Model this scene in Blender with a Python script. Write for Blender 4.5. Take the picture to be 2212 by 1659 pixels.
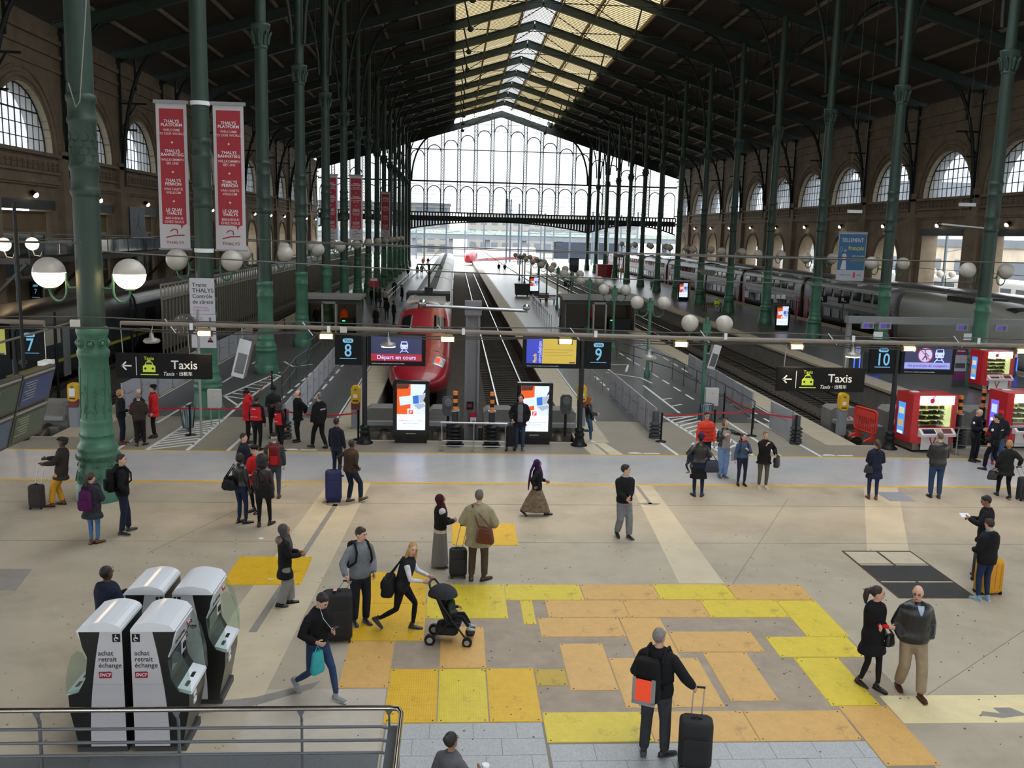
import bpy, bmesh, math, random
from math import sin, cos, pi, radians as rad
from mathutils import Vector as V, Matrix as Mx
random.seed(7)
SC = bpy.context.scene
COL = SC.collection
for o in list(bpy.data.objects): bpy.data.objects.remove(o)

# ---------------- camera, sky, exposure ----------------
def add_camera():
    yaw, pit, rol = rad(3.7), rad(9.27), rad(1.45)
    f = V((sin(yaw)*cos(pit), cos(yaw)*cos(pit), -sin(pit)))
    r = V((cos(yaw), -sin(yaw), 0)); u = r.cross(f)
    r2 = r*cos(rol)+u*sin(rol); u2 = u*cos(rol)-r*sin(rol)
    cd = bpy.data.cameras.new('camera'); co = bpy.data.objects.new('camera', cd)
    COL.objects.link(co)
    co.matrix_world = Mx(((r2.x, u2.x, -f.x, 0), (r2.y, u2.y, -f.y, 0), (r2.z, u2.z, -f.z, 7.0), (0, 0, 0, 1)))
    cd.sensor_width = 36; cd.lens = 36*2000/2212; cd.clip_start = .1; cd.clip_end = 2000
    SC.camera = co
add_camera()
wd = bpy.data.worlds.new('sky'); SC.world = wd; wd.use_nodes = True
bg = wd.node_tree.nodes['Background']; bg.inputs[0].default_value = (.93, .97, 1.0, 1); bg.inputs[1].default_value = 4.8
vs = SC.view_settings
vs.view_transform = 'Standard'; vs.look = 'None'; vs.gamma = 1; vs.use_curve_mapping = False; vs.exposure = 0.0

# ---------------- materials ----------------
def lin(c):
    if isinstance(c, str):
        c = [int(c[i:i+2], 16)/255 for i in (0, 2, 4)]
    return [x/12.92 if x <= .04045 else ((x+.055)/1.055)**2.4 for x in c]
MATS = {}
def M(name, col='808080', rough=.6, metal=0, var=.0, vs_=3.0, bump=0, bs=40.0, emit=0, ecol=None, alpha=1, coat=0, spec=.5, stain=None, ss=.6, sa=.5, sr=(.48, .72)):
    if name in MATS: return MATS[name]
    m = bpy.data.materials.new(name); m.use_nodes = True
    nt = m.node_tree; b = nt.nodes['Principled BSDF']; c = lin(col)
    N = lambda t: nt.nodes.new(t); L = nt.links.new
    b.inputs['Base Color'].default_value = (*c, 1); b.inputs['Roughness'].default_value = rough
    b.inputs['Metallic'].default_value = metal; b.inputs['Specular IOR Level'].default_value = spec
    if coat: b.inputs['Coat Weight'].default_value = coat; b.inputs['Coat Roughness'].default_value = .05
    if emit:
        b.inputs['Emission Color'].default_value = (*lin(ecol or col), 1); b.inputs['Emission Strength'].default_value = emit
    if alpha < 1: b.inputs['Alpha'].default_value = alpha
    if var or bump or stain:
        tc = N('ShaderNodeTexCoord')
    src = None
    if var:
        n = N('ShaderNodeTexNoise'); n.inputs['Scale'].default_value = vs_; n.inputs['Detail'].default_value = 6
        n.inputs['Roughness'].default_value = .65
        L(tc.outputs['Object'], n.inputs['Vector'])
        mr = N('ShaderNodeMapRange'); mr.inputs[1].default_value = .3; mr.inputs[2].default_value = .7
        mr.inputs[3].default_value = 1-var; mr.inputs[4].default_value = 1+var
        L(n.outputs['Fac'], mr.inputs[0])
        mm = N('ShaderNodeVectorMath'); mm.operation = 'SCALE'; mm.inputs[0].default_value = c
        L(mr.outputs[0], mm.inputs['Scale']); src = mm.outputs[0]
    if stain:
        n = N('ShaderNodeTexNoise'); n.inputs['Scale'].default_value = ss; n.inputs['Detail'].default_value = 8; n.inputs['Roughness'].default_value = .7
        L(tc.outputs['Object'], n.inputs['Vector'])
        mr = N('ShaderNodeMapRange'); mr.inputs[1].default_value, mr.inputs[2].default_value = sr; mr.inputs[3].default_value = 0; mr.inputs[4].default_value = sa
        L(n.outputs['Fac'], mr.inputs[0])
        mx = N('ShaderNodeMix'); mx.data_type = 'RGBA'
        if src: L(src, mx.inputs[6])
        else: mx.inputs[6].default_value = (*c, 1)
        mx.inputs[7].default_value = (*lin(stain), 1); L(mr.outputs[0], mx.inputs[0]); src = mx.outputs[2]
    if src: L(src, b.inputs['Base Color'])
    if bump:
        n = N('ShaderNodeTexNoise'); n.inputs['Scale'].default_value = bs; n.inputs['Detail'].default_value = 3
        L(tc.outputs['Object'], n.inputs['Vector'])
        bp = N('ShaderNodeBump'); bp.inputs['Strength'].default_value = bump; bp.inputs['Distance'].default_value = .02
        L(n.outputs['Fac'], bp.inputs['Height']); L(bp.outputs[0], b.inputs['Normal'])
    MATS[name] = m
    return m
def wave_mat(name, c1, c2, scale, axis='Y', rough=.8, bump=.3, var=.2, metal=0):
    """boards / corrugation / tread relief: fine bands across one axis"""
    if name in MATS: return MATS[name]
    m = M(name, c1, rough, metal); nt = m.node_tree; b = nt.nodes['Principled BSDF']
    N = lambda t: nt.nodes.new(t); L = nt.links.new
    tc = N('ShaderNodeTexCoord'); w = N('ShaderNodeTexWave'); w.bands_direction = axis; w.inputs['Scale'].default_value = scale
    w.inputs['Distortion'].default_value = .15; L(tc.outputs['Object'], w.inputs['Vector'])
    n = N('ShaderNodeTexNoise'); n.inputs['Scale'].default_value = .7; n.inputs['Detail'].default_value = 6; L(tc.outputs['Object'], n.inputs['Vector'])
    mx = N('ShaderNodeMix'); mx.data_type = 'RGBA'; mx.inputs[6].default_value = (*lin(c1), 1); mx.inputs[7].default_value = (*lin(c2), 1)
    L(w.outputs['Fac'], mx.inputs[0])
    m2 = N('ShaderNodeMix'); m2.data_type = 'RGBA'; m2.blend_type = 'MULTIPLY'; m2.inputs[0].default_value = var
    L(mx.outputs[2], m2.inputs[6]); L(n.outputs['Color'], m2.inputs[7]); L(m2.outputs[2], b.inputs['Base Color'])
    bp = N('ShaderNodeBump'); bp.inputs['Strength'].default_value = bump; bp.inputs['Distance'].default_value = .03
    L(w.outputs['Fac'], bp.inputs['Height']); L(bp.outputs[0], b.inputs['Normal'])
    return m
def glass_mat(name, col, t=.6, tl=.0, rough=.15):
    """thin pane: clear part + milky translucent part + surface gloss"""
    if name in MATS: return MATS[name]
    m = bpy.data.materials.new(name); m.use_nodes = True; nt = m.node_tree; nt.nodes.clear()
    N = lambda t_: nt.nodes.new(t_); L = nt.links.new; c = (*lin(col), 1)
    out = N('ShaderNodeOutputMaterial'); tr = N('ShaderNodeBsdfTransparent'); tr.inputs[0].default_value = c
    tn = N('ShaderNodeBsdfTranslucent'); tn.inputs[0].default_value = c
    mix = N('ShaderNodeMixShader'); mix.inputs[0].default_value = tl; L(tr.outputs[0], mix.inputs[1]); L(tn.outputs[0], mix.inputs[2])
    gl = N('ShaderNodeBsdfGlossy'); gl.inputs['Roughness'].default_value = rough
    m2 = N('ShaderNodeMixShader'); m2.inputs[0].default_value = 1-t; L(mix.outputs[0], m2.inputs[1]); L(gl.outputs[0], m2.inputs[2])
    L(m2.outputs[0], out.inputs[0]); MATS[name] = m
    return m

# ---------------- geometry helpers ----------------
class MB:
    def __init__(s): s.v = []; s.f = []; s.m = []; s.s = []
    def add(s, vs, fs, mi=0, sm=False):
        k = len(s.v); s.v += [tuple(p) for p in vs]
        for f in fs: s.f.append([k+i for i in f]); s.m.append(mi); s.s.append(sm)
        return s
    def box(s, x0, x1, y0, y1, z0, z1, mi=0):
        return s.add([(x, y, z) for z in (z0, z1) for y in (y0, y1) for x in (x0, x1)],
                     [(0, 2, 3, 1), (4, 5, 7, 6), (0, 1, 5, 4), (2, 6, 7, 3), (0, 4, 6, 2), (1, 3, 7, 5)], mi)
    def bar(s, p0, p1, w, h, mi=0, up=(0, 0, 1)):
        """square-section bar from p0 to p1"""
        p0, p1 = V(p0), V(p1); d = (p1-p0).normalized(); up = V(up)
        if abs(d.dot(up)) > .98: up = V((0, 1, 0)) if abs(d.y) < .9 else V((1, 0, 0))
        a = d.cross(up).normalized()*w/2; b = a.normalized().cross(d)*h/2
        return s.add([p+i*a+j*b for p in (p0, p1) for j in (-1, 1) for i in (-1, 1)],
                     [(0, 1, 3, 2), (4, 6, 7, 5), (0, 4, 5, 1), (2, 3, 7, 6), (0, 2, 6, 4), (1, 5, 7, 3)], mi)
    def obox(s, c, size, rot, mi=0):
        R = rot if isinstance(rot, Mx) else Mx.Rotation(rot, 3, 'Z'); c = V(c); hx, hy, hz = [q/2 for q in size]
        return s.add([c+R@V((x, y, z)) for z in (-hz, hz) for y in (-hy, hy) for x in (-hx, hx)],
                     [(0, 2, 3, 1), (4, 5, 7, 6), (0, 1, 5, 4), (2, 6, 7, 3), (0, 4, 6, 2), (1, 3, 7, 5)], mi)
    def tube(s, pts, r, n=8, mi=0, cap=True, sm=True, e=1.0, up=(0, 0, 1)):
        pts = [V(p) for p in pts]; k = len(pts); rs = r if isinstance(r, (list, tuple)) else [r]*k
        vs = []; a = None
        for i, p in enumerate(pts):
            d = (pts[min(i+1, k-1)]-pts[max(i-1, 0)]).normalized()
            if a is None:
                q = V(up) if abs(d.dot(V(up))) < .95 else V((0, 1, 0))
                a = d.cross(q).normalized()
            else:
                a = (a-d*a.dot(d)).normalized()
            b = a.cross(d); rr = rs[i]
            ra, rb = rr if isinstance(rr, (list, tuple)) else (rr, rr*e)
            vs += [p+a*ra*cos(2*pi*j/n)+b*rb*sin(2*pi*j/n) for j in range(n)]
        fs = [(i*n+j, i*n+(j+1) % n, (i+1)*n+(j+1) % n, (i+1)*n+j) for i in range(k-1) for j in range(n)]
        s.add(vs, fs, mi, sm)
        if cap: s.add(vs[:n], [tuple(range(n))[::-1]], mi); s.add(vs[-n:], [tuple(range(n))], mi)
        return s
    def lathe(s, prof, n=16, c=(0, 0, 0), mi=0, sm=True, flute=None):
        vs = []
        for r, z in prof:
            for j in range(n):
                rr = r*(1-(flute if flute and j % 2 else 0)); a = 2*pi*j/n
                vs.append((c[0]+rr*cos(a), c[1]+rr*sin(a), c[2]+z))
        k = len(prof)
        fs = [(i*n+j, i*n+(j+1) % n, (i+1)*n+(j+1) % n, (i+1)*n+j) for i in range(k-1) for j in range(n)]
        s.add(vs, fs, mi, sm); s.add(vs[:n], [tuple(range(n))[::-1]], mi); s.add(vs[-n:], [tuple(range(n))], mi)
        return s
    def prism(s, poly, d0, d1, plane='xz', mi=0):
        """extrude a 2D polygon: plane names the polygon's axes, d0..d1 run along the third"""
        def P(a, b, d): return {'xz': (a, d, b), 'yz': (d, a, b), 'xy': (a, b, d)}[plane]
        n = len(poly); vs = [P(a, b, d0) for a, b in poly]+[P(a, b, d1) for a, b in poly]
        fs = [tuple(range(n)), tuple(range(2*n-1, n-1, -1))]+[(i, n+i, n+(i+1) % n, (i+1) % n) for i in range(n)]
        return s.add(vs, fs, mi)
    def sph(s, c, r, nu=16, nv=10, mi=0, z0=-1, z1=1, R=None):
        r = r if isinstance(r, (tuple, list)) else (r, r, r); vs = []; c = V(c)
        for i in range(nv+1):
            t = math.asin(max(-1, min(1, z0)))+(math.asin(min(1, z1))-math.asin(max(-1, z0)))*i/nv
            for j in range(nu):
                p = V((r[0]*cos(t)*cos(2*pi*j/nu), r[1]*cos(t)*sin(2*pi*j/nu), r[2]*sin(t)))
                vs.append(c+(R@p if R else p))
        return s.add(vs, [(i*nu+j, i*nu+(j+1) % nu, (i+1)*nu+(j+1) % nu, (i+1)*nu+j) for i in range(nv) for j in range(nu)], mi, True)
    def quad(s, a, b, c, d, mi=0): return s.add([a, b, c, d], [(0, 1, 2, 3)], mi)
    def mesh(s, name, mats):
        me = bpy.data.meshes.new(name); me.from_pydata(s.v, [], s.f)
        for m in (mats if isinstance(mats, (list, tuple)) else [mats]): me.materials.append(m)
        me.polygons.foreach_set('material_index', s.m); me.polygons.foreach_set('use_smooth', s.s)
        bm = bmesh.new(); bm.from_mesh(me); bmesh.ops.recalc_face_normals(bm, faces=bm.faces); bm.to_mesh(me); bm.free()
        return me
    def build(s, name, mats, parent=None, loc=None, rz=0):
        o = bpy.data.objects.new(name, s.mesh(name, mats)); COL.objects.link(o)
        if parent: o.parent = parent
        if loc: o.location = loc
        if rz: o.rotation_euler.z = rz
        return o
def tag(o, label=None, cat=None, group=None, kind=None):
    if label: o['label'] = label
    if cat: o['category'] = cat
    if group: o['group'] = group
    if kind: o['kind'] = kind
    return o
def thing(name, label, cat, loc=(0, 0, 0), rz=0, group=None):
    o = bpy.data.objects.new(name, None); COL.objects.link(o); o.empty_display_size = .2
    o.location = loc; o.rotation_euler.z = rz
    return tag(o, label, cat, group)
def struct(o): o['kind'] = 'structure'; return o
def kids(o): return [c for c in bpy.data.objects if c.parent == o]
def dup(o, loc=None, rz=None, label=None, group=None, parent=None):
    c = o.copy(); COL.objects.link(c); c.parent = parent
    if loc: c.location = loc
    if rz is not None: c.rotation_euler.z = rz
    if label: c['label'] = label
    if group: c['group'] = group
    for ch in o.children: dup(ch, parent=c)
    return c
def inst(o, loc, parent=None, rz=0, sc=None):
    """another piece sharing the same mesh data"""
    c = bpy.data.objects.new(o.name.split('.')[0], o.data); COL.objects.link(c); c.parent = parent; c.location = loc; c.rotation_euler.z = rz
    if sc: c.scale = sc
    if o.get('kind'): c['kind'] = o['kind']
    return c
TXT = {}
TSC = bpy.data.scenes.new('workbench')
def bench_dg():
    with bpy.context.temp_override(scene=TSC, view_layer=TSC.view_layers[0]): return bpy.context.evaluated_depsgraph_get()
def text(s, size, mat, parent, loc, rot=(pi/2, 0, 0), al='CENTER', name='lettering', shear=0, sx=1.0, ext=.0015):
    """flat printed lettering as mesh; default stands upright facing -y"""
    k = (s, al, shear, ext/size)
    if k not in TXT:
        cu = bpy.data.curves.new('t', 'FONT'); cu.body = s; cu.size = 1; cu.align_x = al; cu.align_y = 'CENTER'; cu.extrude = ext/size; cu.shear = shear
        cu.resolution_u = 3; cu.offset = .009
        o = bpy.data.objects.new('t', cu); TSC.collection.objects.link(o)
        dg = bench_dg(); me = bpy.data.meshes.new_from_object(o.evaluated_get(dg))
        bpy.data.objects.remove(o); bpy.data.curves.remove(cu); TXT[k] = me
    me = TXT[k]
    if len(me.materials) and me.materials[0] != mat: me = me.copy()
    me.materials.clear(); me.materials.append(mat)
    o = bpy.data.objects.new(name, me); COL.objects.link(o); o.parent = parent; o.location = loc; o.rotation_euler = rot; o.scale = (size*sx, size, size)
    return o
def rrect(x0, x1, z0, z1, r, n=4):
    p = []
    for cx, cz, a in ((x1-r, z1-r, 0), (x0+r, z1-r, 90), (x0+r, z0+r, 180), (x1-r, z0+r, 270)):
        p += [(cx+r*cos(rad(a+90*i/n)), cz+r*sin(rad(a+90*i/n))) for i in range(n+1)]
    return p
def arcpts(cx, cz, r, a0, a1, n): return [(cx+r*cos(rad(a0+(a1-a0)*i/n)), cz+r*sin(rad(a0+(a1-a0)*i/n))) for i in range(n+1)]
# ================= the setting: floor, platforms, tracks =================
XL, XR, XC = -9.0, 26.1, 8.55           # column rows and nave axis
NB, BAY = 16, 10.65
yL = lambda i: 23.6+BAY*i
yR = lambda i: 23.0+BAY*i
yT = lambda i: 23.3+BAY*i
WL, WR = -26.4, 43.4                    # inner wall faces
YE = 183.4                              # glazed end screen
concrete = M('concrete floor', 'a99e8b', .42, var=.10, vs_=.9, bump=.05, bs=30, stain='7a7163', ss=.5, sa=.55)
lightband = M('pale concrete band', 'c0b297', .5, var=.12, vs_=2.2, stain='8a7f70', ss=1.1, sa=.5)
creamband = M('cream painted band', 'd6c79a', .5, var=.08, vs_=3)
pathgrey = M('grey painted path', 'adabaa', .28, var=.06, vs_=1.2, stain='7f8084', ss=.8, sa=.4)
yellowline = M('yellow line paint', 'cf9f1a', .5, var=.12, vs_=8)
whiteline = M('white line paint', 'c9c9c6', .5, var=.1, vs_=8)
asphalt = M('platform asphalt', '4b4b4a', .32, var=.18, vs_=1.5, bump=.1, bs=120, stain='343434', ss=.35, sa=.6)
coping = M('coping stone', 'a69a84', .6, var=.15, vs_=2.5, stain='7a705f', ss=1.2, sa=.5)
concwall = M('rough concrete', '66625a', .8, var=.2, vs_=2)
ballast = M('ballast', '3c352d', .95, var=.6, vs_=9, bump=.9, bs=16)
steel = M('rail steel', 'b4b4b2', .25, 1)
rust = M('rusty steel', '4a3b31', .8, .3, var=.3, vs_=12)
darksteel = M('dark steel', '2a2b2c', .45, .6)
graniteL = M('light granite', 'a3a5a6', .5, var=.22, vs_=38, bump=.05, bs=90)
graniteD = M('dark granite', '595c5e', .45, var=.2, vs_=30)
mortar = M('mortar joint', '807a6e', .9)
patchgrey = M('grey repair patch', '857f78', .7, var=.15, vs_=4)

floor = struct(MB().box(-40, 60, -8, 30.55, -.5, 0).build('floor', concrete))
def slab(name, x0, x1, y0, y1, mat, h=.004, par=floor): return MB().box(x0, x1, y0, y1, -.01, h).build(name, mat, par)
endconc = M('worn grey concrete', '837b6d', .5, var=.12, vs_=1.2, stain='655e53', ss=.6, sa=.5)
slab('end_strip', -26.3, 43.3, 28.9, 30.56, endconc, .0025)
slab('grey_path', -26.3, 43, 25.35, 28.85, pathgrey, .003)
slab('yellow_line', -26.3, 43, 28.82, 28.92, yellowline, .006)
slab('yellow_line', -26.3, 43, 25.26, 25.38, yellowline, .006)
def skew(name, pts, mat, h=.004, par=floor): return MB().prism(pts, -.01, h, 'xy').build(name, mat, par)
skew('pale_band', [(-4.15, 12.9), (-2.8, 12.9), (-2.25, 25.26), (-3.42, 25.26)], lightband)
skew('pale_band', [(4.68, 17.8), (5.62, 17.8), (5.7, 25.26), (5.1, 25.26)], lightband)
skew('pale_band', [(4.5, 28.92), (5.55, 28.92), (5.2, 30.6), (4.3, 30.6)], lightband)
skew('pale_band', [(9.4, 19.5), (10.4, 19.5), (12.9, 25.26), (11.9, 25.26)], lightband, .002)
skew('cream_band', [(6.72, 12.3), (14, 12.25), (14, 13.12), (6.72, 13.12)], creamband)
skew('floor_channel', [(-3.5, 15.5), (-3.36, 15.5), (-2.9, 23.2), (-3.02, 23.2)], patchgrey, .006)
skew('floor_channel', [(5.22, 23.4), (5.32, 23.4), (5.3, 25.2), (5.2, 25.2)], patchgrey, .006)
skew('floor_channel', [(5.0, 28.95), (5.1, 28.95), (4.9, 30.4), (4.8, 30.4)], patchgrey, .006)
for x in (-1.45, 2.62): skew('floor_channel', [(x, 29.1), (x+.1, 29.1), (x+.1, 29.9), (x, 29.9)], patchgrey, .006)
skew('repair_patch', [(-9.2, 18.55), (-8.5, 18.55), (-8.3, 17.4), (-9.2, 17.5)], patchgrey)
skew('repair_patch', [(8.0, 12.5), (8.1, 12.62), (8.35, 12.55), (8.33, 12.72), (8.6, 12.72), (8.75, 12.5), (8.3, 12.42)], patchgrey, .007)
skew('repair_patch', [(-2.9+.42*cos(a)*(1+.15*sin(3*a)), 23.3+.26*sin(a)) for a in [2*pi*k/14 for k in range(14)]], patchgrey, .006)
skew('repair_patch', [(5.25+.28*cos(a)*(1+.2*sin(3*a)), 23.42+.12*sin(a)) for a in [2*pi*k/14 for k in range(14)]], patchgrey, .006)
skew('repair_patch', [(-4.4, 12.9), (-2.9, 13.2), (-2.0, 13.7), (-2.1, 13.45), (-3, 12.85), (-4.4, 12.6)], patchgrey, .005)
for y in (23.3, 20.3): slab('floor_joint', -20, 20, y, y+.015, mortar, .0035)
for a, b in (((7.2, 12.9), (12.9, 17.3)), ((5.75, 17.7), (9.2, 24)), ((-6.5, 19.5), (-4.5, 25))):
    MB().bar((a[0], a[1], 0), (b[0], b[1], 0), .012, .007).build('floor_joint', mortar, floor)
slab('worn_slab', -.93, 7.15, 12.4, 17.0, M('brown worn concrete', '978876', .6, var=.15, vs_=2.5, stain='7a6b5a', ss=1.4, sa=.6), .0015)
# raised metal cover plates
def plate_mat(name, c, stain):
    m = M(name, c, .42, 0, var=.10, vs_=5, stain=stain, ss=2.6, sa=.8, sr=(.56, .7))
    nt = m.node_tree; b = nt.nodes['Principled BSDF']; tc = nt.nodes.new('ShaderNodeTexCoord')
    vo = nt.nodes.new('ShaderNodeTexVoronoi'); vo.inputs['Scale'].default_value = 28; vo.inputs['Randomness'].default_value = 0
    nt.links.new(tc.outputs['Object'], vo.inputs['Vector'])
    bp = nt.nodes.new('ShaderNodeBump'); bp.inputs['Strength'].default_value = .35; bp.inputs['Distance'].default_value = .01
    nt.links.new(vo.outputs['Distance'], bp.inputs['Height']); nt.links.new(bp.outputs[0], b.inputs['Normal'])
    return m
PLM = {'Y': plate_mat('deep yellow plate', 'd2a61c', '7d6a2a'), 'L': plate_mat('lemon yellow plate', 'cfb834', '77693a'),
       'O': plate_mat('tan tactile plate', 'c99e5a', '8a6a3e'), 'D': plate_mat('dirty yellow plate', 'b4962e', '4f452a')}
for c, x0, x1, y0, y1 in [('Y',-1.78,-.46,16.76,18.4),('Y',-1.81,-.44,15.13,16.75),('L',-.43,1.08,16.07,17.72),('L',1.09,2.6,16.92,17.72),('L',1.35,1.58,15.8,16.9),('O',2.62,4.11,16.94,17.73),('L',4.12,5.62,16.95,17.74),('O',5.63,7.17,16.93,17.73),('O',1.83,3.34,16.1,16.91),('O',3.35,4.87,16.1,16.92),('L',4.88,6.38,16.1,16.92),('L',6.39,7.17,15.26,16.9),('O',1.62,3.12,15.27,16.09),('O',3.14,3.9,14.46,16.09),('O',3.92,5.42,14.66,15.48),('O',1.9,2.65,13.34,15.0),('O',2.67,3.41,12.79,14.44),('O',3.42,4.18,12.8,14.44),('O',4.32,5.08,12.98,14.64),('L',5.62,7.1,14.45,15.25),('L',5.83,6.6,12.81,14.43),('O',5.93,6.7,11.2,12.8),('L',1.39,2.9,11.86,12.68),('O',2.91,4.4,11.84,12.68),('O',4.41,5.9,11.84,12.68),('Y',-.93,-.17,12.42,14.08),('L',-.15,.59,12.42,14.08),('Y',.61,1.37,12.42,14.09),('D',1.39,1.88,13.5,14.05),('O',-1.7,-.94,13.46,15.11),('O',-.15,.61,14.1,15.7),('Y',-4.5,-2.96,17.69,19.3),('Y',.03,1.54,20.09,21.69)]:
    cx, cy = (x0+x1)/2, (y0+y1)/2; w, d = (x1-x0)/2, (y1-y0)/2
    b = MB().box(-w, w, -d, d, -.01, .007); b.prism([(-w+.012, -d+.012), (w-.012, -d+.012), (w-.012, d-.012), (-w+.012, d-.012)], .007, .010, 'xy')
    for sx in (-1, 1):
        for sy in (-1, 1): b.lathe([(.014, 0), (.012, .006)], 6, (sx*(w-.05), sy*(d-.05), .008), 1)
    b.build('cover_plate', [PLM[c], darksteel], floor, (cx, cy, 0))
# floor grate set and small hatch
gr = MB().box(-.82, .82, -1.4, 1.4, -.02, .003).build('grate_frame', rust, floor, (9.75, 18.42, 0))
palecover = M('pale hatch cover', 'b5a893', .6, var=.1, vs_=5)
gmat = wave_mat('grate steel', '3a3b3c', '2a2b2c', 12, 'X', .5, .6)
for x0, x1, y0, y1, m in [(-.77,-.03,.55,1.32,palecover),(.03,.77,.55,1.32,palecover),(-.77,.77,-.45,.44,gmat),(-.77,.77,-1.34,-.56,gmat)]:
    MB().box(x0, x1, y0, y1, -.01, .008).build('hatch_cover' if m == palecover else 'floor_grate', m, gr)
for x0, x1 in ((-.77, -.03), (.03, .77)):
    for y in (.47, -.53): MB().box(x0, x1, y-.02, y+.03, -.01, .008).build('grate_edge', palecover, gr)
slab('access_hatch', 12.0, 12.75, 23.85, 24.75, M('blue grey hatch', '83858f', .5), .006)
# granite paving in front of the stairwell
def tiles(x0, x1, y0, y1, w, d, mat, par, off=True):
    y = y1; r = 0; pool = {}
    while y > y0+.05:
        x = x0-(w*(.37*(r % 3)) if off else 0)
        while x < x1-.02:
            a, b = max(x, x0), min(x+w, x1)
            if b-a > .06:
                k = (round(b-a, 3))
                if k not in pool: pool[k] = MB().box(-k/2+.004, k/2-.004, -d/2+.004, d/2-.004, -.01, .006).build('paving_tile', mat, par, ((a+b)/2, y-d/2, 0))
                else: inst(pool[k], ((a+b)/2, y-d/2, random.uniform(-.0015, .001)), par)
            x += w
        y -= d; r += 1
jb = slab('paving_bed', -.9, 6.6, 9.0, 12.4, mortar, .002)
tiles(-.88, 1.36, 9.4, 12.4, .62, .42, graniteL, jb)
tiles(1.4, 5.92, 9.4, 11.82, .62, .42, graniteL, jb)
jd = slab('paving_bed', -12, -.92, 8.5, 11.62, graniteD, .002)
tiles(-6.5, -.95, 9.6, 11.6, .6, .4, graniteD, jd, False)
slab('concrete_slab', -2.9, -.95, 11.66, 13.44, M('worn pale slab', 'b3aa9c', .6, var=.15, vs_=3, stain='857a6c', ss=1.5, sa=.5), .003)
gumm = M('old gum spot', '6b6254', .9)
gb = MB()
for i in range(420):
    x, y = random.uniform(-7, 10), random.uniform(11.5, 21); r = random.uniform(.008, .022); gb.lathe([(r, 0), (r*.8, .0118 if y < 17.8 and x > -2 else .0045)], 6, (x, y, 0))
tag(gb.build('gum_spots', gumm, floor), kind='stuff')

# ---- track bed and platforms ----
bed = struct(MB().box(-60, 90, 30.55, 420, -1.6, -1.05).build('track_bed', ballast))
PLAT = {}
def platform(n, x0, x1, edges):
    p = struct(MB().box(x0, x1, 30.55, 232, -1.06, 0).build('platform', [concwall])); PLAT[n] = p
    MB().box(x0+.02, x1-.02, 34.3, 231.9, -.01, .004).build('asphalt_surface', asphalt, p)
    MB().box(x0+.02, x1-.02, 30.56, 34.29, -.01, .003).build('concrete_surface', endconc, p)
    for e, s in edges:
        st = None
        for k in range(27):
            y = 30.6+k*2.0
            if st is None: st = MB().box(-.56, .56, .008, 1.992, -.12, .012).build('coping_stone', coping, p, (e+s*.5, y, 0))
            else: inst(st, (e+s*.5+random.uniform(-.006, .006), y, random.uniform(-.003, .003)), p)
        MB().box(e+min(s*1.06, -s*.06), e+max(s*1.06, -s*.06), 84.6, 231, -.12, .012).build('coping_strip', coping, p)
        MB().box(e+min(s*1.12, s*1.18), e+max(s*1.12, s*1.18), 34.3, 231, -.01, .006).build('edge_line', whiteline, p)
    return p
PA = platform('A', -13.1, -3.15, ((-13.1, 1), (-3.15, -1)))
PB = platform('B', 4.3, 14.0, ((4.3, 1), (14.0, -1)))
PC = platform('C', 20.8, 31.9, ((20.8, 1), (31.9, -1)))
PD = platform('D', 35.7, 37.9, ((35.7, 1), (37.9, -1)))
PL_ = platform('L', -26.3, -21.9, ((-21.9, -1),))
for x0, x1 in ((-3.15, 4.3), (14.0, 20.8), (-21.9, -13.1), (31.9, 35.7), (37.9, 43.3)):
    MB().box(x0, x1, 30.3, 30.7, -1.2, .0).build('pit_end_kerb', coping, floor)
def track(name, xc, y0, y1, label):
    t = thing(name, label, 'railway track', (xc, y0, -1.05))
    n = y1-y0
    for s in (-1, 1):
        b = MB(); b.box(s*.755-.036, s*.755+.036, 0, n, .14, .2); b.box(s*.755-.01, s*.755+.01, 0, n, .05, .15, 1); b.box(s*.755-.07, s*.755+.07, 0, n, .03, .055, 1)
        b.build('rail', [steel, rust], t)
    sl = None
    for k in range(int(min(n, 70)/.62)):
        if sl is None: sl = MB().box(-1.25, 1.25, -.12, .12, -.02, .05).build('sleeper', M('dark timber sleeper', '2c2722', .9, var=.3, vs_=6), t, (0, .3, 0))
        else: inst(sl, (0, .3+.62*k, 0), t)
    return t
track('railway_track', 2.85, 34.6, 190, 'shiny empty track beside the red train, ending at the second buffer stop')
track('railway_track', -1.55, 34.6, 190, 'track under the red train')
track('railway_track', 15.75, 34.6, 190, 'empty track running behind the red plastic barrier')
track('railway_track', 19.1, 34.6, 190, 'empty track next to the platform with the ticket gates')
track('railway_track', -14.9, 34.6, 190, 'dark empty track between the ribbed fence and the banner platform')
track('railway_track', -20.1, 34.6, 190, 'track under the dark blue grey train')
track('railway_track', 39.6, 34.6, 190, 'track under the grey train close to the right stone wall')
track('railway_track', 34.0, 34.6, 190, 'track under the silver train with the thin red stripe')
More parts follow.
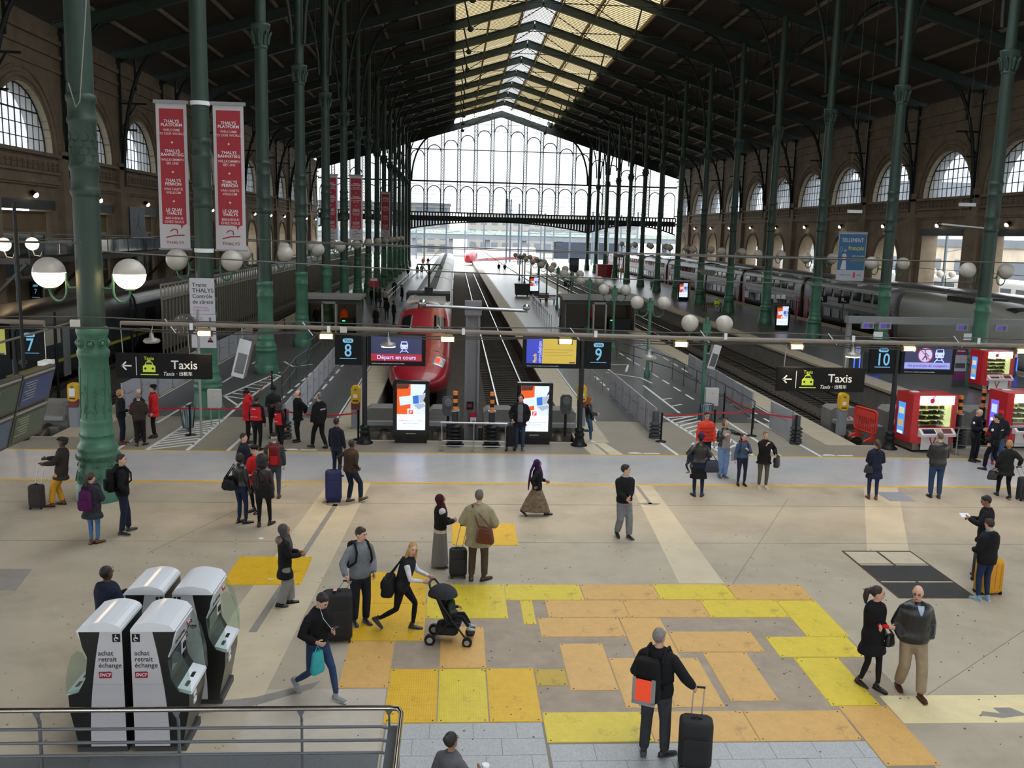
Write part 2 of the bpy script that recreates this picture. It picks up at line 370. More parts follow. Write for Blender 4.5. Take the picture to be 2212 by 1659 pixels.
# painted platform markings
def lines(par, segs, w=.11):
    for a, b in segs: MB().bar((a[0], a[1], .005), (b[0], b[1], .005), w, .006).build('white_line', whiteline, par)
def dashes(par, a, b, n, w=.1, k=.6):
    a, b = V(a), V(b)
    for i in range(n): lines(par, [(a.lerp(b, i/n), a.lerp(b, (i+k)/n))], w)
def hatch(par, a, b, c, d, n):
    """quad a-b (front) d-c (back): outline plus slanted bars"""
    a, b, c, d = map(V, (a, b, c, d)); lines(par, [(a, d), (b, c)], .12)
    for i in range(n):
        t0 = i/n; t1 = min(1, t0+.6/n+.12); lines(par, [(a.lerp(d, t0), b.lerp(c, t1))], .11)
hatch(PA, (-9.55, 28.95), (-8.3, 28.95), (-8.37, 33.85), (-9.4, 33.4), 11)
hatch(PA, (-9.5, 38.6), (-8.45, 36.5), (-8.2, 44.1), (-8.45, 45.3), 9); lines(PA, [((-9.5, 38.6), (-8.45, 36.5)), ((-8.35, 33.8), (-8.42, 36.5))])
lines(PA, [((-7.05, 28.95), (-6.97, 33.4)), ((-10.45, 28.95), (-10.43, 31.5)), ((-10.5, 33.0), (-10.42, 37)), ((-6.1, 49.6), (-6.9, 47.6)), ((-8.9, 49), (-8.1, 47.2)), ((-8.1, 47.2), (-7.3, 48.2))])
dashes(PA, (-7.05, 37.8), (-6.85, 47.6), 6); dashes(PA, (-5.75, 31.5), (-5.7, 52), 9); dashes(PA, (-10.4, 39), (-10.3, 54), 5)
hatch(PB, (8.92, 28.96), (9.84, 29.0), (9.72, 35.7), (8.28, 35.6), 13)
lines(PB, [((7.11, 31.2), (7.33, 28.95)), ((10.6, 35.1), (10.73, 28.95)), ((11.83, 35.4), (12.1, 28.95)), ((7.9, 46.9), (9.36, 45.3)), ((9.03, 42.9), (9.13, 36.15)), ((9.36, 45.3), (9.6, 43.6)), ((9.6, 49.9), (9.0, 47.3)), ((8.1, 49.8), (9.6, 49.9)), ((8.1, 49.8), (8.2, 47.6)), ((9.1, 37.6), (9.7, 38.1)), ((9.1, 39.2), (9.6, 39.5))])
dashes(PB, (10.0, 55), (10.55, 38.5), 8); dashes(PB, (7.1, 45.5), (7.3, 33), 7); dashes(PB, (12.3, 60), (12.3, 33), 12)
for par, x, y in ((PA, -4.82, 29.08), (PB, 6.25, 29.07), (PB, 12.72, 29.05)):
    b = MB(); b.box(-.5, .5, .0, .02, .0, .012); b.box(-.5, -.1, .02, .14, 0, .012); b.box(-.4, -.18, .14, .2, 0, .012); b.box(.0, .52, .02, .1, 0, .012)
    b.build('vehicle_pictogram', whiteline, par, (x, y, 0))
# ================= walls, columns, roof, glazed end =================
stone = M('limestone', '7e705d', .85, var=.22, vs_=.8, bump=.1, bs=8, stain='5b4c3b', ss=.25, sa=.6)
stone2 = M('carved limestone', '6f6250', .85, var=.3, vs_=3, bump=.5, bs=6)
reveal = M('pale window reveal', 'b7aa92', .8, var=.1, vs_=1)
iron = M('green iron', '27352f', .5, .2, var=.12, vs_=1)
irondark = M('dark green iron', '1c2623', .55, .2, var=.1, vs_=1)
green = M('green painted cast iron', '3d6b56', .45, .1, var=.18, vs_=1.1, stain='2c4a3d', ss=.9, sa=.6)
greenup = M('weathered shaded green iron', '293d34', .5, .1, var=.2, vs_=.8, stain='263c33', ss=.5, sa=.6)  # darker copy of the column green; the dim upper hall is in the colour
pane_m = glass_mat('window pane', 'c4c8cc', .95, .15)
skyglass = glass_mat('yellowed roof glazing', '857a5e', .95, .2)
skyglass2 = glass_mat('dusty roof glazing', '9c9ea2', .95, .2)
lightglass = glass_mat('clear floor-lighting glazing', 'f2f5f8', .95, .15)  # unseen panes over the concourse, set clear to light its floor
endglass = glass_mat('end screen glass', 'b2b6ba', .96, .05)
boards = wave_mat('brown roof boards', '584b3f', '3a3129', 1.9, 'Y', .9, .5, .5)
purlin_m = M('grey brown purlin', '8b7f72', .8, var=.2, vs_=1)

def arch_wall(x0, x1, side):
    """long side wall as one piece: high round-headed windows, openings below"""
    w = MB(); n0 = -3; Z0 = 11.05 if side == 'right' else 11.3
    wins = []
    for i in range(n0, NB):
        yc = 23.3+BAY*(i+.45); a, b = yc-BAY/2, yc+BAY/2
        if a > YE-3: break
        b = min(b, YE+1.5); wins.append((i, yc))
        # band above the sill: panel with a semicircular hole, as left/right/top strips around the arc
        R = 4.05; pts = arcpts(yc, Z0, R, 180, 0, 20)
        w.prism([(a, Z0), (yc-R, Z0)]+pts[1:11]+[(yc, Z0+R), (yc, 19.6), (a, 19.6)], x0, x1, 'yz')
        w.prism([(yc, Z0+R)]+pts[11:20]+[(yc+R, Z0), (b, Z0), (b, 19.6), (yc, 19.6)], x0, x1, 'yz')
        w.prism([(a, 8.3), (b, 8.3), (b, Z0), (a, Z0)], x0, x1, 'yz')
        # lower openings: square with lintel near, arched further back; left side mostly blind
        hw = 3.5 if i < 6 else 2.6
        top = 7.75
        if i < 6: w.prism([(a, 0), (yc-hw, 0), (yc-hw, top), (yc+hw, top), (yc+hw, 0), (b, 0), (b, 8.3), (a, 8.3)], x0, x1, 'yz')
        else:
            ap = arcpts(yc, 4.9, hw, 180, 0, 16)
            w.prism([(a, 0), (yc-hw, 0)]+ap+[(yc+hw, 0), (b, 0), (b, 8.3), (a, 8.3)], x0, x1, 'yz')
    o = struct(w.build('wall_'+side, stone)); s = 1 if side == 'right' else -1
    xi = WR if s > 0 else WL
    # frieze, cornices, pilasters, lamps
    for z0, z1, d in ((Z0-.2, Z0+.03, .3), (10.0, 10.15, .18), (9.35, 9.6, .28), (9.2, 9.35, .15), (16.6, 16.8, .12), (17.5, 17.75, .16), (18.4, 18.7, .2)):
        MB().box(min(xi, xi-s*d), max(xi, xi-s*d), -8, YE, z0, z1).build('cornice', stone, o)
    rel = MB()
    y = 40.0
    while y < 150:
        for k in range(2): rel.box(min(xi, xi-s*.07), max(xi, xi-s*.07), y+.08, y+.62, 10.22+k*.3, 10.45+k*.3)
        y += .72
    tag(rel.build('frieze_relief', stone2, o), kind='stuff')
    for i, yc in wins:
        yb = yc-BAY/2
        b = MB(); b.box(min(xi, xi-s*.45), max(xi, xi-s*.45), yb-.95, yb+.95, 0, 9.35); b.box(min(xi, xi-s*.3), max(xi, xi-s*.3), yb-.6, yb+.6, 9.35, 11.6)
        b.build('pilaster', stone, o)
        # moulded arch ring, pale reveal
        for R, d, m, r in ((4.45, .14, stone, .16), (4.95, .08, stone, .1)):
            MB().tube([(xi-s*.02, yy, zz) for yy, zz in arcpts(yc, Z0, R, 0, 180, 24)], r, 6).build('arch_moulding', m, o)
        xg = xi+s*.5
        b = MB(); ring = arcpts(yc, Z0, 4.04, 0, 180, 24)
        b.add([(x, yy, zz) for x in (xi+s*.01, xg+s*.1) for yy, zz in ring], [(k, k+1, 26+k, 25+k) for k in range(24)], 0, True)
        b.quad((xi, yc-4.04, Z0+.01), (xg, yc-4.04, Z0+.01), (xg, yc+4.04, Z0+.01), (xi, yc+4.04, Z0+.01))
        b.build('window_reveal', reveal, o)
        if i >= 6: MB().tube([(xi-s*.02, yy, zz) for yy, zz in arcpts(yc, 4.9, 2.95, 0, 180, 20)], .14, 6).build('arch_moulding', stone, o)
        else: MB().box(min(xi, xi-s*.12), max(xi, xi-s*.12), yc-3.7, yc+3.7, 7.7, 8.3).build('iron_lintel', irondark, o)
    return o, wins
wall_right, winsR = arch_wall(WR, WR+1.5, 'right')
wall_left, winsL = arch_wall(WL-1.5, WL, 'left')
wn = 0
def hall_window(xg, yc, fine, z0=11.07):
    """round-headed window: iron grid with one pane per cell"""
    global wn; wn += 1; R = 4.0
    w = struct(thing('window_%d' % wn, None, None, (xg, yc, z0)))
    g = MB(); cols = [-R+.8*k for k in range(11)]; rows = [0, .82, 1.64, 2.46, 3.28, 4.0]
    for c in cols[1:-1]:
        h = math.sqrt(R*R-c*c); t = .045 if abs(c) in (1.6, 0) else .028
        g.box(-.03, .03, c-t, c+t, 0, h)
    for r in rows[:-1]:
        h = math.sqrt(R*R-r*r); t = .05 if r in (0, 2.46) else .026
        g.box(-.03, .03, -h, h, r-t, r+t)
    g.tube([(0, yy, zz) for yy, zz in arcpts(0, 0, R, 0, 180, 24)], .06, 5)
    g.build('window_grid', irondark, w)
    if fine:
        full = None
        for a, b in zip(cols, cols[1:]):
            for c, d in zip(rows, rows[1:]):
                m = max(abs(a), abs(b)); mn = min(abs(a), abs(b))
                if m*m+d*d < R*R:
                    if full is None: full = MB().box(-.006, .006, -.4, .4, 0, .82).build('pane', pane_m, w, (0, (a+b)/2, c))
                    else: inst(full, (0, (a+b)/2, c), w)
                elif mn*mn+c*c < R*R-.05:
                    top = [(y, min(d, math.sqrt(max(0, R*R-y*y)))) for y in (a+(b-a)*k/5 for k in range(6))]
                    top = [(y, max(z, c+.001)) for y, z in top]
                    MB().prism([(b, c), (a, c)]+top, -.006, .006, 'yz').build('pane', pane_m, w)
    else:
        MB().prism(arcpts(0, 0, R, 0, 180, 24), -.006, .006, 'yz').build('pane', pane_m, w)
for i, yc in winsR: hall_window(WR+.5, yc, 3 <= i <= 6)
for i, yc in winsL: hall_window(WL-.5, yc, 3 <= i <= 5, 11.32)
# wall spotlights
lampwhite = M('lit spotlight', 'fff4e0', .5, emit=14, ecol='ffe9c8')
def wall_spot(x, y, s, lab):
    t = thing('wall_spotlight', lab, 'spotlight', (x, y, 8.75), 0, 'spotlights under the cornice')
    MB().tube([(0, 0, 0), (-s*.18, 0, .0)], .05, 8).build('bracket', darksteel, t)
    b = MB(); b.tube([(-s*.1, 0, .06), (-s*.36, 0, -.16)], [.13, .19], 12); b.build('housing', darksteel, t)
    MB().sph((-s*.36, 0, -.16), .175, 12, 8).build('bulb', lampwhite, t)
NUM = ['first', 'second', 'third', 'fourth', 'fifth', 'sixth', 'seventh', 'eighth', 'ninth', 'tenth', 'eleventh', 'twelfth', 'thirteenth', 'fourteenth', 'fifteenth', 'sixteenth', 'seventeenth']
for i, yc in winsR:
    if i >= 3: wall_spot(WR, yc+.3, 1, 'small spotlight on the right stone wall, %s from the glazed end screen' % NUM[winsR[-1][0]-i])
for i, yc in winsL:
    if i >= 3: wall_spot(WL, yc+.3, -1, 'small spotlight on the left stone wall, %s from the glazed end screen' % NUM[winsL[-1][0]-i])

# ---- roof ----
zr = lambda x: 30.7-.3*abs(x-XC)        # underside of the roof skin
ceil = struct(MB().add([(WL-1.6, -8, zr(WL-1.6)), (XC-8.9, -8, zr(XC-8.9)), (XC-8.9, YE, zr(XC-8.9)), (WL-1.6, YE, zr(WL-1.6)),
                        (WL-1.6, -8, zr(WL-1.6)+.3), (XC-8.9, -8, zr(XC-8.9)+.3), (XC-8.9, YE, zr(XC-8.9)+.3), (WL-1.6, YE, zr(WL-1.6)+.3)],
                       [(0, 1, 2, 3), (7, 6, 5, 4), (0, 4, 5, 1), (2, 6, 7, 3), (1, 5, 6, 2), (0, 3, 7, 4)])
              .add([(WR+1.6, -8, zr(WR+1.6)), (XC+10, -8, zr(XC+10)), (XC+10, YE, zr(XC+10)), (WR+1.6, YE, zr(WR+1.6)),
                    (WR+1.6, -8, zr(WR+1.6)+.3), (XC+10, -8, zr(XC+10)+.3), (XC+10, YE, zr(XC+10)+.3), (WR+1.6, YE, zr(WR+1.6)+.3)],
                   [(0, 1, 2, 3), (7, 6, 5, 4), (0, 4, 5, 1), (2, 6, 7, 3), (1, 5, 6, 2), (0, 3, 7, 4)]).build('ceiling', boards))
# glazed strip: one long pane row per purlin bay, with horizontal glazing bars
tancoat = M('tan glazing bar', '8a744e', .7)
strips = [(-8.9, -5.3), (-5.3, -1.8), (-1.8, 0), (0, 1.8), (1.8, 5.3), (5.3, 10.0)]
for a, b in strips:
    m = skyglass2 if abs(a+b) < 4 else skyglass
    za, zb = zr(XC+a)+.12, zr(XC+b)+.12
    for i in range(-3, NB-1):
        y0, y1 = yT(i)+.02, yT(i+1)-.02
        if i == NB-2: y1 = yT(i+1)-4.2
        MB().add([(XC+a, y0, za), (XC+b, y0, zb), (XC+b, y1, zb), (XC+a, y1, za)], [(0, 1, 2, 3)]).build('roof_pane', m if i > 2 else lightglass, ceil)
gb = MB()
y = 45.0
while y < YE-6:
    for s in (-1, 1):
        gb.bar((XC+(10 if s > 0 else -8.9), y, zr(XC+(10 if s > 0 else 8.9))+.09), (XC, y, zr(XC)+.09), .05, .05)
    y += .62
tag(gb.build('glazing_bars', tancoat, ceil), kind='stuff')
for s in (-1, 1):
    for d, w in ((1.8, .16), (5.3, .16), (8.9 if s < 0 else 10.0, .2)):
        x = XC+s*d; MB().bar((x, -8, zr(x)-.05), (x, YE-1, zr(x)-.05), w, .34).build('purlin', tancoat, ceil)
        if d < 8: # trussed purlin under the glazing
            b = MB(); yy = 23.3
            MB().bar((x, 60, zr(x)-.75), (x, YE-1, zr(x)-.75), .07, .07).build('purlin_chord', tancoat, ceil)
            k = 0
            while yy < YE-4:
                b.bar((x, yy, zr(x)-(.75 if k % 2 else .2)), (x, yy+1.77, zr(x)-(.2 if k % 2 else .75)), .05, .05); yy += 1.775; k += 1
            tag(b.build('purlin_lattice', tancoat, ceil), kind='stuff')
    for x in ([XC+s*q for q in (12.3, 15.6, 19.2, 22.6, 26.0, 29.4, 32.6)]):
        MB().bar((x, -8, zr(x)-.1), (x, YE, zr(x)-.1), .2, .22).build('purlin', purlin_m, ceil)
# trusses
def truss(i):
    y = yT(i); t = struct(thing('roof_truss', None, None, (0, y, 0)))
    for s in (-1, 1):
        x0 = XC+s*35.2; m = M('dull green rafter', '2e3b35', .55, .1, var=.15, vs_=1)
        p0, p1 = V((x0, 0, zr(x0)-.62)), V((XC, 0, zr(XC)-.62))
        b = MB(); b.bar(p0, p1, .08, .8, 0); b.bar(p0+V((0, 0, .4)), p1+V((0, 0, .4)), .42, .07); b.bar(p0-V((0, 0, .4)), p1-V((0, 0, .4)), .42, .07)
        b.build('rafter', m, t)
        xs = XC+s*8.0; zs = zr(xs)-1.0
        b = MB(); b.tube([(xs, 0, zs), (xs-s*.55, 0, zs-2.3)], [.07, .1], 6); b.sph((xs-s*.55, 0, zs-2.35), (.28, .08, .28), 10, 6)
        b.tube([(xs-s*.55, 0, zs-2.35), (XC, 0, zr(XC)-1.1)], .045, 5); b.tube([(xs-s*.55, 0, zs-2.35), (XC+s*16.8, 0, zr(XC+16.8)-1.3)], .045, 5)
        b.tube([(xs-s*.55, 0, zs-2.35), (XC, 0, zs-2.35)], .04, 5)
        b.build('tie_rods', irondark, t)
        # arched knee brackets at the column, both sides
        xc = XC+s*17.55
        for q, w in ((-s, 3.4), (s, 3.2)):
            zt = zr(xc+q*w)-1.05
            arc = [(xc+q*(.35+w*(1-cos(a))), 0, 17.2+(zt-17.2)*sin(a)) for a in [pi/2*k/8 for k in range(9)]]
            b = MB(); b.tube(arc, .11, 6)
            for k in (2, 4, 6): b.tube([arc[k], (arc[k][0], 0, zr(arc[k][0])-1.0)], .05, 5)
            b.tube([arc[3], (xc+q*.3, 0, arc[3][2])], .05, 5)
            b.build('knee_bracket', irondark, t)
        # lattice bracket at the side wall
        xw = (WR if s > 0 else WL)-s*.1; zt = zr(xw-s*3.2)-1.05
        arc = [(xw-s*(.15+3.1*(1-cos(a))), 0, 9.9+(zt-9.9)*sin(a)) for a in [pi/2*k/8 for k in range(9)]]
        b = MB(); b.tube(arc, .16, 6); b.bar((xw-s*.1, 0, 9.8), (xw-s*.1, 0, zr(xw)-.6), .22, .22)
        b.bar((xw-s*1.3, 0, arc[4][2]), (xw-s*1.3, 0, zr(xw-s*1.3)-.8), .16, .16)
        for z in (14.2, 16.2): b.bar((xw-s*.1, 0, z), (xw-s*(1.3 if z < 15 else 2.1), 0, z), .1, .14)
        b.bar((xw-s*.1, 0, 14.2), (xw-s*1.3, 0, 16.2), .09, .1)
        b.build('wall_bracket', irondark, t)
for i in range(-2, NB-1): truss(i)

# ---- cast-iron columns ----
base_p = [(.86, 0), (.86, .36), (.82, .38), (.78, .5), (.70, .85), (.64, 1.02), (.66, 1.06), (.74, 1.12), (.75, 1.18), (.70, 1.22), (.66, 1.26), (.70, 1.32), (.70, 1.40), (.62, 1.46), (.54, 1.54), (.51, 1.64), (.54, 1.68), (.54, 1.72), (.49, 1.76), (.48, 2.0), (.50, 2.06), (.47, 2.1)]
mid_p = [(.47, 2.1), (.44, 3.6), (.47, 3.68), (.5, 3.74), (.5, 3.82), (.45, 3.87), (.44, 4.2), (.48, 4.25), (.5, 4.32), (.48, 4.4), (.43, 4.44)]
sh1 = [(.40, 4.44), (.39, 7.6)]
orn = [(.39, 7.6), (.43, 7.66), (.45, 7.74), (.42, 7.8), (.40, 7.86), (.40, 8.2), (.44, 8.26), (.45, 8.34), (.41, 8.4), (.40, 9.3), (.44, 9.36), (.44, 9.44), (.40, 9.5), (.39, 9.8), (.44, 9.86), (.45, 9.95), (.40, 10.02)]
sh2 = [(.38, 10.02), (.36, 15.0)]
cap = [(.36, 15.0), (.40, 15.05), (.40, 15.12), (.37, 15.16), (.42, 15.5), (.5, 15.8), (.62, 16.0), (.64, 16.1), (.5, 16.12)]
up = [(.32, 16.12), (.31, 24.6)]
rm = lambda r: .37+(r-.47)*.5 if r > .47 else r*.787
base_p, mid_p, sh1, orn, sh2, cap, up = [[(rm(r), z) for r, z in q] for q in (base_p, mid_p, sh1, orn, sh2, cap, up)]
def col_parts(n):
    R = {}
    R['pedestal'] = MB().lathe(base_p, n); R['shaft_drum'] = MB().lathe(mid_p, n)
    R['shaft'] = MB().lathe(sh1, max(12, n), flute=.05).lathe(sh2, max(12, n), flute=.05); R['shaft_ornament'] = MB().lathe(orn, n)
    b = MB().lathe(cap, n)
    for k in range(8):
        a = 2*pi*k/8; b.tube([(.31*cos(a), .31*sin(a), 15.2), (.38*cos(a), .38*sin(a), 15.6), (.52*cos(a), .52*sin(a), 15.75), (.48*cos(a), .48*sin(a), 15.6)], [.08, .09, .06, .03], 5)
    R['capital'] = b; R['upper_post'] = MB().lathe(up, 10)
    return R
globe_off = M('dusty white lamp globe', 'b9b3a8', .35, var=.06, vs_=4)
globe_lit = M('glowing lower globe glass', 'ffe2b0', .4, emit=9, ecol='ffd9a0')
def relief(t):
    """scrolls, rosettes and roundels cast on the nearest column"""
    b = MB(); rr = random.Random(3)
    def P(a, z, r): r = rm(r); return (r*cos(a), r*sin(a), z)
    for k in range(10):
        a0 = 2*pi*k/10
        for j in range(3):
            z0 = 2.25+j*.45; s = 1 if (k+j) % 2 else -1
            pts = [P(a0+s*(.02+.26*(q/9)**.8*cos(q*.75)), z0+.2*sin(q*.75)*(1-q/11)+.1, .475-.02*j) for q in range(10)]
            b.tube(pts, .012, 4)
            b.sph(P(a0+s*.1, z0+.2, .465-.02*j), .028, 6, 4)
        b.tube([P(a0+.03*q, 2.15+.16*q, .48-.004*q) for q in range(9)], .012, 4)
    b.build('scroll_relief', green, t)
    b = MB()
    for k in range(8):
        a = 2*pi*k/8+.2; c = V(P(a, 4.03, .45)); b.sph(c, .07, 8, 6); b.tube([c+V((-sin(a)*.1*cos(q), cos(a)*.1*cos(q), .1*sin(q))) for q in [2*pi*j/10 for j in range(11)]], .022, 4)
        for zc, r in ((.63, .745), (.63, .745)):
            for rad_ in (.05, .1, .16):
                c = V(P(a, .66, .77-.02)); b.tube([c+V((-sin(a)*rad_*cos(q)-cos(a)*.05*sin(q)*rad_*4, cos(a)*rad_*cos(q)-sin(a)*.05*sin(q)*rad_*4, rad_*sin(q))) for q in [2*pi*j/12 for j in range(13)]], .012, 4)
            break
        for q in (-1, 1): b.tube([P(a+q*.02, .92, .7), P(a+q*.12, .9, .71), P(a+q*.1, .98, .68)], .012, 4)
    b.build('rosette', green, t)
    b = MB(); n = 60
    for k in range(n):
        a = 2*pi*k/n; b.tube([P(a, 1.09, .72), P(a+.06, 1.13, .775), P(a+.12, 1.18, .76)], .02, 4)
    for k in range(48): a = 2*pi*k/48; b.sph(P(a, 1.7, .545), .028, 6, 4)
    b.build('rope_moulding', green, t)
    b = MB()
    for k in range(9):
        for j in range(4): a = 2*pi*k/9+.35*j; b.tube([P(a+.25*sin(q*.8), 8.5+.17*j+.1*cos(q*.8), .405) for q in range(6)], .014, 4)
    b.build('scroll_relief', greenup, t)
def globe_pair(par, z, d, r, lit, lowmat=None, stem=True):
    """two globes on curled brackets either side of a column or post"""
    for s in (-1, 1):
        b = MB(); b.tube([(s*.28 if stem else s*.06, 0, z-.35), (s*.5 if stem else s*.16, 0, z-.36), (s*.58 if stem else s*.2, 0, z-.15 if stem else z-.3)], .035, 6)
        xa = .56 if stem else .12
        pts = [(s*(xa+(d-xa)*(1-cos(pi*k/10))/2), 0, z-.42-.28*sin(pi*k/10)) for k in range(11)]
        b.tube([(s*xa, 0, z+.0)]+pts+[(s*d, 0, z-.3)], .032, 6); b.lathe([(.12, 0), (.14, .06)], 10, (s*d, 0, z-r-.02))
        b.build('lamp_bracket', green, par)
        if lit:
            MB().sph((s*d, 0, z), r, 20, 8, z0=0.02).build('globe_upper', globe_off, par); MB().sph((s*d, 0, z), r, 20, 8, z1=.02).build('globe_lower', globe_lit, par)
        else: MB().sph((s*d, 0, z), r, 18, 12).build('lamp_globe', globe_off, par)
CPN, CPF = col_parts(40), col_parts(18)
ords = ['', 'second', 'third', 'fourth', 'fifth', 'sixth', 'seventh', 'eighth', 'ninth', 'tenth', 'eleventh', 'twelfth', 'thirteenth', 'fourteenth', 'fifteenth', 'sixteenth']
protoN = protoF = None
def column(side, i):
    global protoN, protoF
    x, y = (XL, yL(i)) if side == 'L' else (XR, yR(i))
    near = i < 4
    if side == 'L': lab = ['tall green cast-iron column with relief scrolls and two glowing globe lamps', 'green cast-iron column carrying the two red and white banners'][i] if i < 2 else 'green cast-iron column, %s from the glowing globe lamps in the row with the banners' % ords[i]
    else: lab = 'dark green column on the ticket gate platform, %s from the gates' % (ords[i-1] if i > 2 else 'first')
    t = thing('cast_iron_column', lab, 'column', (x, y, 0), 0, 'cast-iron columns of the train shed')
    R = CPN if near else CPF
    for k, b in R.items():
        key = ('n' if near else 'f')+k
        if key in COLM: me = COLM[key]
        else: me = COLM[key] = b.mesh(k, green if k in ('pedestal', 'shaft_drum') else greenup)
        o = bpy.data.objects.new(k, me); COL.objects.link(o); o.parent = t
    if side == 'L' and i == 0: relief(t)
    if i < 12: globe_pair(t, 5.75, .97, .385, side == 'L' and i == 0)
    return t
COLM = {}
COLS = {}
for i in range(0, NB-1): COLS['L', i] = column('L', i)
for i in range(2, NB-1): COLS['R', i] = column('R', i)

# ---- glazed end screen ----
end = struct(thing('wall_back', None, None, (0, YE, 0)))
zf = lambda x: 28.9-.305*abs(x-XC)
def mullion(x, z0, z1):
    b = MB(); w = .3
    for q in (-w, w): b.box(x+q-.08, x+q+.08, -.08, .08, z0, z1)
    z = z0; k = 0
    while z < z1-.5: b.bar((x-w, 0, z), (x+w, 0, z+.52), .07, .08); b.bar((x+w, 0, z), (x-w, 0, z+.52), .07, .08); z += .52
    b.build('lattice_mullion', iron, end)
spans = [(XL, XR, 11), (WL, XL, 6), (XR, WR, 6)]
for a, b_, n in spans:
    st = (b_-a)/n
    for k in range(1, n): mullion(a+st*k, 10.5, zf(a+st*k))
    for k in range(n):
        x0, x1 = a+st*k, a+st*(k+1); xc = (x0+x1)/2; r = st/2-.35
        for zc, low in ((14.4, 1), (min(zf(x0), zf(x1))-2.2-r*.2, 0)):
            if zc < 17 and not low: continue
            b = MB(); b.tube([(xx, 0, zz) for xx, zz in arcpts(xc, zc, r, 0, 180, 12)], .1, 4)
            if low:
                for s in (-1, 1): b.bar((xc+s*r, 0, 10.6), (xc+s*r, 0, zc), .13, .13)
                for q in range(4): b.bar((x0, 0, 11.3+q*.9), (x1, 0, 11.3+q*.9), .06, .06)
            b.build('arched_tracery', iron, end)
        MB().add([(x0, .1, 10.5), (x1, .1, 10.5), (x1, .1, zf(x1)), (x0, .1, zf(x0))], [(0, 1, 2, 3)]).build('pane', endglass, end)
    zt = max(zf(a), zf(b_))
    for z, h in ((16.5, .3), (22.5, .16), (15.9, .08)):
        xs = [x for x in (a, b_) if zf(x) > z]
        if len(xs) == 2: MB().box(a, b_, -.1, .1, z-h/2, z+h/2).build('transom', iron, end)
        elif a == XL or z < 17:
            MB().box(a, b_, -.1, .1, z-h/2, z+h/2).build('transom', iron, end)
    # girder: top chord, pierced band, web, slotted spandrels over a flat arch
    L = b_-a; c = (a+b_)/2
    g = MB(); g.box(a, b_, -.3, .3, 10.45, 10.7); g.box(a, b_, -.3, .3, 9.75, 9.95); g.box(a, b_, -.25, .25, 8.95, 9.78)
    n2 = int(L/.56)
    for k in range(n2+1): x = a+L*k/n2; g.box(x-.12, x+.12, -.2, .2, 9.9, 10.5)
    arch = [(a+L*k/24, 7.35+1.65*(1-((k-12)/12)**2)) for k in range(25)]
    for (xa, za), (xb, zb) in zip(arch, arch[1:]): g.bar((xa, 0, za), (xb, 0, zb), .5, .24)
    for k in range(1, n2):
        x = a+L*k/n2; zz = 7.35+1.65*(1-((x-c)/(L/2))**2)
        if zz < 8.8: g.box(x-.17, x+.17, -.15, .15, zz, 9.0)
    g.build('end_girder', irondark, end)
for x in (XL, XR):
    MB().lathe([(.55, 0), (.5, 1), (.4, 1.3), (.36, 9), (.36, 24)], 14, (x, 0, 0)).build('end_column', irondark, end)
for s in (-1, 1):
    MB().bar((XC, 0, 29.2), (XC+s*35, 0, 18.5), .5, .7).build('end_rafter', irondark, end)
    MB().prism([(XC+s*9, zf(XC+9)-.1), (XC+s*35.2, zf(XC+35.2)-.1), (XC+s*35.2, zr(XC+35.2)+.3), (XC+s*9, zr(XC+9)+.3)], -.1, .1).build('gable_panel', irondark, end)
    MB().prism([(XC, zf(XC)-.1), (XC+s*9, zf(XC+9)-.1), (XC+s*9, zf(XC+9)+1.2), (XC, zf(XC)+1.2)], -.1, .1).build('gable_panel', irondark, end)
for s in (-1, 1):
    x0 = XC+s*17.5; arc = [(x0-s*(.4+5*(1-cos(a))), 0, 16.5+(zf(x0-s*5.3)-16.3)*sin(a)) for a in [pi/2*k/8 for k in range(9)]]
    MB().tube(arc, .18, 6).build('corner_brace', irondark, end)
# unseen front wall behind the viewer; low gaps shaped to light the lower hall
fw = MB()
for x0, x1, z0, z1 in [(-27.9+8.2*k, -23.9+8.2*k, 0, 7) for k in range(9)]+[(-27.9, 44.9, 7, 19), (-22, 39, 19, 21.5), (-14, 31, 21.5, 24), (-6, 23, 24, 26.5), (2, 15, 26.5, 29)]:
    fw.box(x0, x1, -8.6, -8, z0, z1)
struct(fw.build('wall_front', stone))
# ================= outside, beyond the end screen and the right wall =================
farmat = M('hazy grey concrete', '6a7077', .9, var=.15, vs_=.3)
mast = M('galvanised mast', '5d6975', .5, .3)
facade1 = M('pale render', '85837f', .9, var=.1, vs_=.2)
winm = M('far window', '5d6670', .3)
def building(x, y, w, d, h, lab, nx, nz, m=facade1):
    t = thing('far_building', lab, 'building', (x, y, -1.05))
    MB().box(-w/2, w/2, 0, d, 0, h).build('wall', m, t); MB().box(-w/2-.3, w/2+.3, -.3, d, h, h+.6).build('roof', farmat, t)
    w0 = None
    for i in range(nx):
        for k in range(nz):
            p = (-w/2+w*(i+.5)/nx, -.05, h*(k+.5)/nz)
            if w0 is None: w0 = MB().box(-w/nx*.28, w/nx*.28, -.04, .06, -h/nz*.3, h/nz*.3).build('window', winm, t, p)
            else: inst(w0, p, t)
    return t
building(-32, 330, 60, 20, 17, 'pale block behind the road bridge on the banner platform side', 14, 4)
building(40, 380, 70, 20, 15, 'pale long building behind the road bridge and its masts', 16, 3)
building(120, 250, 50, 20, 24, 'pale building behind the tracks on the annexe side', 10, 5)
br = thing('road_bridge', 'long grey road bridge crossing the tracks beyond the station end', 'bridge', (10, 305, -1.05))
MB().box(-90, 110, 0, 10, 5.6, 7.2).build('deck', farmat, br); MB().box(-90, 110, -.3, .1, 7.2, 8.5).build('parapet', M('green grey lattice parapet', '8d9a94', .8, var=.3, vs_=2), br)
for x in range(-84, 110, 12): MB().box(x, x+1.4, 1, 9, 0, 5.6).build('pier', farmat, br)
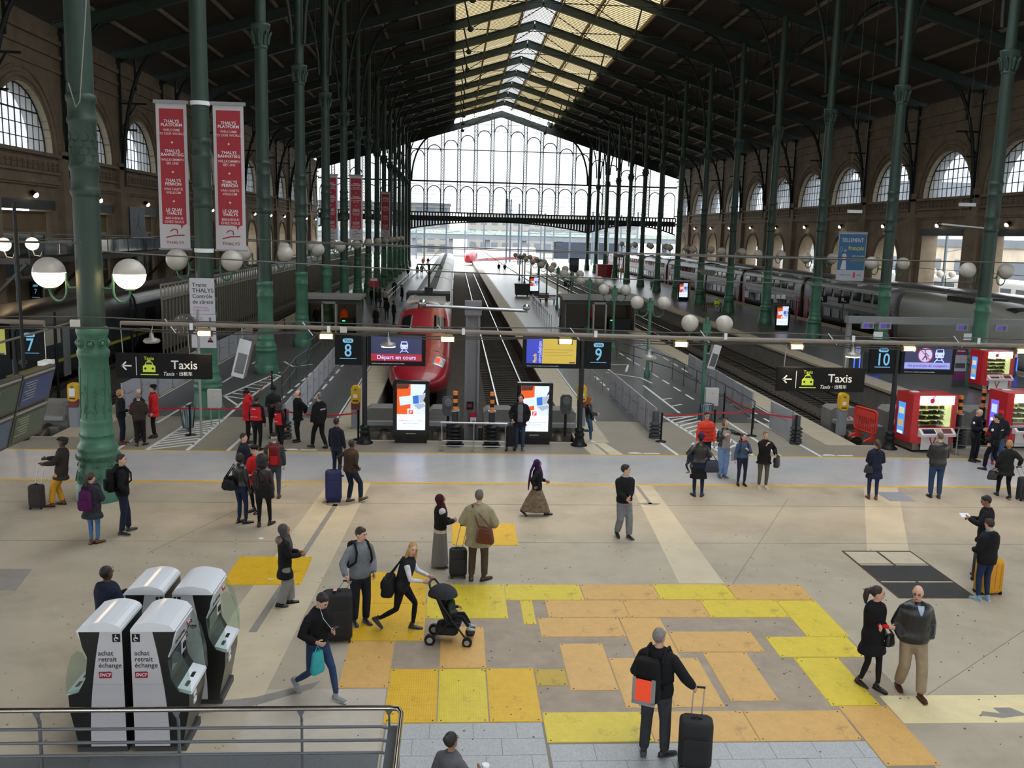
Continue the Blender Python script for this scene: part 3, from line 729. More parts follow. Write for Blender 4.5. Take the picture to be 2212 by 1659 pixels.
MB().box(23, 45, -.2, 9.5, 0, 5.4).build('underpass_shade', M('underpass shade', '2c3340', .9), br)  # solid dark block stands in for the shade under the deck
for i, (x, y, h) in enumerate([(-7, 215, 12), (-2.2, 235, 11), (12.2, 222, 16), (13.3, 226, 16), (15.2, 224, 15), (17, 240, 12), (22, 230, 13), (24, 262, 12), (29, 236, 12), (33, 215, 13), (36, 245, 14), (40, 225, 13), (46, 235, 14), (8, 262, 10), (-12, 250, 11), (-16, 222, 11), (-20, 240, 12), (3, 285, 11), (30, 285, 12)]):
    t = thing('catenary_mast', 'pale galvanised catenary mast beyond the station end', 'mast', (x, y, -1.05), 0, 'catenary masts in the yard')
    MB().bar((0, 0, 0), (0, 0, h), .38, .38).build('pole', mast, t); b = MB(); b.bar((0, 0, h*.7), (3.4, 0, h*.74), .1, .12); b.bar((0, 0, h*.86), (3.2, 0, h*.76), .07, .07); b.build('cantilever_arm', mast, t)
for x, y, h, w in ((31, 255, 9, 22), (52, 262, 11, 26), (-22, 268, 8.5, 22)):
    t = thing('catenary_portal', {31: 'grey catenary portal frame in the middle of the yard', 52: 'tall grey catenary portal frame behind the right-hand columns', -22: 'low grey catenary portal frame beyond the banner columns'}[x], 'portal frame', (x, y, -1.05))
    for s in (-1, 1): MB().bar((s*w/2, 0, 0), (s*w/2, 0, h), .35, .35).build('leg', mast, t)
    b = MB(); b.bar((-w/2, 0, h), (w/2, 0, h), .2, .2); b.bar((-w/2, 0, h-1), (w/2, 0, h-1), .15, .15)
    for k in range(12): b.bar((-w/2+w*k/12, 0, h-1+(k % 2)), (-w/2+w*(k+1)/12, 0, h-(k % 2)), .08, .08)
    b.build('beam', mast, t)
yard = struct(MB().box(-80, 130, 186, 500, -1.08, -1.0).build('yard_ground', M('pale ballast yard', '9a958c', .95, var=.2, vs_=2)))
struct(MB().box(45.2, 130, 20, 186, -1.2, -.9).build('annexe_ground', M('annexe ground', 'a7a29a', .9, var=.1, vs_=.5)))
struct(MB().box(-130, -28.2, -8, 186, -1.2, -.9).build('street_ground', MATS['annexe ground']))
# annexe seen through the right-hand openings: white and green commuter train, viaduct wall
tr = thing('commuter_train', 'white commuter train with bright green ends behind the right stone wall', 'train', (58, 60, -.9))
wt = M('white train paint', 'd9dcdf', .3); gt = M('bright green train paint', '5cc437', .35)
for k in range(5):
    b = MB(); y0 = k*19; b.prism(rrect(-1.4, 1.4, .7, 4.3, .4), y0, y0+18.6, 'xz', 0); b.prism(rrect(-1.42, 1.42, .7, 2.2, .2), y0, y0+4.5, 'xz', 1); b.prism(rrect(-1.42, 1.42, .7, 2.2, .2), y0+14, y0+18.6, 'xz', 1)
    o = b.build('carriage', [wt, gt], tr)
    for j in range(6): MB().box(-1.44, -1.38, y0+1.6+j*2.7, y0+3.4+j*2.7, 2.4, 3.5).build('window', winm, o)
vw = thing('viaduct_wall', 'low pale viaduct with parapet beyond the annexe tracks', 'viaduct', (75, 40, -.9))
MB().box(0, 8, 0, 150, 0, 7.5).build('wall', M('pale viaduct concrete', 'b8ab9b', .9, var=.15, vs_=.4), vw); MB().box(-.3, .4, 0, 150, 7.5, 8.6).build('parapet', farmat, vw)
for k in range(12): MB().box(-.06, 0, 4+k*12, 12+k*12, 2.2, 5.6).build('arch_panel', winm, vw)
for k in range(9):
    t = thing('annexe_lamp', 'small double globe lamp among the annexe tracks', 'street lamp', (47.5+2.6*(k % 3), 62+k*8.5, -.9), 0, 'annexe globe lamps')
    MB().tube([(0, 0, 0), (0, 0, 5)], .06, 6).build('post', iron, t)
    for s in (-1, 1): MB().sph((s*.6, 0, 5), .34, 12, 8).build('globe', globe_off, t); MB().tube([(0, 0, 4.5), (s*.6, 0, 4.66)], .03, 5).build('arm', iron, t)
for y in (78, 100, 60):
    t = thing('annexe_mast', 'pale steel mast standing between the annexe tracks', 'mast', (54, y, -.9), 0, 'annexe masts'); MB().tube([(0, 0, 0), (0, 0, 12)], .16, 8).build('pole', mast, t); MB().tube([(0, 0, 7), (3, 0, 7.6)], .05, 5).build('arm', mast, t)

# ================= trains =================
def secpt(w, zb, zt, p, a):
    c, s = cos(a), sin(a); zc, h = (zb+zt)/2, (zt-zb)/2
    return (w*math.copysign(abs(c)**p, c), zc+h*math.copysign(abs(s)**p, s))
def interp(st, y):
    for a, b in zip(st, st[1:]):
        if y <= b[0]:
            t = (y-a[0])/(b[0]-a[0]); return [a[k]+(b[k]-a[k])*t for k in range(len(a))]
    return list(st[-1])
def loft(st, ys, pick, n=40, caps=True):
    """train body: superellipse sections; pick(y,x,z) chooses the paint"""
    b = MB(); rings = []
    for y in ys:
        q = interp(st, y); rings.append([(*secpt(q[1], q[2], q[3], q[4], 2*pi*j/n), y) for j in range(n)])
    for r0, r1 in zip(rings, rings[1:]):
        for j in range(n):
            k = (j+1) % n; P = [(x, y, z) for x, z, y in (r0[j], r0[k], r1[k], r1[j])]
            c = [sum(p[i] for p in P)/4 for i in range(3)]
            b.add(P, [(0, 1, 2, 3)], pick(c[1], c[0], c[2]), True)
    if caps:
        for r in (rings[0], rings[-1]): b.add([(x, y, z) for x, z, y in r], [tuple(range(n))], 0)
    o = b
    bmv = {}; vs = []; fs = []
    for f in b.f:
        g = []
        for i in f:
            key = tuple(round(q, 4) for q in b.v[i])
            if key not in bmv: bmv[key] = len(vs); vs.append(key)
            g.append(bmv[key])
        fs.append(g)
    b.v, b.f = vs, fs
    return b
def surfpatch(st, y0, y1, a0, a1, off, ny=8, na=6):
    """thin patch lying on the lofted skin, angles in degrees"""
    vs = []
    for k in (0, 1):
        for i in range(ny+1):
            y = y0+(y1-y0)*i/ny; q = interp(st, y)
            for j in range(na+1):
                a = rad(a0+(a1-a0)*j/na); d = off*k
                x, z = secpt(q[1]+d, q[2]-d, q[3]+d, q[4], a); vs.append((x, y-d*.4, z))
    n = (ny+1)*(na+1); W = na+1; fs = []
    for i in range(ny):
        for j in range(na): q = n+i*W+j; fs.append((q, q+1, q+W+1, q+W))
    for i in range(ny):
        for j in (0, na): q = i*W+j; fs.append((q, q+W, n+q+W, n+q))
    for j in range(na):
        for i in (0, ny): q = i*W+j; fs.append((q, q+1, n+q+1, n+q))
    return MB().add(vs, fs, 0, True)
tred = M('wine red train paint', '8f1a26', .3, coat=.4, var=.06, vs_=.8); tsil = M('silver train roof', 'b4b2ac', .3, .6, var=.12, vs_=2); tgry = M('grey train skirt', '57585a', .5); tblk = M('black rubber', '121212', .6)
tglass = M('dark train glass', '15181b', .08, 0, spec=.7)
redlamp = M('red tail lamp', 'ff2a1a', .3, emit=4, ecol='ff1208'); clearlamp = M('clear headlamp', 'b9bdc0', .15, .4)
TH = thing('red_high_speed_train', 'wine red high-speed train with silver roof standing at the first buffer stop', 'train', (-1.55, 40.3, 0))
st = [(0, .45, .12, .5, .8), (.25, .9, -.05, .72, .75), (.8, 1.2, -.25, .98, .7), (1.8, 1.36, -.38, 1.25, .62), (4.2, 1.42, -.45, 1.72, .58), (5.8, 1.43, -.45, 2.12, .55), (7.7, 1.42, -.45, 2.8, .55), (9.2, 1.42, -.45, 3.08, .55), (10.5, 1.42, -.45, 3.15, .55), (23, 1.42, -.45, 3.15, .55)]
ys = [0, .1, .25, .5, .8, 1.2, 1.8, 2.5, 3.3, 4.2, 5, 5.8, 6.7, 7.7, 8.5, 9.2, 9.9, 10.5, 13, 16, 19, 22.3]
def pk(y, x, z): return 2 if z < -.28 else (1 if (y > 10.2 and z > 2.2) else 0)
loft(st, ys, pk).build('power_car', [tred, tsil, tgry], TH)
for a0, a1, m, nm in ((50, 80, tglass, 'windscreen'), (100, 130, tglass, 'windscreen')): surfpatch(st, 6.0, 7.5, a0, a1, .012).build(nm, m, TH)
surfpatch(st, 8.6, 9.6, 95, 125, .02).build('roof_hatch', M('grey green hatch', '6a6f68', .5), TH)
surfpatch(st, 5.75, 5.95, 45, 135, .02).build('bonnet_seam', tblk, TH); surfpatch(st, 2.9, 2.97, 25, 155, .012).build('bonnet_seam', tblk, TH)
for a0, a1 in ((38, 72), (108, 142)):
    lp = surfpatch(st, 1.2, 2.2, a0, a1, .015).build('headlamp', clearlamp, TH)
    am = (a0+a1)/2+(7 if a0 < 90 else -7); surfpatch(st, 1.45, 1.95, am-5, am+5, .04).build('tail_lamp', redlamp, lp)
b = MB()
for k in range(5): b.bar((-.85+.1*k, 13.2+1.6*k, 3.2), (-.85+.1*k, 14.6+1.6*k, 3.2), .12, .06)
for k in range(14): b.box(-1.05, 1.05, 11+k*.3, 11.06+k*.3, 3.05, 3.19)
b.build('roof_ribs', tsil, TH)
MB().box(-1.3, 1.3, 15.2, 17.6, 2.85, 3.32).build('roof_well', tblk, TH)
b = MB(); b.box(-.25, .25, 16, 17, 3.3, 3.6); b.tube([(0, 16.4, 3.5), (0, 17.2, 4.3), (0, 16.2, 5.0)], .07, 6); b.tube([(-.75, 16.2, 4.75), (-.7, 16.2, 4.98), (.7, 16.2, 4.98), (.75, 16.2, 4.75)], .04, 6); b.tube([(-.75, 16.5, 4.75), (-.7, 16.5, 4.98), (.7, 16.5, 4.98), (.75, 16.5, 4.75)], .04, 6)
b.tube([(0, 17.2, 4.3), (-.5, 16.3, 5)], .03, 5); b.tube([(0, 17.2, 4.3), (.5, 16.3, 5)], .03, 5); b.build('pantograph', tblk, TH)
def pkc(y, x, z): return 2 if z < -.25 else (1 if z > 1.9 else (3 if .75 < z < 1.7 else 0))
stc = [(0, 1.42, -.45, 3.0, .55), (19, 1.42, -.45, 3.0, .55)]
car = loft(stc, [0, .3, 18, 18.3], lambda y, x, z: 2 if z < -.25 else (1 if z > 1.0 else 0)).build('carriage', [tred, M('silver carriage side', 'a6a6a2', .35, .4), tgry], TH, (0, 22.6, 0))
cb = MB(); cb.box(-.25, .25, .5, 17.8, 2.96, 3.06); cb.build('roof_cable_duct', M('dark duct', '3d3d3d', .6), car)
for s in (-1, 1):
    for j in range(7): MB().box(s*1.40-.03, s*1.40+.03, 1.5+j*2.3, 3.0+j*2.3, 1.15, 1.95).build('window', tglass, car)
for k in range(1, 6): dup(car, (0, 22.6+18.7*k, 0), parent=TH)
# second red and white train on the curve outside
T2 = thing('red_white_train', 'red and white high-speed train leaving on the curve beyond the station end', 'train', (3, 222, 0))
twhite = M('white red-banded paint', 'd8d8d8', .4)
for k in range(3):
    a = -.22-.14*k; x0, y0 = sum(18.7*sin(.22+.14*q) for q in range(k)), sum(18.7*cos(.22+.14*q) for q in range(k))
    o = loft([(0, .5, -.3, 1.4, .6), (2, 1.3, -.4, 2.2, .6), (5, 1.42, -.45, 3.1, .55), (18.5, 1.42, -.45, 3.1, .55)] if k == 0 else stc, [0, 1, 2, 3.5, 5, 18.3] if k == 0 else [0, .3, 18, 18.3], (lambda y, x, z: 0 if y < 6 or z > 2.6 or z < .4 else 1) if k == 0 else (lambda y, x, z: 0 if z > 2.6 or z < .4 else 1), 24).build('carriage', [tred, twhite], T2, (x0, y0, 0), a)
    for j in range(6): MB().box(-1.45, -1.38, 4.5+j*2.1, 6+j*2.1, 1.2, 2.1).build('window', winm, o)
# dark train on the left
dk = M('dark blue grey train paint', '2b3136', .3, coat=.3); dkroof = M('brown black train roof', '2a2523', .35); ylw = M('yellow body stripe', '8f8a2c', .5); cream = M('cream cab panel', '8d8b7c', .4)
TD = thing('dark_train', 'dark blue grey train with thin yellow stripe left of the ribbed fence', 'train', (-20.1, 35.0, 0))
sd = [(0, .6, -.1, .9, .7), (1.2, 1.2, -.4, 1.6, .65), (3.2, 1.42, -.5, 2.3, .6), (6, 1.46, -.55, 2.95, .55), (8.5, 1.46, -.55, 3.2, .52), (30, 1.46, -.55, 3.2, .52)]
def pkd(y, x, z): return 1 if z > 2.2 else (2 if 5.2 < y < 10 and z > 1.55 else 0)
loft(sd, [0, .4, 1.2, 2.2, 3.2, 4.6, 5.3, 6, 7.2, 8.5, 10, 13, 17, 20.4], pkd, 64).build('cab_car', [dk, dkroof, cream, ylw], TD)
surfpatch(sd, 3.4, 5.6, 40, 140, .012).build('windscreen', tglass, TD)
MB().box(1.44, 1.475, 10.2, 11.0, -.35, 2.0).build('cab_door', M('grey door edge', '6b6e70', .4), TD)
text('4023', .42, M('grey train number', '6e7275', .6), TD, (1.47, 6.0, .95), (pi/2, 0, pi/2))
dcs = [(0, 1.46, -.55, 3.2, .52), (19, 1.46, -.55, 3.2, .52)]
dcar = loft(dcs, [0, .3, 5, 12, 18.3], lambda y, x, z: 1 if z > 2.85 else (2 if 2.3 < z else 0), 64).build('carriage', [dk, dkroof, M('light roof edge panel', 'a9aaa8', .3, .3), ylw], TD, (0, 20.8, 0))
MB().box(1.44, 1.475, 0, 18.4, .42, .56).build('body_stripe', ylw, dcar); MB().box(1.43, 1.47, 4.5, 20.4, .42, .56).build('body_stripe', ylw, TD)
for j in range(6): MB().box(1.44, 1.475, 1.4+j*2.8, 3.4+j*2.8, 1.1, 1.95).build('window', tglass, dcar)
for k in range(1, 6): dup(dcar, (0, 20.8+18.7*k, 0), parent=TD)
# silver double-deck train on the right
sil = M('silver grey train side', '74767a', .35, .3, var=.1, vs_=1); dgr = M('dark grey train side', '232427', .35); rstr = M('red body stripe', '7c1a28', .4); drd = M('raspberry train door', '8a1c38', .4)
TG = thing('silver_double_deck_train', 'silver double-deck train with thin red stripe beside the ticket gate platform', 'train', (34.0, 48.0, 0))
sg = [(0, .8, -.2, 1.2, .7), (1.5, 1.3, -.4, 2.0, .6), (4, 1.45, -.5, 3.1, .55), (7, 1.46, -.5, 3.5, .5), (30, 1.46, -.5, 3.5, .5)]
loft(sg, [0, .6, 1.5, 2.6, 4, 5.5, 7, 12, 18], lambda y, x, z: 0, 32).build('power_car', [M('pale grey power car', '8a8a83', .4)], TG)
surfpatch(sg, 4.6, 5.6, 60, 120, .02).build('roof_well', tblk, TG); MB().box(-1.2, 1.2, 9, 12, 3.3, 3.62).build('roof_well', tblk, TG)
gs = [(0, 1.46, -.5, 3.55, .45), (19, 1.46, -.5, 3.55, .45)]
gcar = loft(gs, [0, .3, 18.2, 18.4], lambda y, x, z: 1 if z < 1.52 else 0, 72).build('carriage', [sil, dgr, rstr], TG, (0, 18.6, 0))
lit = M('lit train window', 'c9dcd8', .2, emit=.5, ecol='dcebe6')
for j in range(8): 
    MB().box(-1.50, -1.42, 2.2+j*1.9, 3.6+j*1.9, 2.25, 2.95).build('upper_window', tglass, gcar); MB().box(-1.50, -1.42, 2.2+j*1.9, 3.6+j*1.9, .55, 1.25).build('lower_window', tglass, gcar)
MB().box(-1.5, -1.42, .55, 1.5, -.3, 1.75).build('door', drd, gcar); MB().box(-1.5, -1.42, 16.9, 17.8, -.3, 1.75).build('door', drd, gcar)
MB().box(-1.475, -1.44, 0, 18.4, 1.87, 1.94).build('body_stripe', rstr, gcar)
MB().tube([(x, 18.5, z) for x, z in ((-1.5, -.4), (-1.52, 2.6), (-1.2, 3.45), (0, 3.62), (1.2, 3.45), (1.5, 2.6))], .14, 6).build('gangway_bellows', tblk, gcar)
rb = MB()
for j in range(9): rb.box(-1.1+.25*(j % 3), -.6+.25*(j % 3), 1.5+1.8*j, 2.2+1.8*j, 3.4, 3.6)
rb.build('roof_boxes', M('pale roof boxes', 'b0b3b5', .4, .2), gcar)
for k in range(1, 7): dup(gcar, (0, 18.6+18.7*k, 0), parent=TG)
T5 = thing('grey_train_by_wall', 'grey train with dark windows on the track close to the right stone wall', 'train', (39.6, 52, 0))
wcar = loft(gs, [0, .3, 18.2, 18.4], lambda y, x, z: 1 if z < 1.52 else 0, 40).build('carriage', [sil, dgr, rstr], T5)
for j in range(8): MB().box(-1.50, -1.42, 2.2+j*1.9, 3.6+j*1.9, 1.7, 2.6).build('window', tglass, wcar)
for k in range(1, 7): dup(wcar, (0, 18.7*k, 0), parent=T5)

bog = MB()
for yy in (-1.1, 1.1):
    for s in (-1, 1): bog.tube([(s*.69, yy, -.41), (s*.8, yy, -.41)], .44, 16)
bog.box(-.95, .95, -1.5, 1.5, -.55, -.15)
bogm = bog.mesh('bogie', tblk)
def bogies(t, lst, dx=0):
    for y in lst:
        o = bpy.data.objects.new('bogie', bogm); COL.objects.link(o); o.parent = t; o.location = (dx, y, 0)
bogies(TH, [5, 19]+[22.6+18.7*k for k in range(1, 7)]); bogies(TD, [5, 17]+[20.8+18.7*k for k in range(1, 7)]); bogies(TG, [4, 15]+[18.6+18.7*k for k in range(1, 8)]); bogies(T5, [2]+[18.7*k for k in range(1, 8)])
# ================= concourse furniture =================
blackm = M('satin black', '101113', .5, spec=.3); blackg = M('gloss black', '101113', .15); whitep = M('white print', 'e2e4e6', .5); bluep = M('sky blue print', '6fb2d8', .5, emit=.35, ecol='7cc0e6')
lime = M('lime print', 'b9cf3a', .5, emit=.15); redp = M('red print', 'b3202c', .5); alu = M('brushed aluminium', 'a9abad', .3, .9); greyp = M('grey panel', '8b8d90', .5); darkp = M('dark grey panel', '3b3d40', .5); purp = M('purple print', '5b3d86', .5)
def scr(name, c, e): return M(name, c, .3, emit=e, ecol=c)
T = (pi/2, 0, 0)
# --- hanging taxi signs ---
def taxi_sign(x0, y, z0, lab):
    t = thing('taxi_sign', lab, 'sign', (x0+1.15, y, z0+.31), 0, 'hanging taxi signs')
    MB().box(-1.15, 1.15, -.05, .05, -.31, .31).build('panel', M('sign black', '0b0c0f', .6, spec=.2), t)
    for x in (-.98, .62): MB().tube([(x, 0, .3), (x, -.1, 1.06)], .012, 6).build('hanger_rod', alu, t)
    text('Taxis', .30, whitep, t, (.5, -.053, .03)); text('Taxis', .115, lime, t, (-.35, -.053, .19)); text('Taxis ·', .13, whitep, t, (-.03, -.053, -.19), al='LEFT', shear=.3); text('出租车', .11, whitep, t, (.36, -.053, -.19), al='LEFT')
    b = MB(); b.box(-.665, -.65, -.054, -.05, -.23, .22)
    b.bar((-1.0, -.052, 0), (-.77, -.052, 0), .004, .035); b.bar((-1.005, -.052, -.01), (-.9, -.052, .1), .004, .035); b.bar((-1.005, -.052, .01), (-.9, -.052, -.1), .004, .035); b.build('arrow_and_rule', whitep, t)
    b = MB(); b.prism([(-.5, -.15), (-.2, -.15), (-.2, .0), (-.25, .035), (-.28, .11), (-.42, .11), (-.45, .035), (-.5, 0)], -.055, -.05); b.box(-.39, -.31, -.055, -.05, .115, .145); b.box(-.56, -.13, -.055, -.05, -.22, -.2); b.build('taxi_pictogram', lime, t)
    b = MB(); b.prism([(-.435, .04), (-.265, .04), (-.29, .09), (-.41, .09)], -.058, -.05); b.lathe([(.03, 0), (.028, .004)], 10, (0, 0, 0)) if 0 else None
    for x in (-.44, -.26): b.prism(arcpts(x, -.06, .028, 0, 330, 10), -.058, -.05)
    b.build('taxi_windows', blackm, t)
taxi_sign(-8.25, 23.05, 3.24, 'black taxi sign hanging near the banner column'); taxi_sign(8.3, 23.05, 3.16, 'black taxi sign hanging near the vending machines')
# --- track-number totems with information screens ---
def totem(x, num, s, lab, fill):
    t = thing('platform_totem', lab, 'sign', (x, 30.2, 0), 0, 'track number totems')
    MB().lathe([(.28, 0), (.28, .04), (.2, .1), (.14, .3), (.17, .34), (.17, .42), (.12, .46), (.16, .5), (.16, .58), (.1, .62)], 14).build('base', blackm, t)
    MB().lathe([(.085, .6), (.085, 3.55)], 12).build('post', M('dark post paint', '202225', .5, spec=.3), t)
    a = s*.07; p = MB().box(min(s*.1, s*.95), max(s*.1, s*.95), -.08, .08, 2.62, 3.6).build('number_panel', M('number panel', '0d1013', .6, spec=.2), t)
    cx = s*.525
    b = MB(); b.prism(rrect(cx-.17, cx+.17, 3.35, 3.49, .065), -.085, -.08); b.build('track_word_badge', bluep, p); text('Voie', .13, M('badge lettering', '14202c', .5), p, (cx, -.088, 3.425)); text(num, .58, bluep, p, (cx, -.083, 3.08), sx=.85); b = MB(); b.box(cx-.27, cx+.27, -.085, -.08, 2.83, 2.85); b.build('rule', bluep, p)
    q = MB().box(min(-s*.1, -s*1.98), max(-s*.1, -s*1.98), -.1, .1, 2.62, 3.66).build('screen_housing', M('screen housing', '121417', .6, spec=.2), t)
    c2 = -s*1.04; fill(q, c2-.82, c2+.82, 2.78, 3.6)
    text('Attention: train susceptible de partir avant l’heure affichée', .045, whitep, q, (c2-.8, -.103, 2.695), al='LEFT')
    return t
def rect(p, n, x0, x1, z0, z1, m, y=-.104, d=.004): return MB().box(x0, x1, y, y+d, z0, z1).build(n, m, p)
tlil = scr('lilac screen lettering', 'aab4ff', 1.0); navy = scr('navy screen', '262d52', .5); redscr = scr('red screen band', '9c1f2e', .55)
def pic_train(p, x, z, k, m=None):
    m = m or tlil; b = MB(); b.prism([(x-.12*k, z-.08*k), (x+.12*k, z-.08*k), (x+.14*k, z+.05*k), (x+.1*k, z+.2*k), (x-.1*k, z+.2*k), (x-.14*k, z+.05*k)], -.110, -.104)
    b.bar((x-.05*k, -.107, z-.1*k), (x-.15*k, -.107, z-.22*k), .004, .025*k); b.bar((x+.05*k, -.107, z-.1*k), (x+.15*k, -.107, z-.22*k), .004, .025*k); b.bar((x-.1*k, -.107, z-.16*k), (x+.1*k, -.107, z-.16*k), .004, .02*k); b.build('train_pictogram', m, p)
    b = MB(); b.box(x-.09*k, x+.09*k, -.112, -.109, z+.08*k, z+.16*k)
    for s in (-1, 1): b.box(x+s*.08*k-.015*k, x+s*.08*k+.015*k, -.112, -.109, z-.03*k, z)
    b.build('train_pictogram_windows', navy, p)
def fill8(p, x0, x1, z0, z1): rect(p, 'screen', x0, x1, z0+.23, z1, navy); rect(p, 'screen_band', x0, x1, z0, z0+.23, redscr); text('Départ en cours', .19, tlil, p, ((x0+x1)/2, -.106, z0+.115)); pic_train(p, (x0+x1)/2+.25, z0+.47, .9)
def fill9(p, x0, x1, z0, z1):
    xm = x0+.52; rect(p, 'screen', x0, xm, z0, z1, scr('blue screen panel', '2f3aa8', .7)); rect(p, 'screen', xm, x1, z0, z1, scr('ochre screen panel', 'b39a3c', .7))
    text('flash', .17, scr('ochre screen lettering', 'c9ad52', .9), p, (x0+.28, -.106, z0+.02), (pi/2, -pi/2, 0), 'LEFT'); text('circulation', .17, tlil, p, (x0+.44, -.106, z0+.02), (pi/2, -pi/2, 0), 'LEFT')
    for k, w in enumerate((.95, .8, .95)): rect(p, 'screen_text_line', xm+.06, xm+.06+w, z0+.45-k*.09, z0+.465-k*.09, scr('dull ochre line', '8f7c3a', .6), -.107)
    rect(p, 'screen_logo', x1-.22, x1-.03, z0+.02, z0+.06, navy, -.107)
def fill10(p, x0, x1, z0, z1):
    rect(p, 'screen', x0, x1, z0, z1, navy); rect(p, 'screen_band', x0+.0, x1-.05, z0+.03, z0+.24, scr('lilac screen band', '8089c8', .9), -.108); text('Ne prend pas de voyageurs', .125, scr('plum screen lettering', '6c3f86', .6), p, ((x0+x1)/2-.02, -.114, z0+.135))
    c = (x0+x1)/2-.12; z = z0+.5; b = MB(); b.prism(arcpts(c, z, .25, 0, 345, 24), -.109, -.104); b.build('prohibition_disc', scr('pale screen disc', 'a9a6cf', .9), p)
    b = MB(); b.tube([(xx, -.11, zz) for xx, zz in arcpts(c, z, .245, 0, 360, 24)], .014, 4); b.bar((c-.17, -.112, z+.17), (c+.17, -.112, z-.17), .006, .03); b.build('prohibition_ring', scr('red screen ring', 'b23a3a', .9), p)
    b = MB(); b.sph((c-.02, -.112, z+.14), (.03, .004, .03), 8, 5); b.bar((c-.02, -.112, z+.1), (c, -.112, z-.02), .004, .07); b.bar((c, -.112, z-.02), (c-.09, -.112, z-.17), .004, .035); b.bar((c, -.112, z-.02), (c+.07, -.112, z-.17), .004, .035); b.bar((c, -.112, z+.07), (c+.12, -.112, z-.04), .004, .025); b.build('walking_figure', navy, p)
    pic_train(p, c+.5, z, 1.15)
def fill7(p, x0, x1, z0, z1): rect(p, 'screen', x0, x1, z0, z1, scr('olive screen panel', '8f8f3c', .6)); rect(p, 'screen_logo', x1-.3, x1-.05, z0, z0+.05, navy, -.107)
totem(-2.89, '8', -1, 'black totem reading Voie 8 with a red and blue departure screen', fill8); totem(4.26, '9', 1, 'black totem reading Voie 9 with a blue and ochre notice screen', fill9)
totem(14.98, '10', -1, 'black totem reading Voie 10 with a no boarding screen', fill10); totem(-13.96, '7', 1, 'black totem reading Voie 7 with an olive screen', fill7)
for x, y, n in ((-27+.8, 60, '7'), (27.9, 47.3, '10')):
    t = thing('hanging_track_number', 'slim dark panel reading Voie %s hung %s' % (n, 'by the left stone wall' if n == '7' else 'beside the ticket gates'), 'sign', (x, y, 0), 0)
    MB().tube([(.1, 0, 0), (.1, 0, 2.2)], .05, 8).build('post', blackm, t); MB().box(-.36, .36, -.06, .06, 2.1, 3.25).build('panel', MATS['number panel'], t); MB().prism(rrect(-.15, .15, 2.92, 3.06, .06), -.066, -.06).build('track_word_badge', bluep, t); text(n, .42, bluep, t, (0, -.063, 2.62), sx=.8); MB().box(-.25, .25, -.064, -.06, 2.24, 2.27).build('rule', bluep, t)
# --- free-standing advertising screens ---
AD = {k: scr('ad '+k, c, e) for k, c, e in (('white', 'cfdcf6', 1.2), ('orange', 'd4541c', .8), ('brown', '5c2a16', .5), ('pale', 'b9c6e6', 1.1), ('blue', '2b62b8', .9), ('black', '141820', .2), ('grey', '9aa6b8', .8), ('red', 'd8281e', .9), ('text', '6f8fc9', .8))}
def ad_panel(x, y, lab, k=1.0, cat='advertising screen', group=None):
    t = thing('advertising_screen', lab, cat, (x, y, 0), 0, group); t.scale = (k, k, k)
    MB().box(-.53, .53, -.13, .13, 0, .2).build('plinth', blackm, t)
    b = MB(); b.prism(rrect(-.6, .6, .17, 2.09, .03), -.12, .12); b.build('cabinet', blackg, t)
    s = MB().box(-.465, .465, -.128, -.119, .45, 1.99).build('screen', AD['white'], t)
    def r(n, x0, x1, z0, z1, m, q=1): return MB().box(x0, x1, -.128-.002*q, -.127, z0, z1).build(n, AD[m], s)
    r('orange_field', -.465, -.02, .98, 1.99, 'orange'); r('pale_field', -.02, .465, .98, 1.99, 'pale')
    b = MB(); b.prism([(-.46, 1.83), (-.1, 1.85), (-.06, 1.99), (-.46, 1.99)], -.133, -.127); b.build('bag_print', AD['brown'], s)
    b = MB(); b.prism([(-.4, 1.56), (.02, 1.62), (.04, 1.34), (-.36, 1.27)], -.134, -.127); b.build('document_print', AD['pale'], s)
    b = MB(); b.prism([(.05, 1.6), (.24, 1.63), (.26, 1.35), (.07, 1.33)], -.134, -.127); b.build('photo_print', AD['blue'], s)
    b = MB(); b.prism([(.24, 1.62), (.465, 1.66), (.465, 1.4), (.28, 1.36)], -.133, -.127); b.build('laptop_print', AD['grey'], s)
    b = MB(); b.prism([(.07, 1.3), (.43, 1.36), (.465, 1.25), (.25, 1.15)], -.133, -.127); b.build('keyboard_print', AD['grey'], s)
    b = MB(); b.prism([(.38, 1.66), (.465, 1.72), (.465, 1.84)], -.135, -.127); b.prism([(.4, 1.45), (.465, 1.6), (.465, 1.36)], -.135, -.127); b.build('sleeve_print', AD['black'], s)
    r('logo_tile', -.12, .1, .95, 1.17, 'white', 3); r('logo_field', -.085, .065, .99, 1.13, 'red', 4)
    b = MB(); b.tube([(-.05, -.137, 1.02), (.0, -.137, 1.05), (.03, -.137, 1.1), (-.02, -.137, 1.1), (-.04, -.137, 1.06)], .01, 4); b.build('logo_mark', AD['white'], s)
    text('En          , tout a changé', .082, AD['text'], s, (0, -.131, .77)); text('200 ans', .082, AD['red'], s, (-.21, -.132, .77)); text('sauf nos valeurs.', .082, AD['text'], s, (0, -.131, .68))
    text('MEDIATRANSPORTS', .035, whitep, t, (0, -.122, .32))
    return t
ad_panel(-1.37, 30.4, 'tall black advertising screen with an orange bank advert beside the Voie 8 totem'); ad_panel(2.74, 30.4, 'tall black advertising screen behind the man with headphones, bank advert')
ad_panel(25.5, 70.6, 'black advertising screen on the ticket gate platform nearest to the gates', .95); ad_panel(25.3, 101.5, 'black advertising screen on the ticket gate platform by a yellow validator', 1.0); ad_panel(9.2, 107, 'black advertising screen on the lamp post platform beside a grey bin', 1.0)
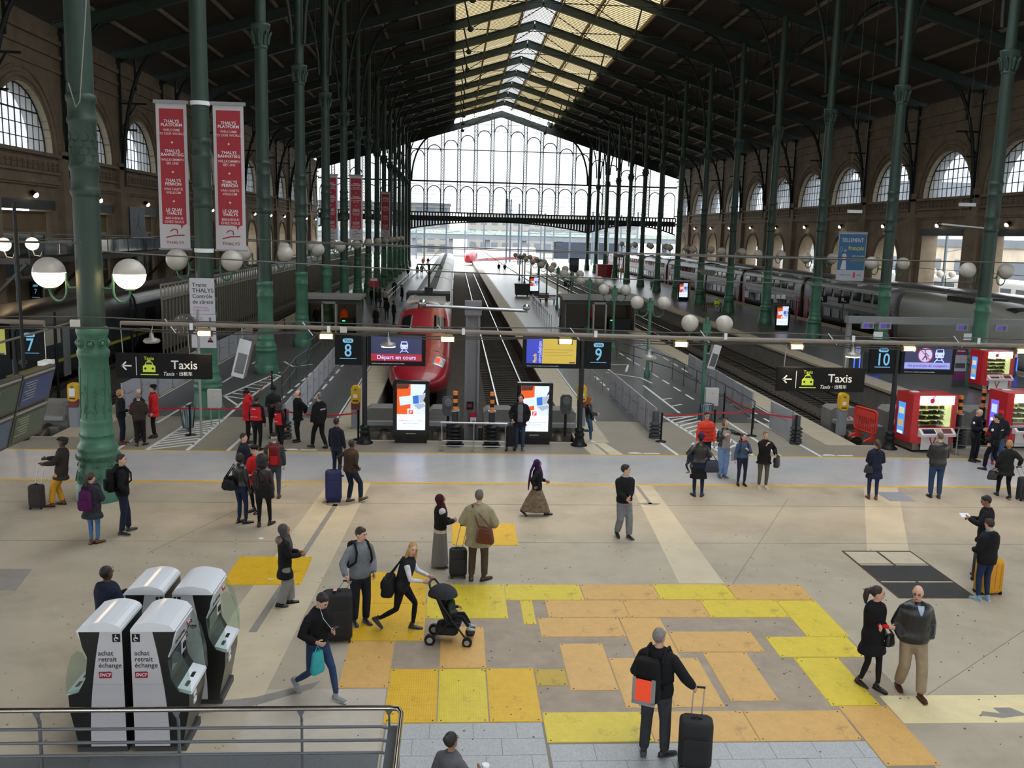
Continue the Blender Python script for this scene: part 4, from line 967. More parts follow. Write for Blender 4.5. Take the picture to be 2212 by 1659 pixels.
# --- buffer stops ---
conc = M('grey buffer concrete', '6f6d69', .8, var=.15, vs_=2); piston = M('oily steel piston', '7c7266', .35, .8)
def buffer_stop(xc, y, lab):
    t = thing('buffer_stop', lab, 'buffer stop', (xc, y, -1.05), 0, 'hydraulic buffer stops')
    for s in (-1, 1):
        b = MB(); b.prism([(s*.55, 0), (s*1.65, 0), (s*1.65, 1.75), (s*1.5, 1.85), (s*.7, 1.85), (s*.55, 1.7)], .6, 1.5); b.box(s*1.1-.35, s*1.1+.35, .3, .6, .3, 1.05); b.build('block', conc, t)
        c = MB(); c.box(s*1.1-.5, s*1.1+.5, .35, .62, 1.28, 1.42); c.build('top_plate', greyp, t)
        b = MB(); b.tube([(s*1.0, .6, .95), (s*1.0, -.25, .75)], .2, 16); b.tube([(s*1.0, -.25, .75), (s*1.0, -.32, .735)], .23, 16); b.tube([(s*1.0, -.32, .735), (s*1.0, -.34, .73)], .05, 8); b.build('hydraulic_piston', piston, t)
    MB().box(-.6, .6, .8, 1.3, .1, 1.1).build('cross_block', conc, t)
    return t
buffer_stop(-1.4, 31.6, 'grey concrete buffer stop with steel pistons behind the Voie 8 advertising screen'); buffer_stop(2.75, 31.6, 'grey concrete buffer stop behind the man with headphones'); buffer_stop(15.9, 32.9, 'grey concrete buffer stop behind the red plastic barrier'); buffer_stop(19.2, 33.0, 'grey concrete buffer stop behind the police officers'); buffer_stop(-15.0, 31.8, 'grey concrete buffer stop left of the big green column')
ns = MB(); ns.prism(arcpts(0, 0, .16, 0, 350, 20), -.006, 0); o = tag(ns.build('prohibition_sign', whitep, None, (15.0, 33.49, .35)), 'round white no crossing sign fixed on the buffer stop behind the red barrier', 'sign')
b = MB(); b.tube([(xx, -.008, zz) for xx, zz in arcpts(0, 0, .15, 0, 360, 20)], .018, 4); b.bar((-.1, -.01, .1), (.1, -.01, -.1), .006, .03); b.build('red_ring', redp, o); b = MB(); b.bar((-.03, -.009, .07), (.03, -.009, -.08), .004, .04); b.bar((.0, -.009, .0), (-.06, -.009, -.08), .004, .03); b.build('figure', blackm, o)
# --- bollards on rubber springs, with orange bands ---
orange = M('orange reflective band', 'd97a28', .5)
def bollard(x, y, lab):
    t = thing('striped_bollard', lab, 'bollard', (x, y, 0), 0, 'striped bollards at the track ends')
    MB().lathe([(.3, 0), (.3, .05), (.17, .07)]+[q for k in range(5) for q in ((.17, .08+k*.13), (.25, .11+k*.13), (.26, .15+k*.13), (.17, .19+k*.13))]+[(.1, .74)], 16).build('rubber_base', blackm, t)
    MB().lathe([(.105, .7), (.105, 1.18)], 12).build('lower_tube', M('bollard black', '232427', .5), t); MB().lathe([(.14, 1.16), (.14, 1.2)], 12).build('collar', alu, t)
    for k in range(5): MB().lathe([(.075, 1.2+k*.125), (.075, 1.325+k*.125)], 12).build('orange_band' if k % 2 == 0 else 'black_band', orange if k % 2 == 0 else blackm, t)
    return t
bollard(.09, 30.0, 'bollard with orange bands beside the Voie 8 advertising screen'); bollard(1.3, 29.95, 'bollard with orange bands beside the man with headphones'); bollard(17.6, 30.6, 'bollard with orange bands right of the red vending machine'); bollard(19.25, 32.0, 'bollard with orange bands behind the man in the red cap')
def shortspring(x, y, lab):
    t = thing('flexible_post_base', lab, 'bollard', (x, y, 0)); MB().lathe([(.22, 0), (.22, .05)]+[q for k in range(4) for q in ((.14, .07+k*.13), (.21, .1+k*.13), (.21, .14+k*.13), (.14, .18+k*.13))]+[(.12, .62), (.12, .95), (.02, .96)], 14).build('rubber_base', M('grey rubber', '3a3c40', .7), t)
shortspring(7.12, 31.5, 'ribbed rubber post base at the end of the grey hoarding beside the right queue tape'); shortspring(12.0, 31.0, 'ribbed rubber post base at the end of the short hoarding near the validator'); shortspring(-5.6, 30.9, 'ribbed rubber post base behind the staff in red vests')
# small equipment between the tracks
def post_obj(name, lab, cat, loc, fn, group=None):
    t = thing(name, lab, cat, loc, 0, group); fn(t); return t
def disc_signal(t):
    MB().tube([(0, 0, -.0), (0, 0, 1.3)], .05, 8).build('post', blackm, t); MB().prism([(-.2, .95), (-.12, .8), (.12, .8), (.2, .95), (.2, 1.4), (.12, 1.48), (-.12, 1.48), (-.2, 1.4)], -.05, .05).build('plate', M('dark grey plate', '4a4d50', .6), t); b = MB(); b.tube([(0, -.05, 1.28), (0, -.14, 1.28)], .13, 16); b.build('disc', M('grey disc', '63666a', .5), t)
post_obj('disc_signal', 'grey octagonal disc signal on a post beside the left bollard', 'signal', (-.15, 31.0, 0), disc_signal, 'disc signals'); post_obj('disc_signal', 'grey octagonal disc signal on a post right of the second advertising screen', 'signal', (3.95, 31.6, 0), disc_signal, 'disc signals')
def mastf(t):
    m = M('grey concrete mast', '77767a', .7, var=.08, vs_=2); b = MB(); b.box(-.22, .22, -.08, .08, 0, 5.2); b.box(-.26, -.18, -.2, .2, 0, 5.2); b.box(.18, .26, -.2, .2, 0, 5.2); b.build('mast', m, t); MB().box(-.3, .3, -.28, .28, 5.1, 5.6).build('head_clamp', m, t)
    b = MB(); b.tube([(-1.85, -.3, 5.42), (1.95, -.3, 5.3)], .06, 8); b.sph((-1.8, -.3, 5.5), .15, 10, 8); b.sph((1.9, -.3, 5.42), .13, 10, 8); b.build('cross_arm', alu, t); MB().box(-.75, .75, -.05, .05, .2, .95).build('equipment_board', M('olive grey board', '5d5c50', .6), t)
post_obj('overhead_line_mast', 'grey steel mast with cross arm standing between the two buffer stops', 'mast', (.69, 33.4, -1.05), mastf)
t = thing('alarm_box', 'small red and white alarm box on the board between the two buffer stops', 'box', (.75, 33.3, .05)); MB().box(-.13, .13, -.1, .05, 0, .42).build('case', redp, t); MB().box(-.1, .12, -.12, -.09, .02, .26).build('speaker', whitep, t); MB().prism(arcpts(.02, .1, .06, 0, 345, 12), -.125, -.12).build('speaker_mesh', greyp, t)
t = thing('red_display', 'small black display with red digits above the alarm box', 'display', (.62, 33.35, .62)); MB().box(-.14, .14, -.1, .1, 0, .26).build('case', blackm, t); rect(t, 'digits', -.08, .08, .06, .18, scr('dull red digits', '5c1016', .6), -.105)
# railings at the track ends
def railing(x0, x1, y, lab, n=3):
    t = thing('steel_railing', lab, 'railing', (x0, y, 0), 0, 'low steel railings at the track ends'); L = x1-x0
    MB().tube([(-.05, 0, .95), (L+.05, 0, .93)], .035, 8).build('handrail', alu, t)
    for k in range(n):
        x = L*k/(n-1); b = MB(); b.tube([(x, .06, 0), (x, .06, .8), (x, 0, .92)], .022, 6); b.lathe([(.09, 0), (.09, .015)], 10, (x, .06, 0)); b.build('post', alu, t)
    for z in (.17, .34): MB().tube([(0, .06, z), (L, .06, z)], .012, 6).build('bar', alu, t)
railing(-.33, 1.72, 29.15, 'low steel railing between the two advertising screens'); railing(16.9, 18.2, 29.3, 'steel railing behind the police officers'); railing(18.6, 20.6, 29.6, 'steel railing in front of the second red vending machine')
# --- ticket validators ---
vyel = M('yellow validator plastic', 'd3a412', .35)
def validator(x, y, lab):
    t = thing('ticket_validator', lab, 'ticket validator', (x, y, 0), 0, 'yellow ticket validators')
    MB().prism(rrect(-.15, .15, 0, .72, .05), -.11, .11).build('pedestal', M('blue grey pedestal', '7c848c', .5), t); MB().prism(rrect(-.15, .15, .7, .98, .03), -.115, .115).build('upper_pedestal', M('maroon collar', '6b2a32', .5) if x < 6 else MATS['blue grey pedestal'], t)
    b = MB(); b.prism(rrect(-.16, .16, .92, 1.55, .12), -.14, .14); b.build('head', vyel, t); MB().box(-.07, .07, -.15, -.13, 1.13, 1.25).build('label', whitep, t); MB().box(-.1, .1, -.15, -.13, 1.0, 1.04).build('ticket_slot', blackm, t); MB().prism(arcpts(0, 1.42, .05, 0, 345, 12), -.15, -.13).build('display', M('green lens', '4c7c46', .3), t)
validator(-13.0, 32.2, 'yellow validator with a paper notice left of the big green column'); validator(-3.42, 32.5, 'yellow validator at the end of the queue tape near Voie 8'); validator(4.75, 33.4, 'yellow validator behind the red-haired woman'); validator(14.2, 32.4, 'yellow validator left of the red plastic barrier')
MB().box(-.1, .1, -.165, -.15, 1.1, 1.38).build('paper_notice', whitep, bpy.data.objects['ticket_validator']) if 'ticket_validator' in bpy.data.objects else None
# --- belt stanchions and red tape ---
tape = M('red queue tape', 'b01c24', .5)
def stanchion(x, y, lab, g): 
    t = thing('queue_stanchion', lab, 'stanchion', (x, y, 0), 0, g); MB().lathe([(.19, 0), (.19, .02), (.06, .045)], 16).build('base', blackm, t); MB().lathe([(.035, .03), (.035, .98), (.045, .99), (.045, 1.02)], 10).build('post', blackm, t); return t
def belt(pts, lab, g, z=.93, sag=.05):
    b = MB(); 
    for (xa, ya), (xb, yb) in zip(pts, pts[1:]):
        for k in range(8):
            f = lambda q: (xa+(xb-xa)*q, ya+(yb-ya)*q, z-sag*4*q*(1-q)); b.bar(f(k/8), f((k+1)/8), .004, .055)
    tag(b.build('queue_tape', tape), lab, 'tape', g)
for x, y in ((-8.8, 31.1), (-6.97, 31.3), (-5.57, 30.75), (-3.15, 30.7)): stanchion(x, y, {-8.8: 'black stanchion in front of the wire bin near the banner column', -6.97: 'black stanchion behind the red jacket and beret', -5.57: 'black stanchion beside the rubber post base among the staff', -3.15: 'black stanchion at the yellow validator near Voie 8'}[x], 'left queue stanchions')
for x, y in ((-7.7, 34.7), (-7.6, 39.0)): stanchion(x, y, 'black stanchion %s on the banner platform' % ('behind the electric cabinet' if y < 36 else 'at the far end of the painted hatching'), 'left queue stanchions')
for x, y in ((-11.5, 58), (-11.2, 62)): stanchion(x, y, 'black stanchion near the left security booth, %s' % ('at the sagging tape' if y < 60 else 'next to the booth'), 'left queue stanchions')
belt([(-10.9, 31.3), (-8.8, 31.1), (-6.97, 31.3), (-5.57, 30.75)], 'red queue tape stretched in front of the banner column', 'red queue tapes'); belt([(-5.57, 30.75), (-3.15, 30.7)], 'sagging red queue tape beside the bald man in black', 'red queue tapes', .93, .12); belt([(-6.97, 31.3), (-7.6, 39.0)], 'red queue tape leading back along the painted hatching', 'red queue tapes'); belt([(-12.4, 54), (-11.5, 58), (-11.2, 62)], 'red queue tape on the coping near the left security booth', 'red queue tapes')
for x, y in ((7.2, 30.9), (10.75, 32.0), (10.62, 35.1), (11.9, 30.8), (9.25, 31.6)): stanchion(x, y, {7.2: 'black stanchion beside the end of the grey hoarding with the rubber post base', 10.75: 'black stanchion where three red tapes meet', 10.62: 'black stanchion furthest back along the right queue tape', 11.9: 'black stanchion at the short hoarding panel near the validator', 9.25: 'black stanchion behind the person in the orange jacket'}[x], 'right queue stanchions')
belt([(7.2, 30.9), (9.25, 31.6), (10.75, 32.0)], 'red queue tape stretched behind the man in orange', 'red queue tapes'); belt([(10.75, 32), (11.9, 30.8)], 'short red queue tape ending at the grey hoarding by the validator', 'red queue tapes'); belt([(10.62, 35.1), (10.75, 32)], 'red queue tape running back from the middle stanchion', 'red queue tapes')
# --- pale hoardings along the platforms ---
hoardm = M('pale grey hoarding', 'a3a5ab', .5, var=.06, vs_=2); redtri = M('red triangle print', 'a33a3c', .5)
def hoarding(p0, p1, n, lab, h=1.05, g='printed hoardings', low=False):
    p0, p1 = V((*p0, 0)), V((*p1, 0)); d = (p1-p0)/n; L = d.length; a = math.atan2(d.y, d.x)
    t = thing('hoarding', lab, 'hoarding', p0, a, g)
    for k in range(n):
        q = MB().prism(rrect(k*L+.02, (k+1)*L-.02, .05, h, .03), -.02, .02).build('panel', hoardm, t)
        b = MB(); b.box(k*L+.03, k*L+.07, -.04, .04, 0, h+.02); b.box(k*L-.05, k*L+.15, -.16, .16, 0, .03); b.build('foot', alu, t)
        for s in (-1, 1):
            rz = (pi/2, 0, 0) if s < 0 else (pi/2, 0, pi)
            text('contrôle de sûreté', .09, M('grey pink lettering', '8f7d86', .6), q, (k*L+L*.42, s*.022, h*.6), rz)
            MB().prism([(k*L+L*(.5-s*-.38)-.05, h*.62), (k*L+L*(.5-s*-.38)+.05, h*.62), (k*L+L*(.5-s*-.38), h*.78)], s*.021, s*.025).build('red_triangle', redtri, q); MB().box(k*L+L*(.5+s*.38)-.05, k*L+L*(.5+s*.38)+.05, min(s*.021, s*.025), max(s*.021, s*.025), h*.4, h*.58).build('caption', greyp, q)
hoarding((7.15, 31.6), (7.0, 40.5), 6, 'pale printed hoarding running back from the left end of the right queue tape'); hoarding((11.8, 35.2), (12.2, 47), 8, 'pale printed hoarding along the track side of the lamp post platform'); hoarding((11.95, 31.15), (11.85, 33.3), 1, 'single pale printed hoarding panel near the validator and red tape', 1.05)
hoarding((-5.7, 31.2), (-6.1, 51.4), 11, 'long pale printed hoarding behind the staff, leading to the left security booth'); hoarding((-12.2, 34.5), (-12.0, 56), 11, 'pale printed hoarding along the dark empty track on the banner platform', 1.15)
# --- tubular handrails on the platforms ---
railm = M('dark tube rail', '55585b', .4, .6)
def tuberail(pts, lab, h=1.05, step=2.0, m=None):
    m = m or railm; t = thing('tube_handrail', lab, 'handrail', (*pts[0], 0)); o = V((*pts[0], 0)); k = 0
    P = [V((*p, 0))-o for p in pts]
    for z in (h, h*.52): MB().tube([p+V((0, 0, z)) for p in P], .024, 6).build('rail', m, t)
    for a, b in zip(P, P[1:]):
        n = max(1, int((b-a).length/step))
        for j in range(n+(b is P[-1])): q = a.lerp(b, j/n); MB().tube([q, q+V((0, 0, h))], .022, 6).build('post', m, t)
tuberail([(-7.0, 38.0), (-7.3, 43.2), (-7.2, 46), (-7.7, 50), (-7.7, 60)], 'dark tube handrail guiding the queue on the banner platform'); tuberail([(8.5, 60), (9.3, 52), (10.9, 45), (11.2, 37), (11.2, 33.2)], 'dark tube handrail winding beside the lamp posts'); tuberail([(6.6, 46), (6.75, 41)], 'pale tube handrail at the back end of the right hoarding', 1.1, 1.5, alu)
tuberail([(-6.3, 86), (-6.3, 140)], 'long bright tube handrail along the columns on the banner platform', 1.1, 3, alu); tuberail([(7.2, 68), (7.6, 90)], 'tube handrail beside the man in the white shirt', 1.1, 2, alu)
# --- red plastic crowd barrier ---
t = thing('plastic_barrier', 'red plastic crowd barrier beside the yellow validator', 'barrier', (14.8, 31.75, 0), -1.36); rpl = M('red barrier plastic', 'd2382c', .45)
b = MB(); b.tube([(x, 0, z) for x, z in rrect(-.62, .62, .28, 1.1, .12)+[(.62, .98)]], .035, 6); b.build('frame', rpl, t)
for k in range(9): MB().box(-.5+k*.125-.025, -.5+k*.125+.025, -.02, .02, .3, .8).build('bar', rpl, t)
MB().box(-.55, .55, -.025, .025, .8, 1.05).build('top_board', rpl, t)
for s in (-1, 1): MB().prism([(-.35, 0), (.35, 0), (.3, .05), (.06, .14), (.05, .4), (-.05, .4), (-.06, .14), (-.3, .05)], s*.45-.03, s*.45+.03, 'yz').build('foot', rpl, t)
# --- red vending machines ---
vred = M('vending machine red', 'b81a24', .35, coat=.3); vwarm = M('lit vending interior', 'd9dca0', .5, emit=1.1, ecol='e6e6ac'); vtop = M('lit vending header', 'fff2f0', .4, emit=4.0, ecol='fff0ee'); vstk = M('vending stock dark', '3a3128', .5); vstk2 = M('vending stock yellow', 'a88a2c', .5)
def vending(x, y, rz, lab, pan):
    t = thing('vending_machine', lab, 'vending machine', (x, y, 0), rz, 'red vending machines')
    MB().box(-.72, .72, -.5, .5, 0, .08).build('plinth', blackm, t); MB().box(-.76, .76, -.56, .54, .08, .32).build('steel_skirt', M('dull steel skirt', '7b6f68', .35, .7), t)
    b = MB(); b.prism([(-.78, -.42), (-.62, -.62), (.62, -.62), (.78, -.5), (.78, .56), (-.78, .56)], .3, .62, 'xy'); b.prism([(-.78, -.42), (-.62, -.55), (-.6, .56), (-.78, .56)], .62, 1.95, 'xy'); b.box(.6, .78, -.55, .56, .62, 1.95); b.box(-.62, .62, .3, .56, .62, 1.95); b.box(-.62, .62, -.55, .4, 1.6+.28, 1.95); b.box(-.62, .62, -.62, .4, .6, .86); b.build('cabinet', vred, t)
    MB().box(-.6, .6, .1, .14, .86, 1.6).build('lit_back', vwarm, t); MB().box(-.62, .62, -.6, -.3, 1.64, 1.93).build('lit_header', vtop, t)
    b = MB(); b.sph((-.2, -.605, 1.77), (.09, .012, .09), 12, 8); b.tube([(-.14, -.607, 1.82), (-.18, -.607, 1.9), (-.1, -.607, 1.93)], .02, 5); b.build('drop_logo', M('logo red', 'c01432', .4, emit=.3), t)
    for k in range(4):
        z = .9+k*.18; MB().box(-.58, .42, -.45, .1, z, z+.025).build('shelf', M('shelf edge', 'b7b98c', .5), t)
        st = MB(); rr = random.Random(k+int(x))
        for j in range(11): st.box(-.55+j*.088, -.49+j*.088, -.42, -.3, z+.025, z+.025+rr.uniform(.07, .13), 1 if rr.random() < .2 else 0)
        tag(st.build('snack_row', [vstk, vstk2], t), kind='stuff')
    MB().box(.44, .6, -.5, .1, .86, 1.62).build('inner_jamb', vwarm, t)
    MB().box(-.6, .6, -.56, -.55, .86, 1.62).build('glass_door', glass_mat('vending glass', 'e8efe8', .93, 0, .03), t)
    c = MB().add([(-.64, -.62, .84), (.64, -.62, .84), (.64, -.86, .66), (-.64, -.86, .66), (-.64, -.62, .56), (.64, -.62, .56), (.64, -.84, .58), (-.64, -.84, .58)], [(0, 1, 2, 3), (3, 2, 6, 7), (4, 5, 6, 7), (0, 3, 7, 4), (1, 2, 6, 5)]).build('control_desk', M('vending desk white', 'd8c8c8', .3), t)
    R = Mx.Rotation(math.atan2(.18, .24), 3, 'X')
    for nm, x0, x1, m in (('touch_screen', -.54, -.1, M('vending touch screen', '1c2634', .1, emit=.15)), ('card_reader', -.04, .12, M('reader beige', 'b49a86', .4)), ('cup_hatch', .18, .52, M('hatch silver red', '9c6a6c', .25, .6))): MB().obox(((x0+x1)/2, -.74, .755), (x1-x0, .2, .02), R, 0).build(nm, m, c)
    MB().box(-.5, .5, -.635, -.62, .1, .55).build('front_panel', M('vending front white', 'cfd0d0', .4), t)
    text('V', .5, redp, t, (-.08, -.638, .33), sx=.9)
    p = MB().add([(-.785, .4, .5), (-.785, .0, .5), (-.785, .0, 1.6), (-.785, .4, 1.6), (-.775, .4, .5), (-.775, .0, .5), (-.775, .0, 1.6), (-.775, .4, 1.6)], [(0, 1, 2, 3), (4, 5, 6, 7), (0, 4, 7, 3), (1, 5, 6, 2), (3, 7, 6, 2), (0, 4, 5, 1)]).build('side_screen', scr(pan[0], pan[1], 1.0), t)
    for k, (z0, z1, m) in enumerate(pan[2]): MB().box(-.79, -.784, .06, .34, z0, z1).build('screen_graphic', scr(*m), p)
    MB().box(-.5, -.25, .1, .3, 1.95, 1.97).build('paper', whitep, t)
bl = ('vending blue screen', '3f8ad8', [(1.2, 1.42, ('screen cream', 'c9c49a', .8)), (.75, 1.0, ('screen straw', 'b0a06a', .8)), (.51, .6, ('screen white', 'e6ecf4', 1.0))]); vi = ('vending violet screen', '6a5ad0', [(1.15, 1.45, ('screen pale blue', 'a8c4f4', 1.0)), (.85, .95, ('screen white', 'e6ecf4', 1.0))])
vending(16.25, 30.35, .1, 'red vending machine with a blue side screen beside the Voie 10 totem', bl); vending(19.95, 31.0, .1, 'red vending machine with a violet side screen behind the railing', vi); vending(26.2, 43.2, .08, 'red vending machine with a blue side screen on the ticket gate platform', bl)
# --- ticket gates on platform C with overhead beam ---
blueled = scr('blue light strip', '2a48ff', 5)
for k, x in enumerate((21.7, 22.75, 28.4, 30.5)):
    t = thing('ticket_gate', ['ticket gate with blue light strips beside the first gantry post', 'ticket gate with blue light strips, second from the first gantry post', 'ticket gate with blue light strips behind the far vending machine', 'ticket gate with blue light strips beside the silver train'][k], 'ticket gate', (x, 48.8, 0), 0, 'ticket gates'); b = MB(); b.prism(rrect(-.16, .16, 0, 1.1, .06), -.6, .6); b.build('cabinet', darkp, t); MB().box(-.12, .12, -.66, -.6, 1.0, 1.45).build('reader_head', whitep, t); MB().box(-.07, .07, -.67, -.65, 1.2, 1.38).build('reader_screen', scr('reader blue', '3c6ac8', .8), t)
    for s in (-1, 1): MB().box(s*.15-.02, s*.15+.02, -.63, -.6, .25, .95).build('light_strip', blueled, t)
    MB().box(.17, .5, -.03, .03, .1, 1.5).build('glass_leaf', glass_mat('gate glass', 'c8d4d8', .85, .1, .05), t)
t = thing('gate_gantry', 'long grey gantry beam with small violet displays over the ticket gates', 'gantry', (20.2, 46.5, 0))
MB().box(0, 12.0, -.25, .25, 2.85, 3.2).build('beam', M('gantry grey', '7c7d7f', .5), t)
for x in (.15, 6.9, 11.7): MB().bar((x, 0, 0), (x, 0, 2.9), .22, .22).build('post', M('gantry grey', '7c7d7f', .5), t)
for x in (1.0, 1.9, 6.0, 8.1, 10.2):
    c = MB().box(x-.32, x+.32, -.36, -.2, 2.6, 2.95).build('display_case', greyp, t); MB().box(x-.22, x+.05, -.37, -.355, 2.66, 2.86).build('display', scr('violet display', '4a2f8c', .7), c); MB().box(x+.08, x+.24, -.37, -.355, 2.66, 2.86).build('display', navy, c)
for x in (1.6, 6.4, 9.8): MB().box(x-.24, x+.24, -.3, -.29, 2.1, 2.45).build('paper_notice', whitep, t)
t = thing('info_banner', 'slim stand-up banner in purple and white beside the far vending machine', 'banner', (25.0, 43.9, 0)); MB().box(-.32, .32, -.02, .02, 0, .35).build('grey_foot', darkp, t); MB().box(-.32, .32, -.02, .02, .35, .8).build('purple_band', M('plum print', '6a2358', .5), t); MB().box(-.32, .32, -.02, .02, .8, 1.6).build('white_field', M('banner grey', 'a2a3a5', .5), t); MB().box(-.32, .32, -.02, .02, 1.6, 1.95).build('plum_head', M('plum print', '6a2358', .5), t); text('Mobilité', .12, whitep, t, (0, -.023, 1.8)); MB().box(-.25, .25, -.024, -.02, .95, 1.2).build('picture', darkp, t)
# --- ticket machines ---
tmwhite = M('ticket machine white', 'd6dae0', .25, coat=.3); tmgrey = M('ticket machine grey', 'bcbbbf', .4, .1); tmblk = M('ticket machine black', '1c1c1b', .3); tmglass = glass_mat('greenish side glass', 'eaf3ee', .95, .06, .05)
carm = M('carmine logo', '8e1630', .4); tmink = M('dark ink', '2b2b2e', .6)
def ticket_machine(x, y, s, lab, full=True):
    """s=+1: user side faces +x; side panel with lettering faces -y"""
    t = thing('ticket_machine', lab, 'ticket machine', (x, y, 0), 0, 'ticket machines back to back')
    D = .78; X = lambda v: s*v
    def pr(poly, d0, d1, m, n, par=None):
        pts = [(X(a), b) for a, b in poly]; return MB().prism(pts if s > 0 else pts[::-1], d0, d1).build(n, m, par or t)
    pr([(0, 0), (.66, 0), (.66, .1), (0, .1)], .03, D-.03, M('dark plinth', '34373a', .5), 'plinth')
    body = pr([(0, .08), (.62, .08), (.66, .3), (.72, .6), (.73, .82), (.60, .86), (.50, 1.05), (.46, 1.35), (.52, 1.5), (.56, 1.72), (0, 1.72)], 0.0, D, tmblk, 'body')
    pr([(.0, .1), (.46, .1), (.455, .35), (.44, .6), (.41, .9), (.37, 1.2), (.33, 1.45), (.28, 1.72), (0.0, 1.72)], -.012, 0, tmgrey, 'side_panel', body)
    MB().box(*sorted((X(.0), X(.4))), -.0135, -.011, .985, .99).build('panel_seam', M('seam', '8a8a8e', .5), body)
    # domed lid
    n = 10; prof = [(0, 1.72)]+[(0+.03*(1-cos(a)), 1.72+.07*sin(a)) for a in (.5, 1.57)]+[(.56*k/n+.03*(1-k/n), 1.79+.06*sin(pi*(k/n)**.8)*1.0) for k in range(1, n)]+[(.57, 1.735), (.57, 1.72)]
    lid = pr(prof, -.02, D+.02, tmwhite, 'lid')
    for k, m in ((.12, M('green lens', '4c9c76', .2, emit=.2)), (.2, greyp)): MB().lathe([(.03, 0), (.028, .012)], 10, (X(.48), .5+k, 1.79)).build('signal_lens', m, lid)
    for i, w in enumerate(('achat', 'retrait', 'échange')): text(w, .092, tmink, body, (X(.04) if s > 0 else X(.315), -.014, 1.42-.085*i), al='LEFT')
    lg = MB().prism([(X(.04), 1.075), (X(.20), 1.075), (X(.21), 1.15), (X(.19), 1.165), (X(.04), 1.16)] if s > 0 else [(-.315, 1.075), (-.155, 1.075), (-.145, 1.15), (-.165, 1.165), (-.315, 1.16)], -.016, -.012).build('logo_plate', carm, body); text('SNCF', .062, whitep, lg, (X(.12) if s > 0 else -.235, -.018, 1.118), shear=.2)
    q = (.02, .12) if s > 0 else (.02, .12)
    ic = MB().box(*sorted((X(q[0]), X(q[1]))), -.017, -.011, 1.58, 1.69).build('wheelchair_badge', blackm, body); cx = X(.07)
    b = MB(); b.tube([(cx+.025*cos(a), -.019, 1.62+.025*sin(a)) for a in [2*pi*k/10 for k in range(9)]], .005, 4); b.sph((cx-.006, -.019, 1.675), (.009, .003, .009), 8, 5); b.bar((cx-.005, -.019, 1.665), (cx, -.019, 1.63), .003, .014); b.bar((cx, -.019, 1.635), (cx+.022, -.019, 1.632), .003, .008); b.build('wheelchair_mark', whitep, ic)
    # user side: sloped header, screen, shelf, card readers, side glasses
    hd = pr([(.455, 1.36), (.50, 1.48), (.575, 1.72), (.595, 1.715), (.475, 1.34)], .02, D-.02, tmwhite, 'header')
    if s > 0:
        rx = (rad(72), 0, pi/2); 
        text('achat retrait échange', .05, tmink, hd, (.545, .3, 1.52), rx); text('BILLETS GRANDES LIGNES', .04, tmink, hd, (.505, .3, 1.45), rx); MB().obox((.565, .62, 1.6), (.008, .13, .1), Mx.Rotation(-.3, 3, 'Y')).build('logo_plate', carm, hd); text('SNCF', .05, whitep, hd, (.576, .62, 1.6), rx)
    scn = pr([(.47, 1.0), (.49, 1.34), (.50, 1.34), (.485, 1.0)], .08, .5, M('ticket screen', '30383a', .1, emit=.05), 'touch_screen', body)
    pr([(.47, 1.0), (.488, 1.34), (.497, 1.34), (.48, 1.0)], .52, .74, tmwhite, 'reader_panel', body)
    for z in (1.25, 1.1): MB().box(*sorted((X(.49), X(.51))), .58, .68, z-.04, z+.04).build('card_reader', blackm, body)
    sh = pr([(.46, 1.0), (.55, .92), (.75, .86), (.76, .82), (.5, .80)], .02, D-.02, tmwhite, 'shelf')
    for y0 in (.12, .38): MB().box(*sorted((X(.58), X(.68))), y0, y0+.14, .87, .895).build('keypad', tmblk, sh)
    for z in (.72, .62): MB().box(*sorted((X(.71), X(.735))), .2, .32, z-.03, z+.03).build('coin_slot', whitep, body)
    for yy in (-.005, D-.005): pr([(.46, 1.3), (.52, 1.42), (.58, 1.45), (.66, 1.38), (.72, 1.22), (.75, 1.02), (.75, .84), (.58, .86), (.48, 1.02)], yy, yy+.012, tmglass, 'side_glass', body)
    if s > 0: pr([(.58, 1.7), (.70, 1.45), (.76, 1.15), (.77, .84), (.75, .84), (.72, 1.2), (.62, 1.45), (.56, 1.6)], D-.002, D+.01, tmglass, 'rear_glass', body)
ticket_machine(-4.17, 11.73, 1, 'white topped ticket machine with visible touch screen nearest the stair railing'); ticket_machine(-4.28, 11.73, -1, 'white topped ticket machine turned away, nearest the stair railing'); ticket_machine(-4.0, 12.98, 1, 'white topped ticket machine with visible touch screen, in the rear pair'); ticket_machine(-4.11, 12.98, -1, 'white topped ticket machine in front of the man in the navy hooded coat')
# --- stair railing in the foreground ---
t = thing('stair_railing', 'polished steel railing around the stairwell in front of the ticket machines', 'railing', (-.57, 10.75, 0)); chrome = M('polished steel', 'c4bfb9', .18, 1); tubeg = M('grey painted bar', '6c7076', .4, .4)
MB().tube([(-8.5, 0, 1.15), (-.15, 0, 1.15), (-.04, -.03, 1.15), (0, -.14, 1.15), (.0, -2.2, 1.15)], .032, 10).build('handrail', chrome, t)
for z in (.9, .72, .55): MB().tube([(-8.5, 0, z), (-.25, 0, z), (-.08, -.05, z-.02), (-.06, -.3, z-.02)], .02, 8).build('bar', tubeg, t)
for x in (-4.4, -2.74, -1.24, .0-.16): b = MB(); b.prism([(x-.05, 1.13), (x+.05, 1.13), (x+.015, 1.06), (x-.015, 1.06)], -.02, .02); b.bar((x, 0, 1.07), (x-.0, .05, .96), .02, .05); b.bar((x, .05, .98), (x, .05, .0), .025, .05); b.build('post', tubeg, t)
MB().box(-.16, -.02, -2.1, -.12, 0, .98).build('end_panel', darkp, t)
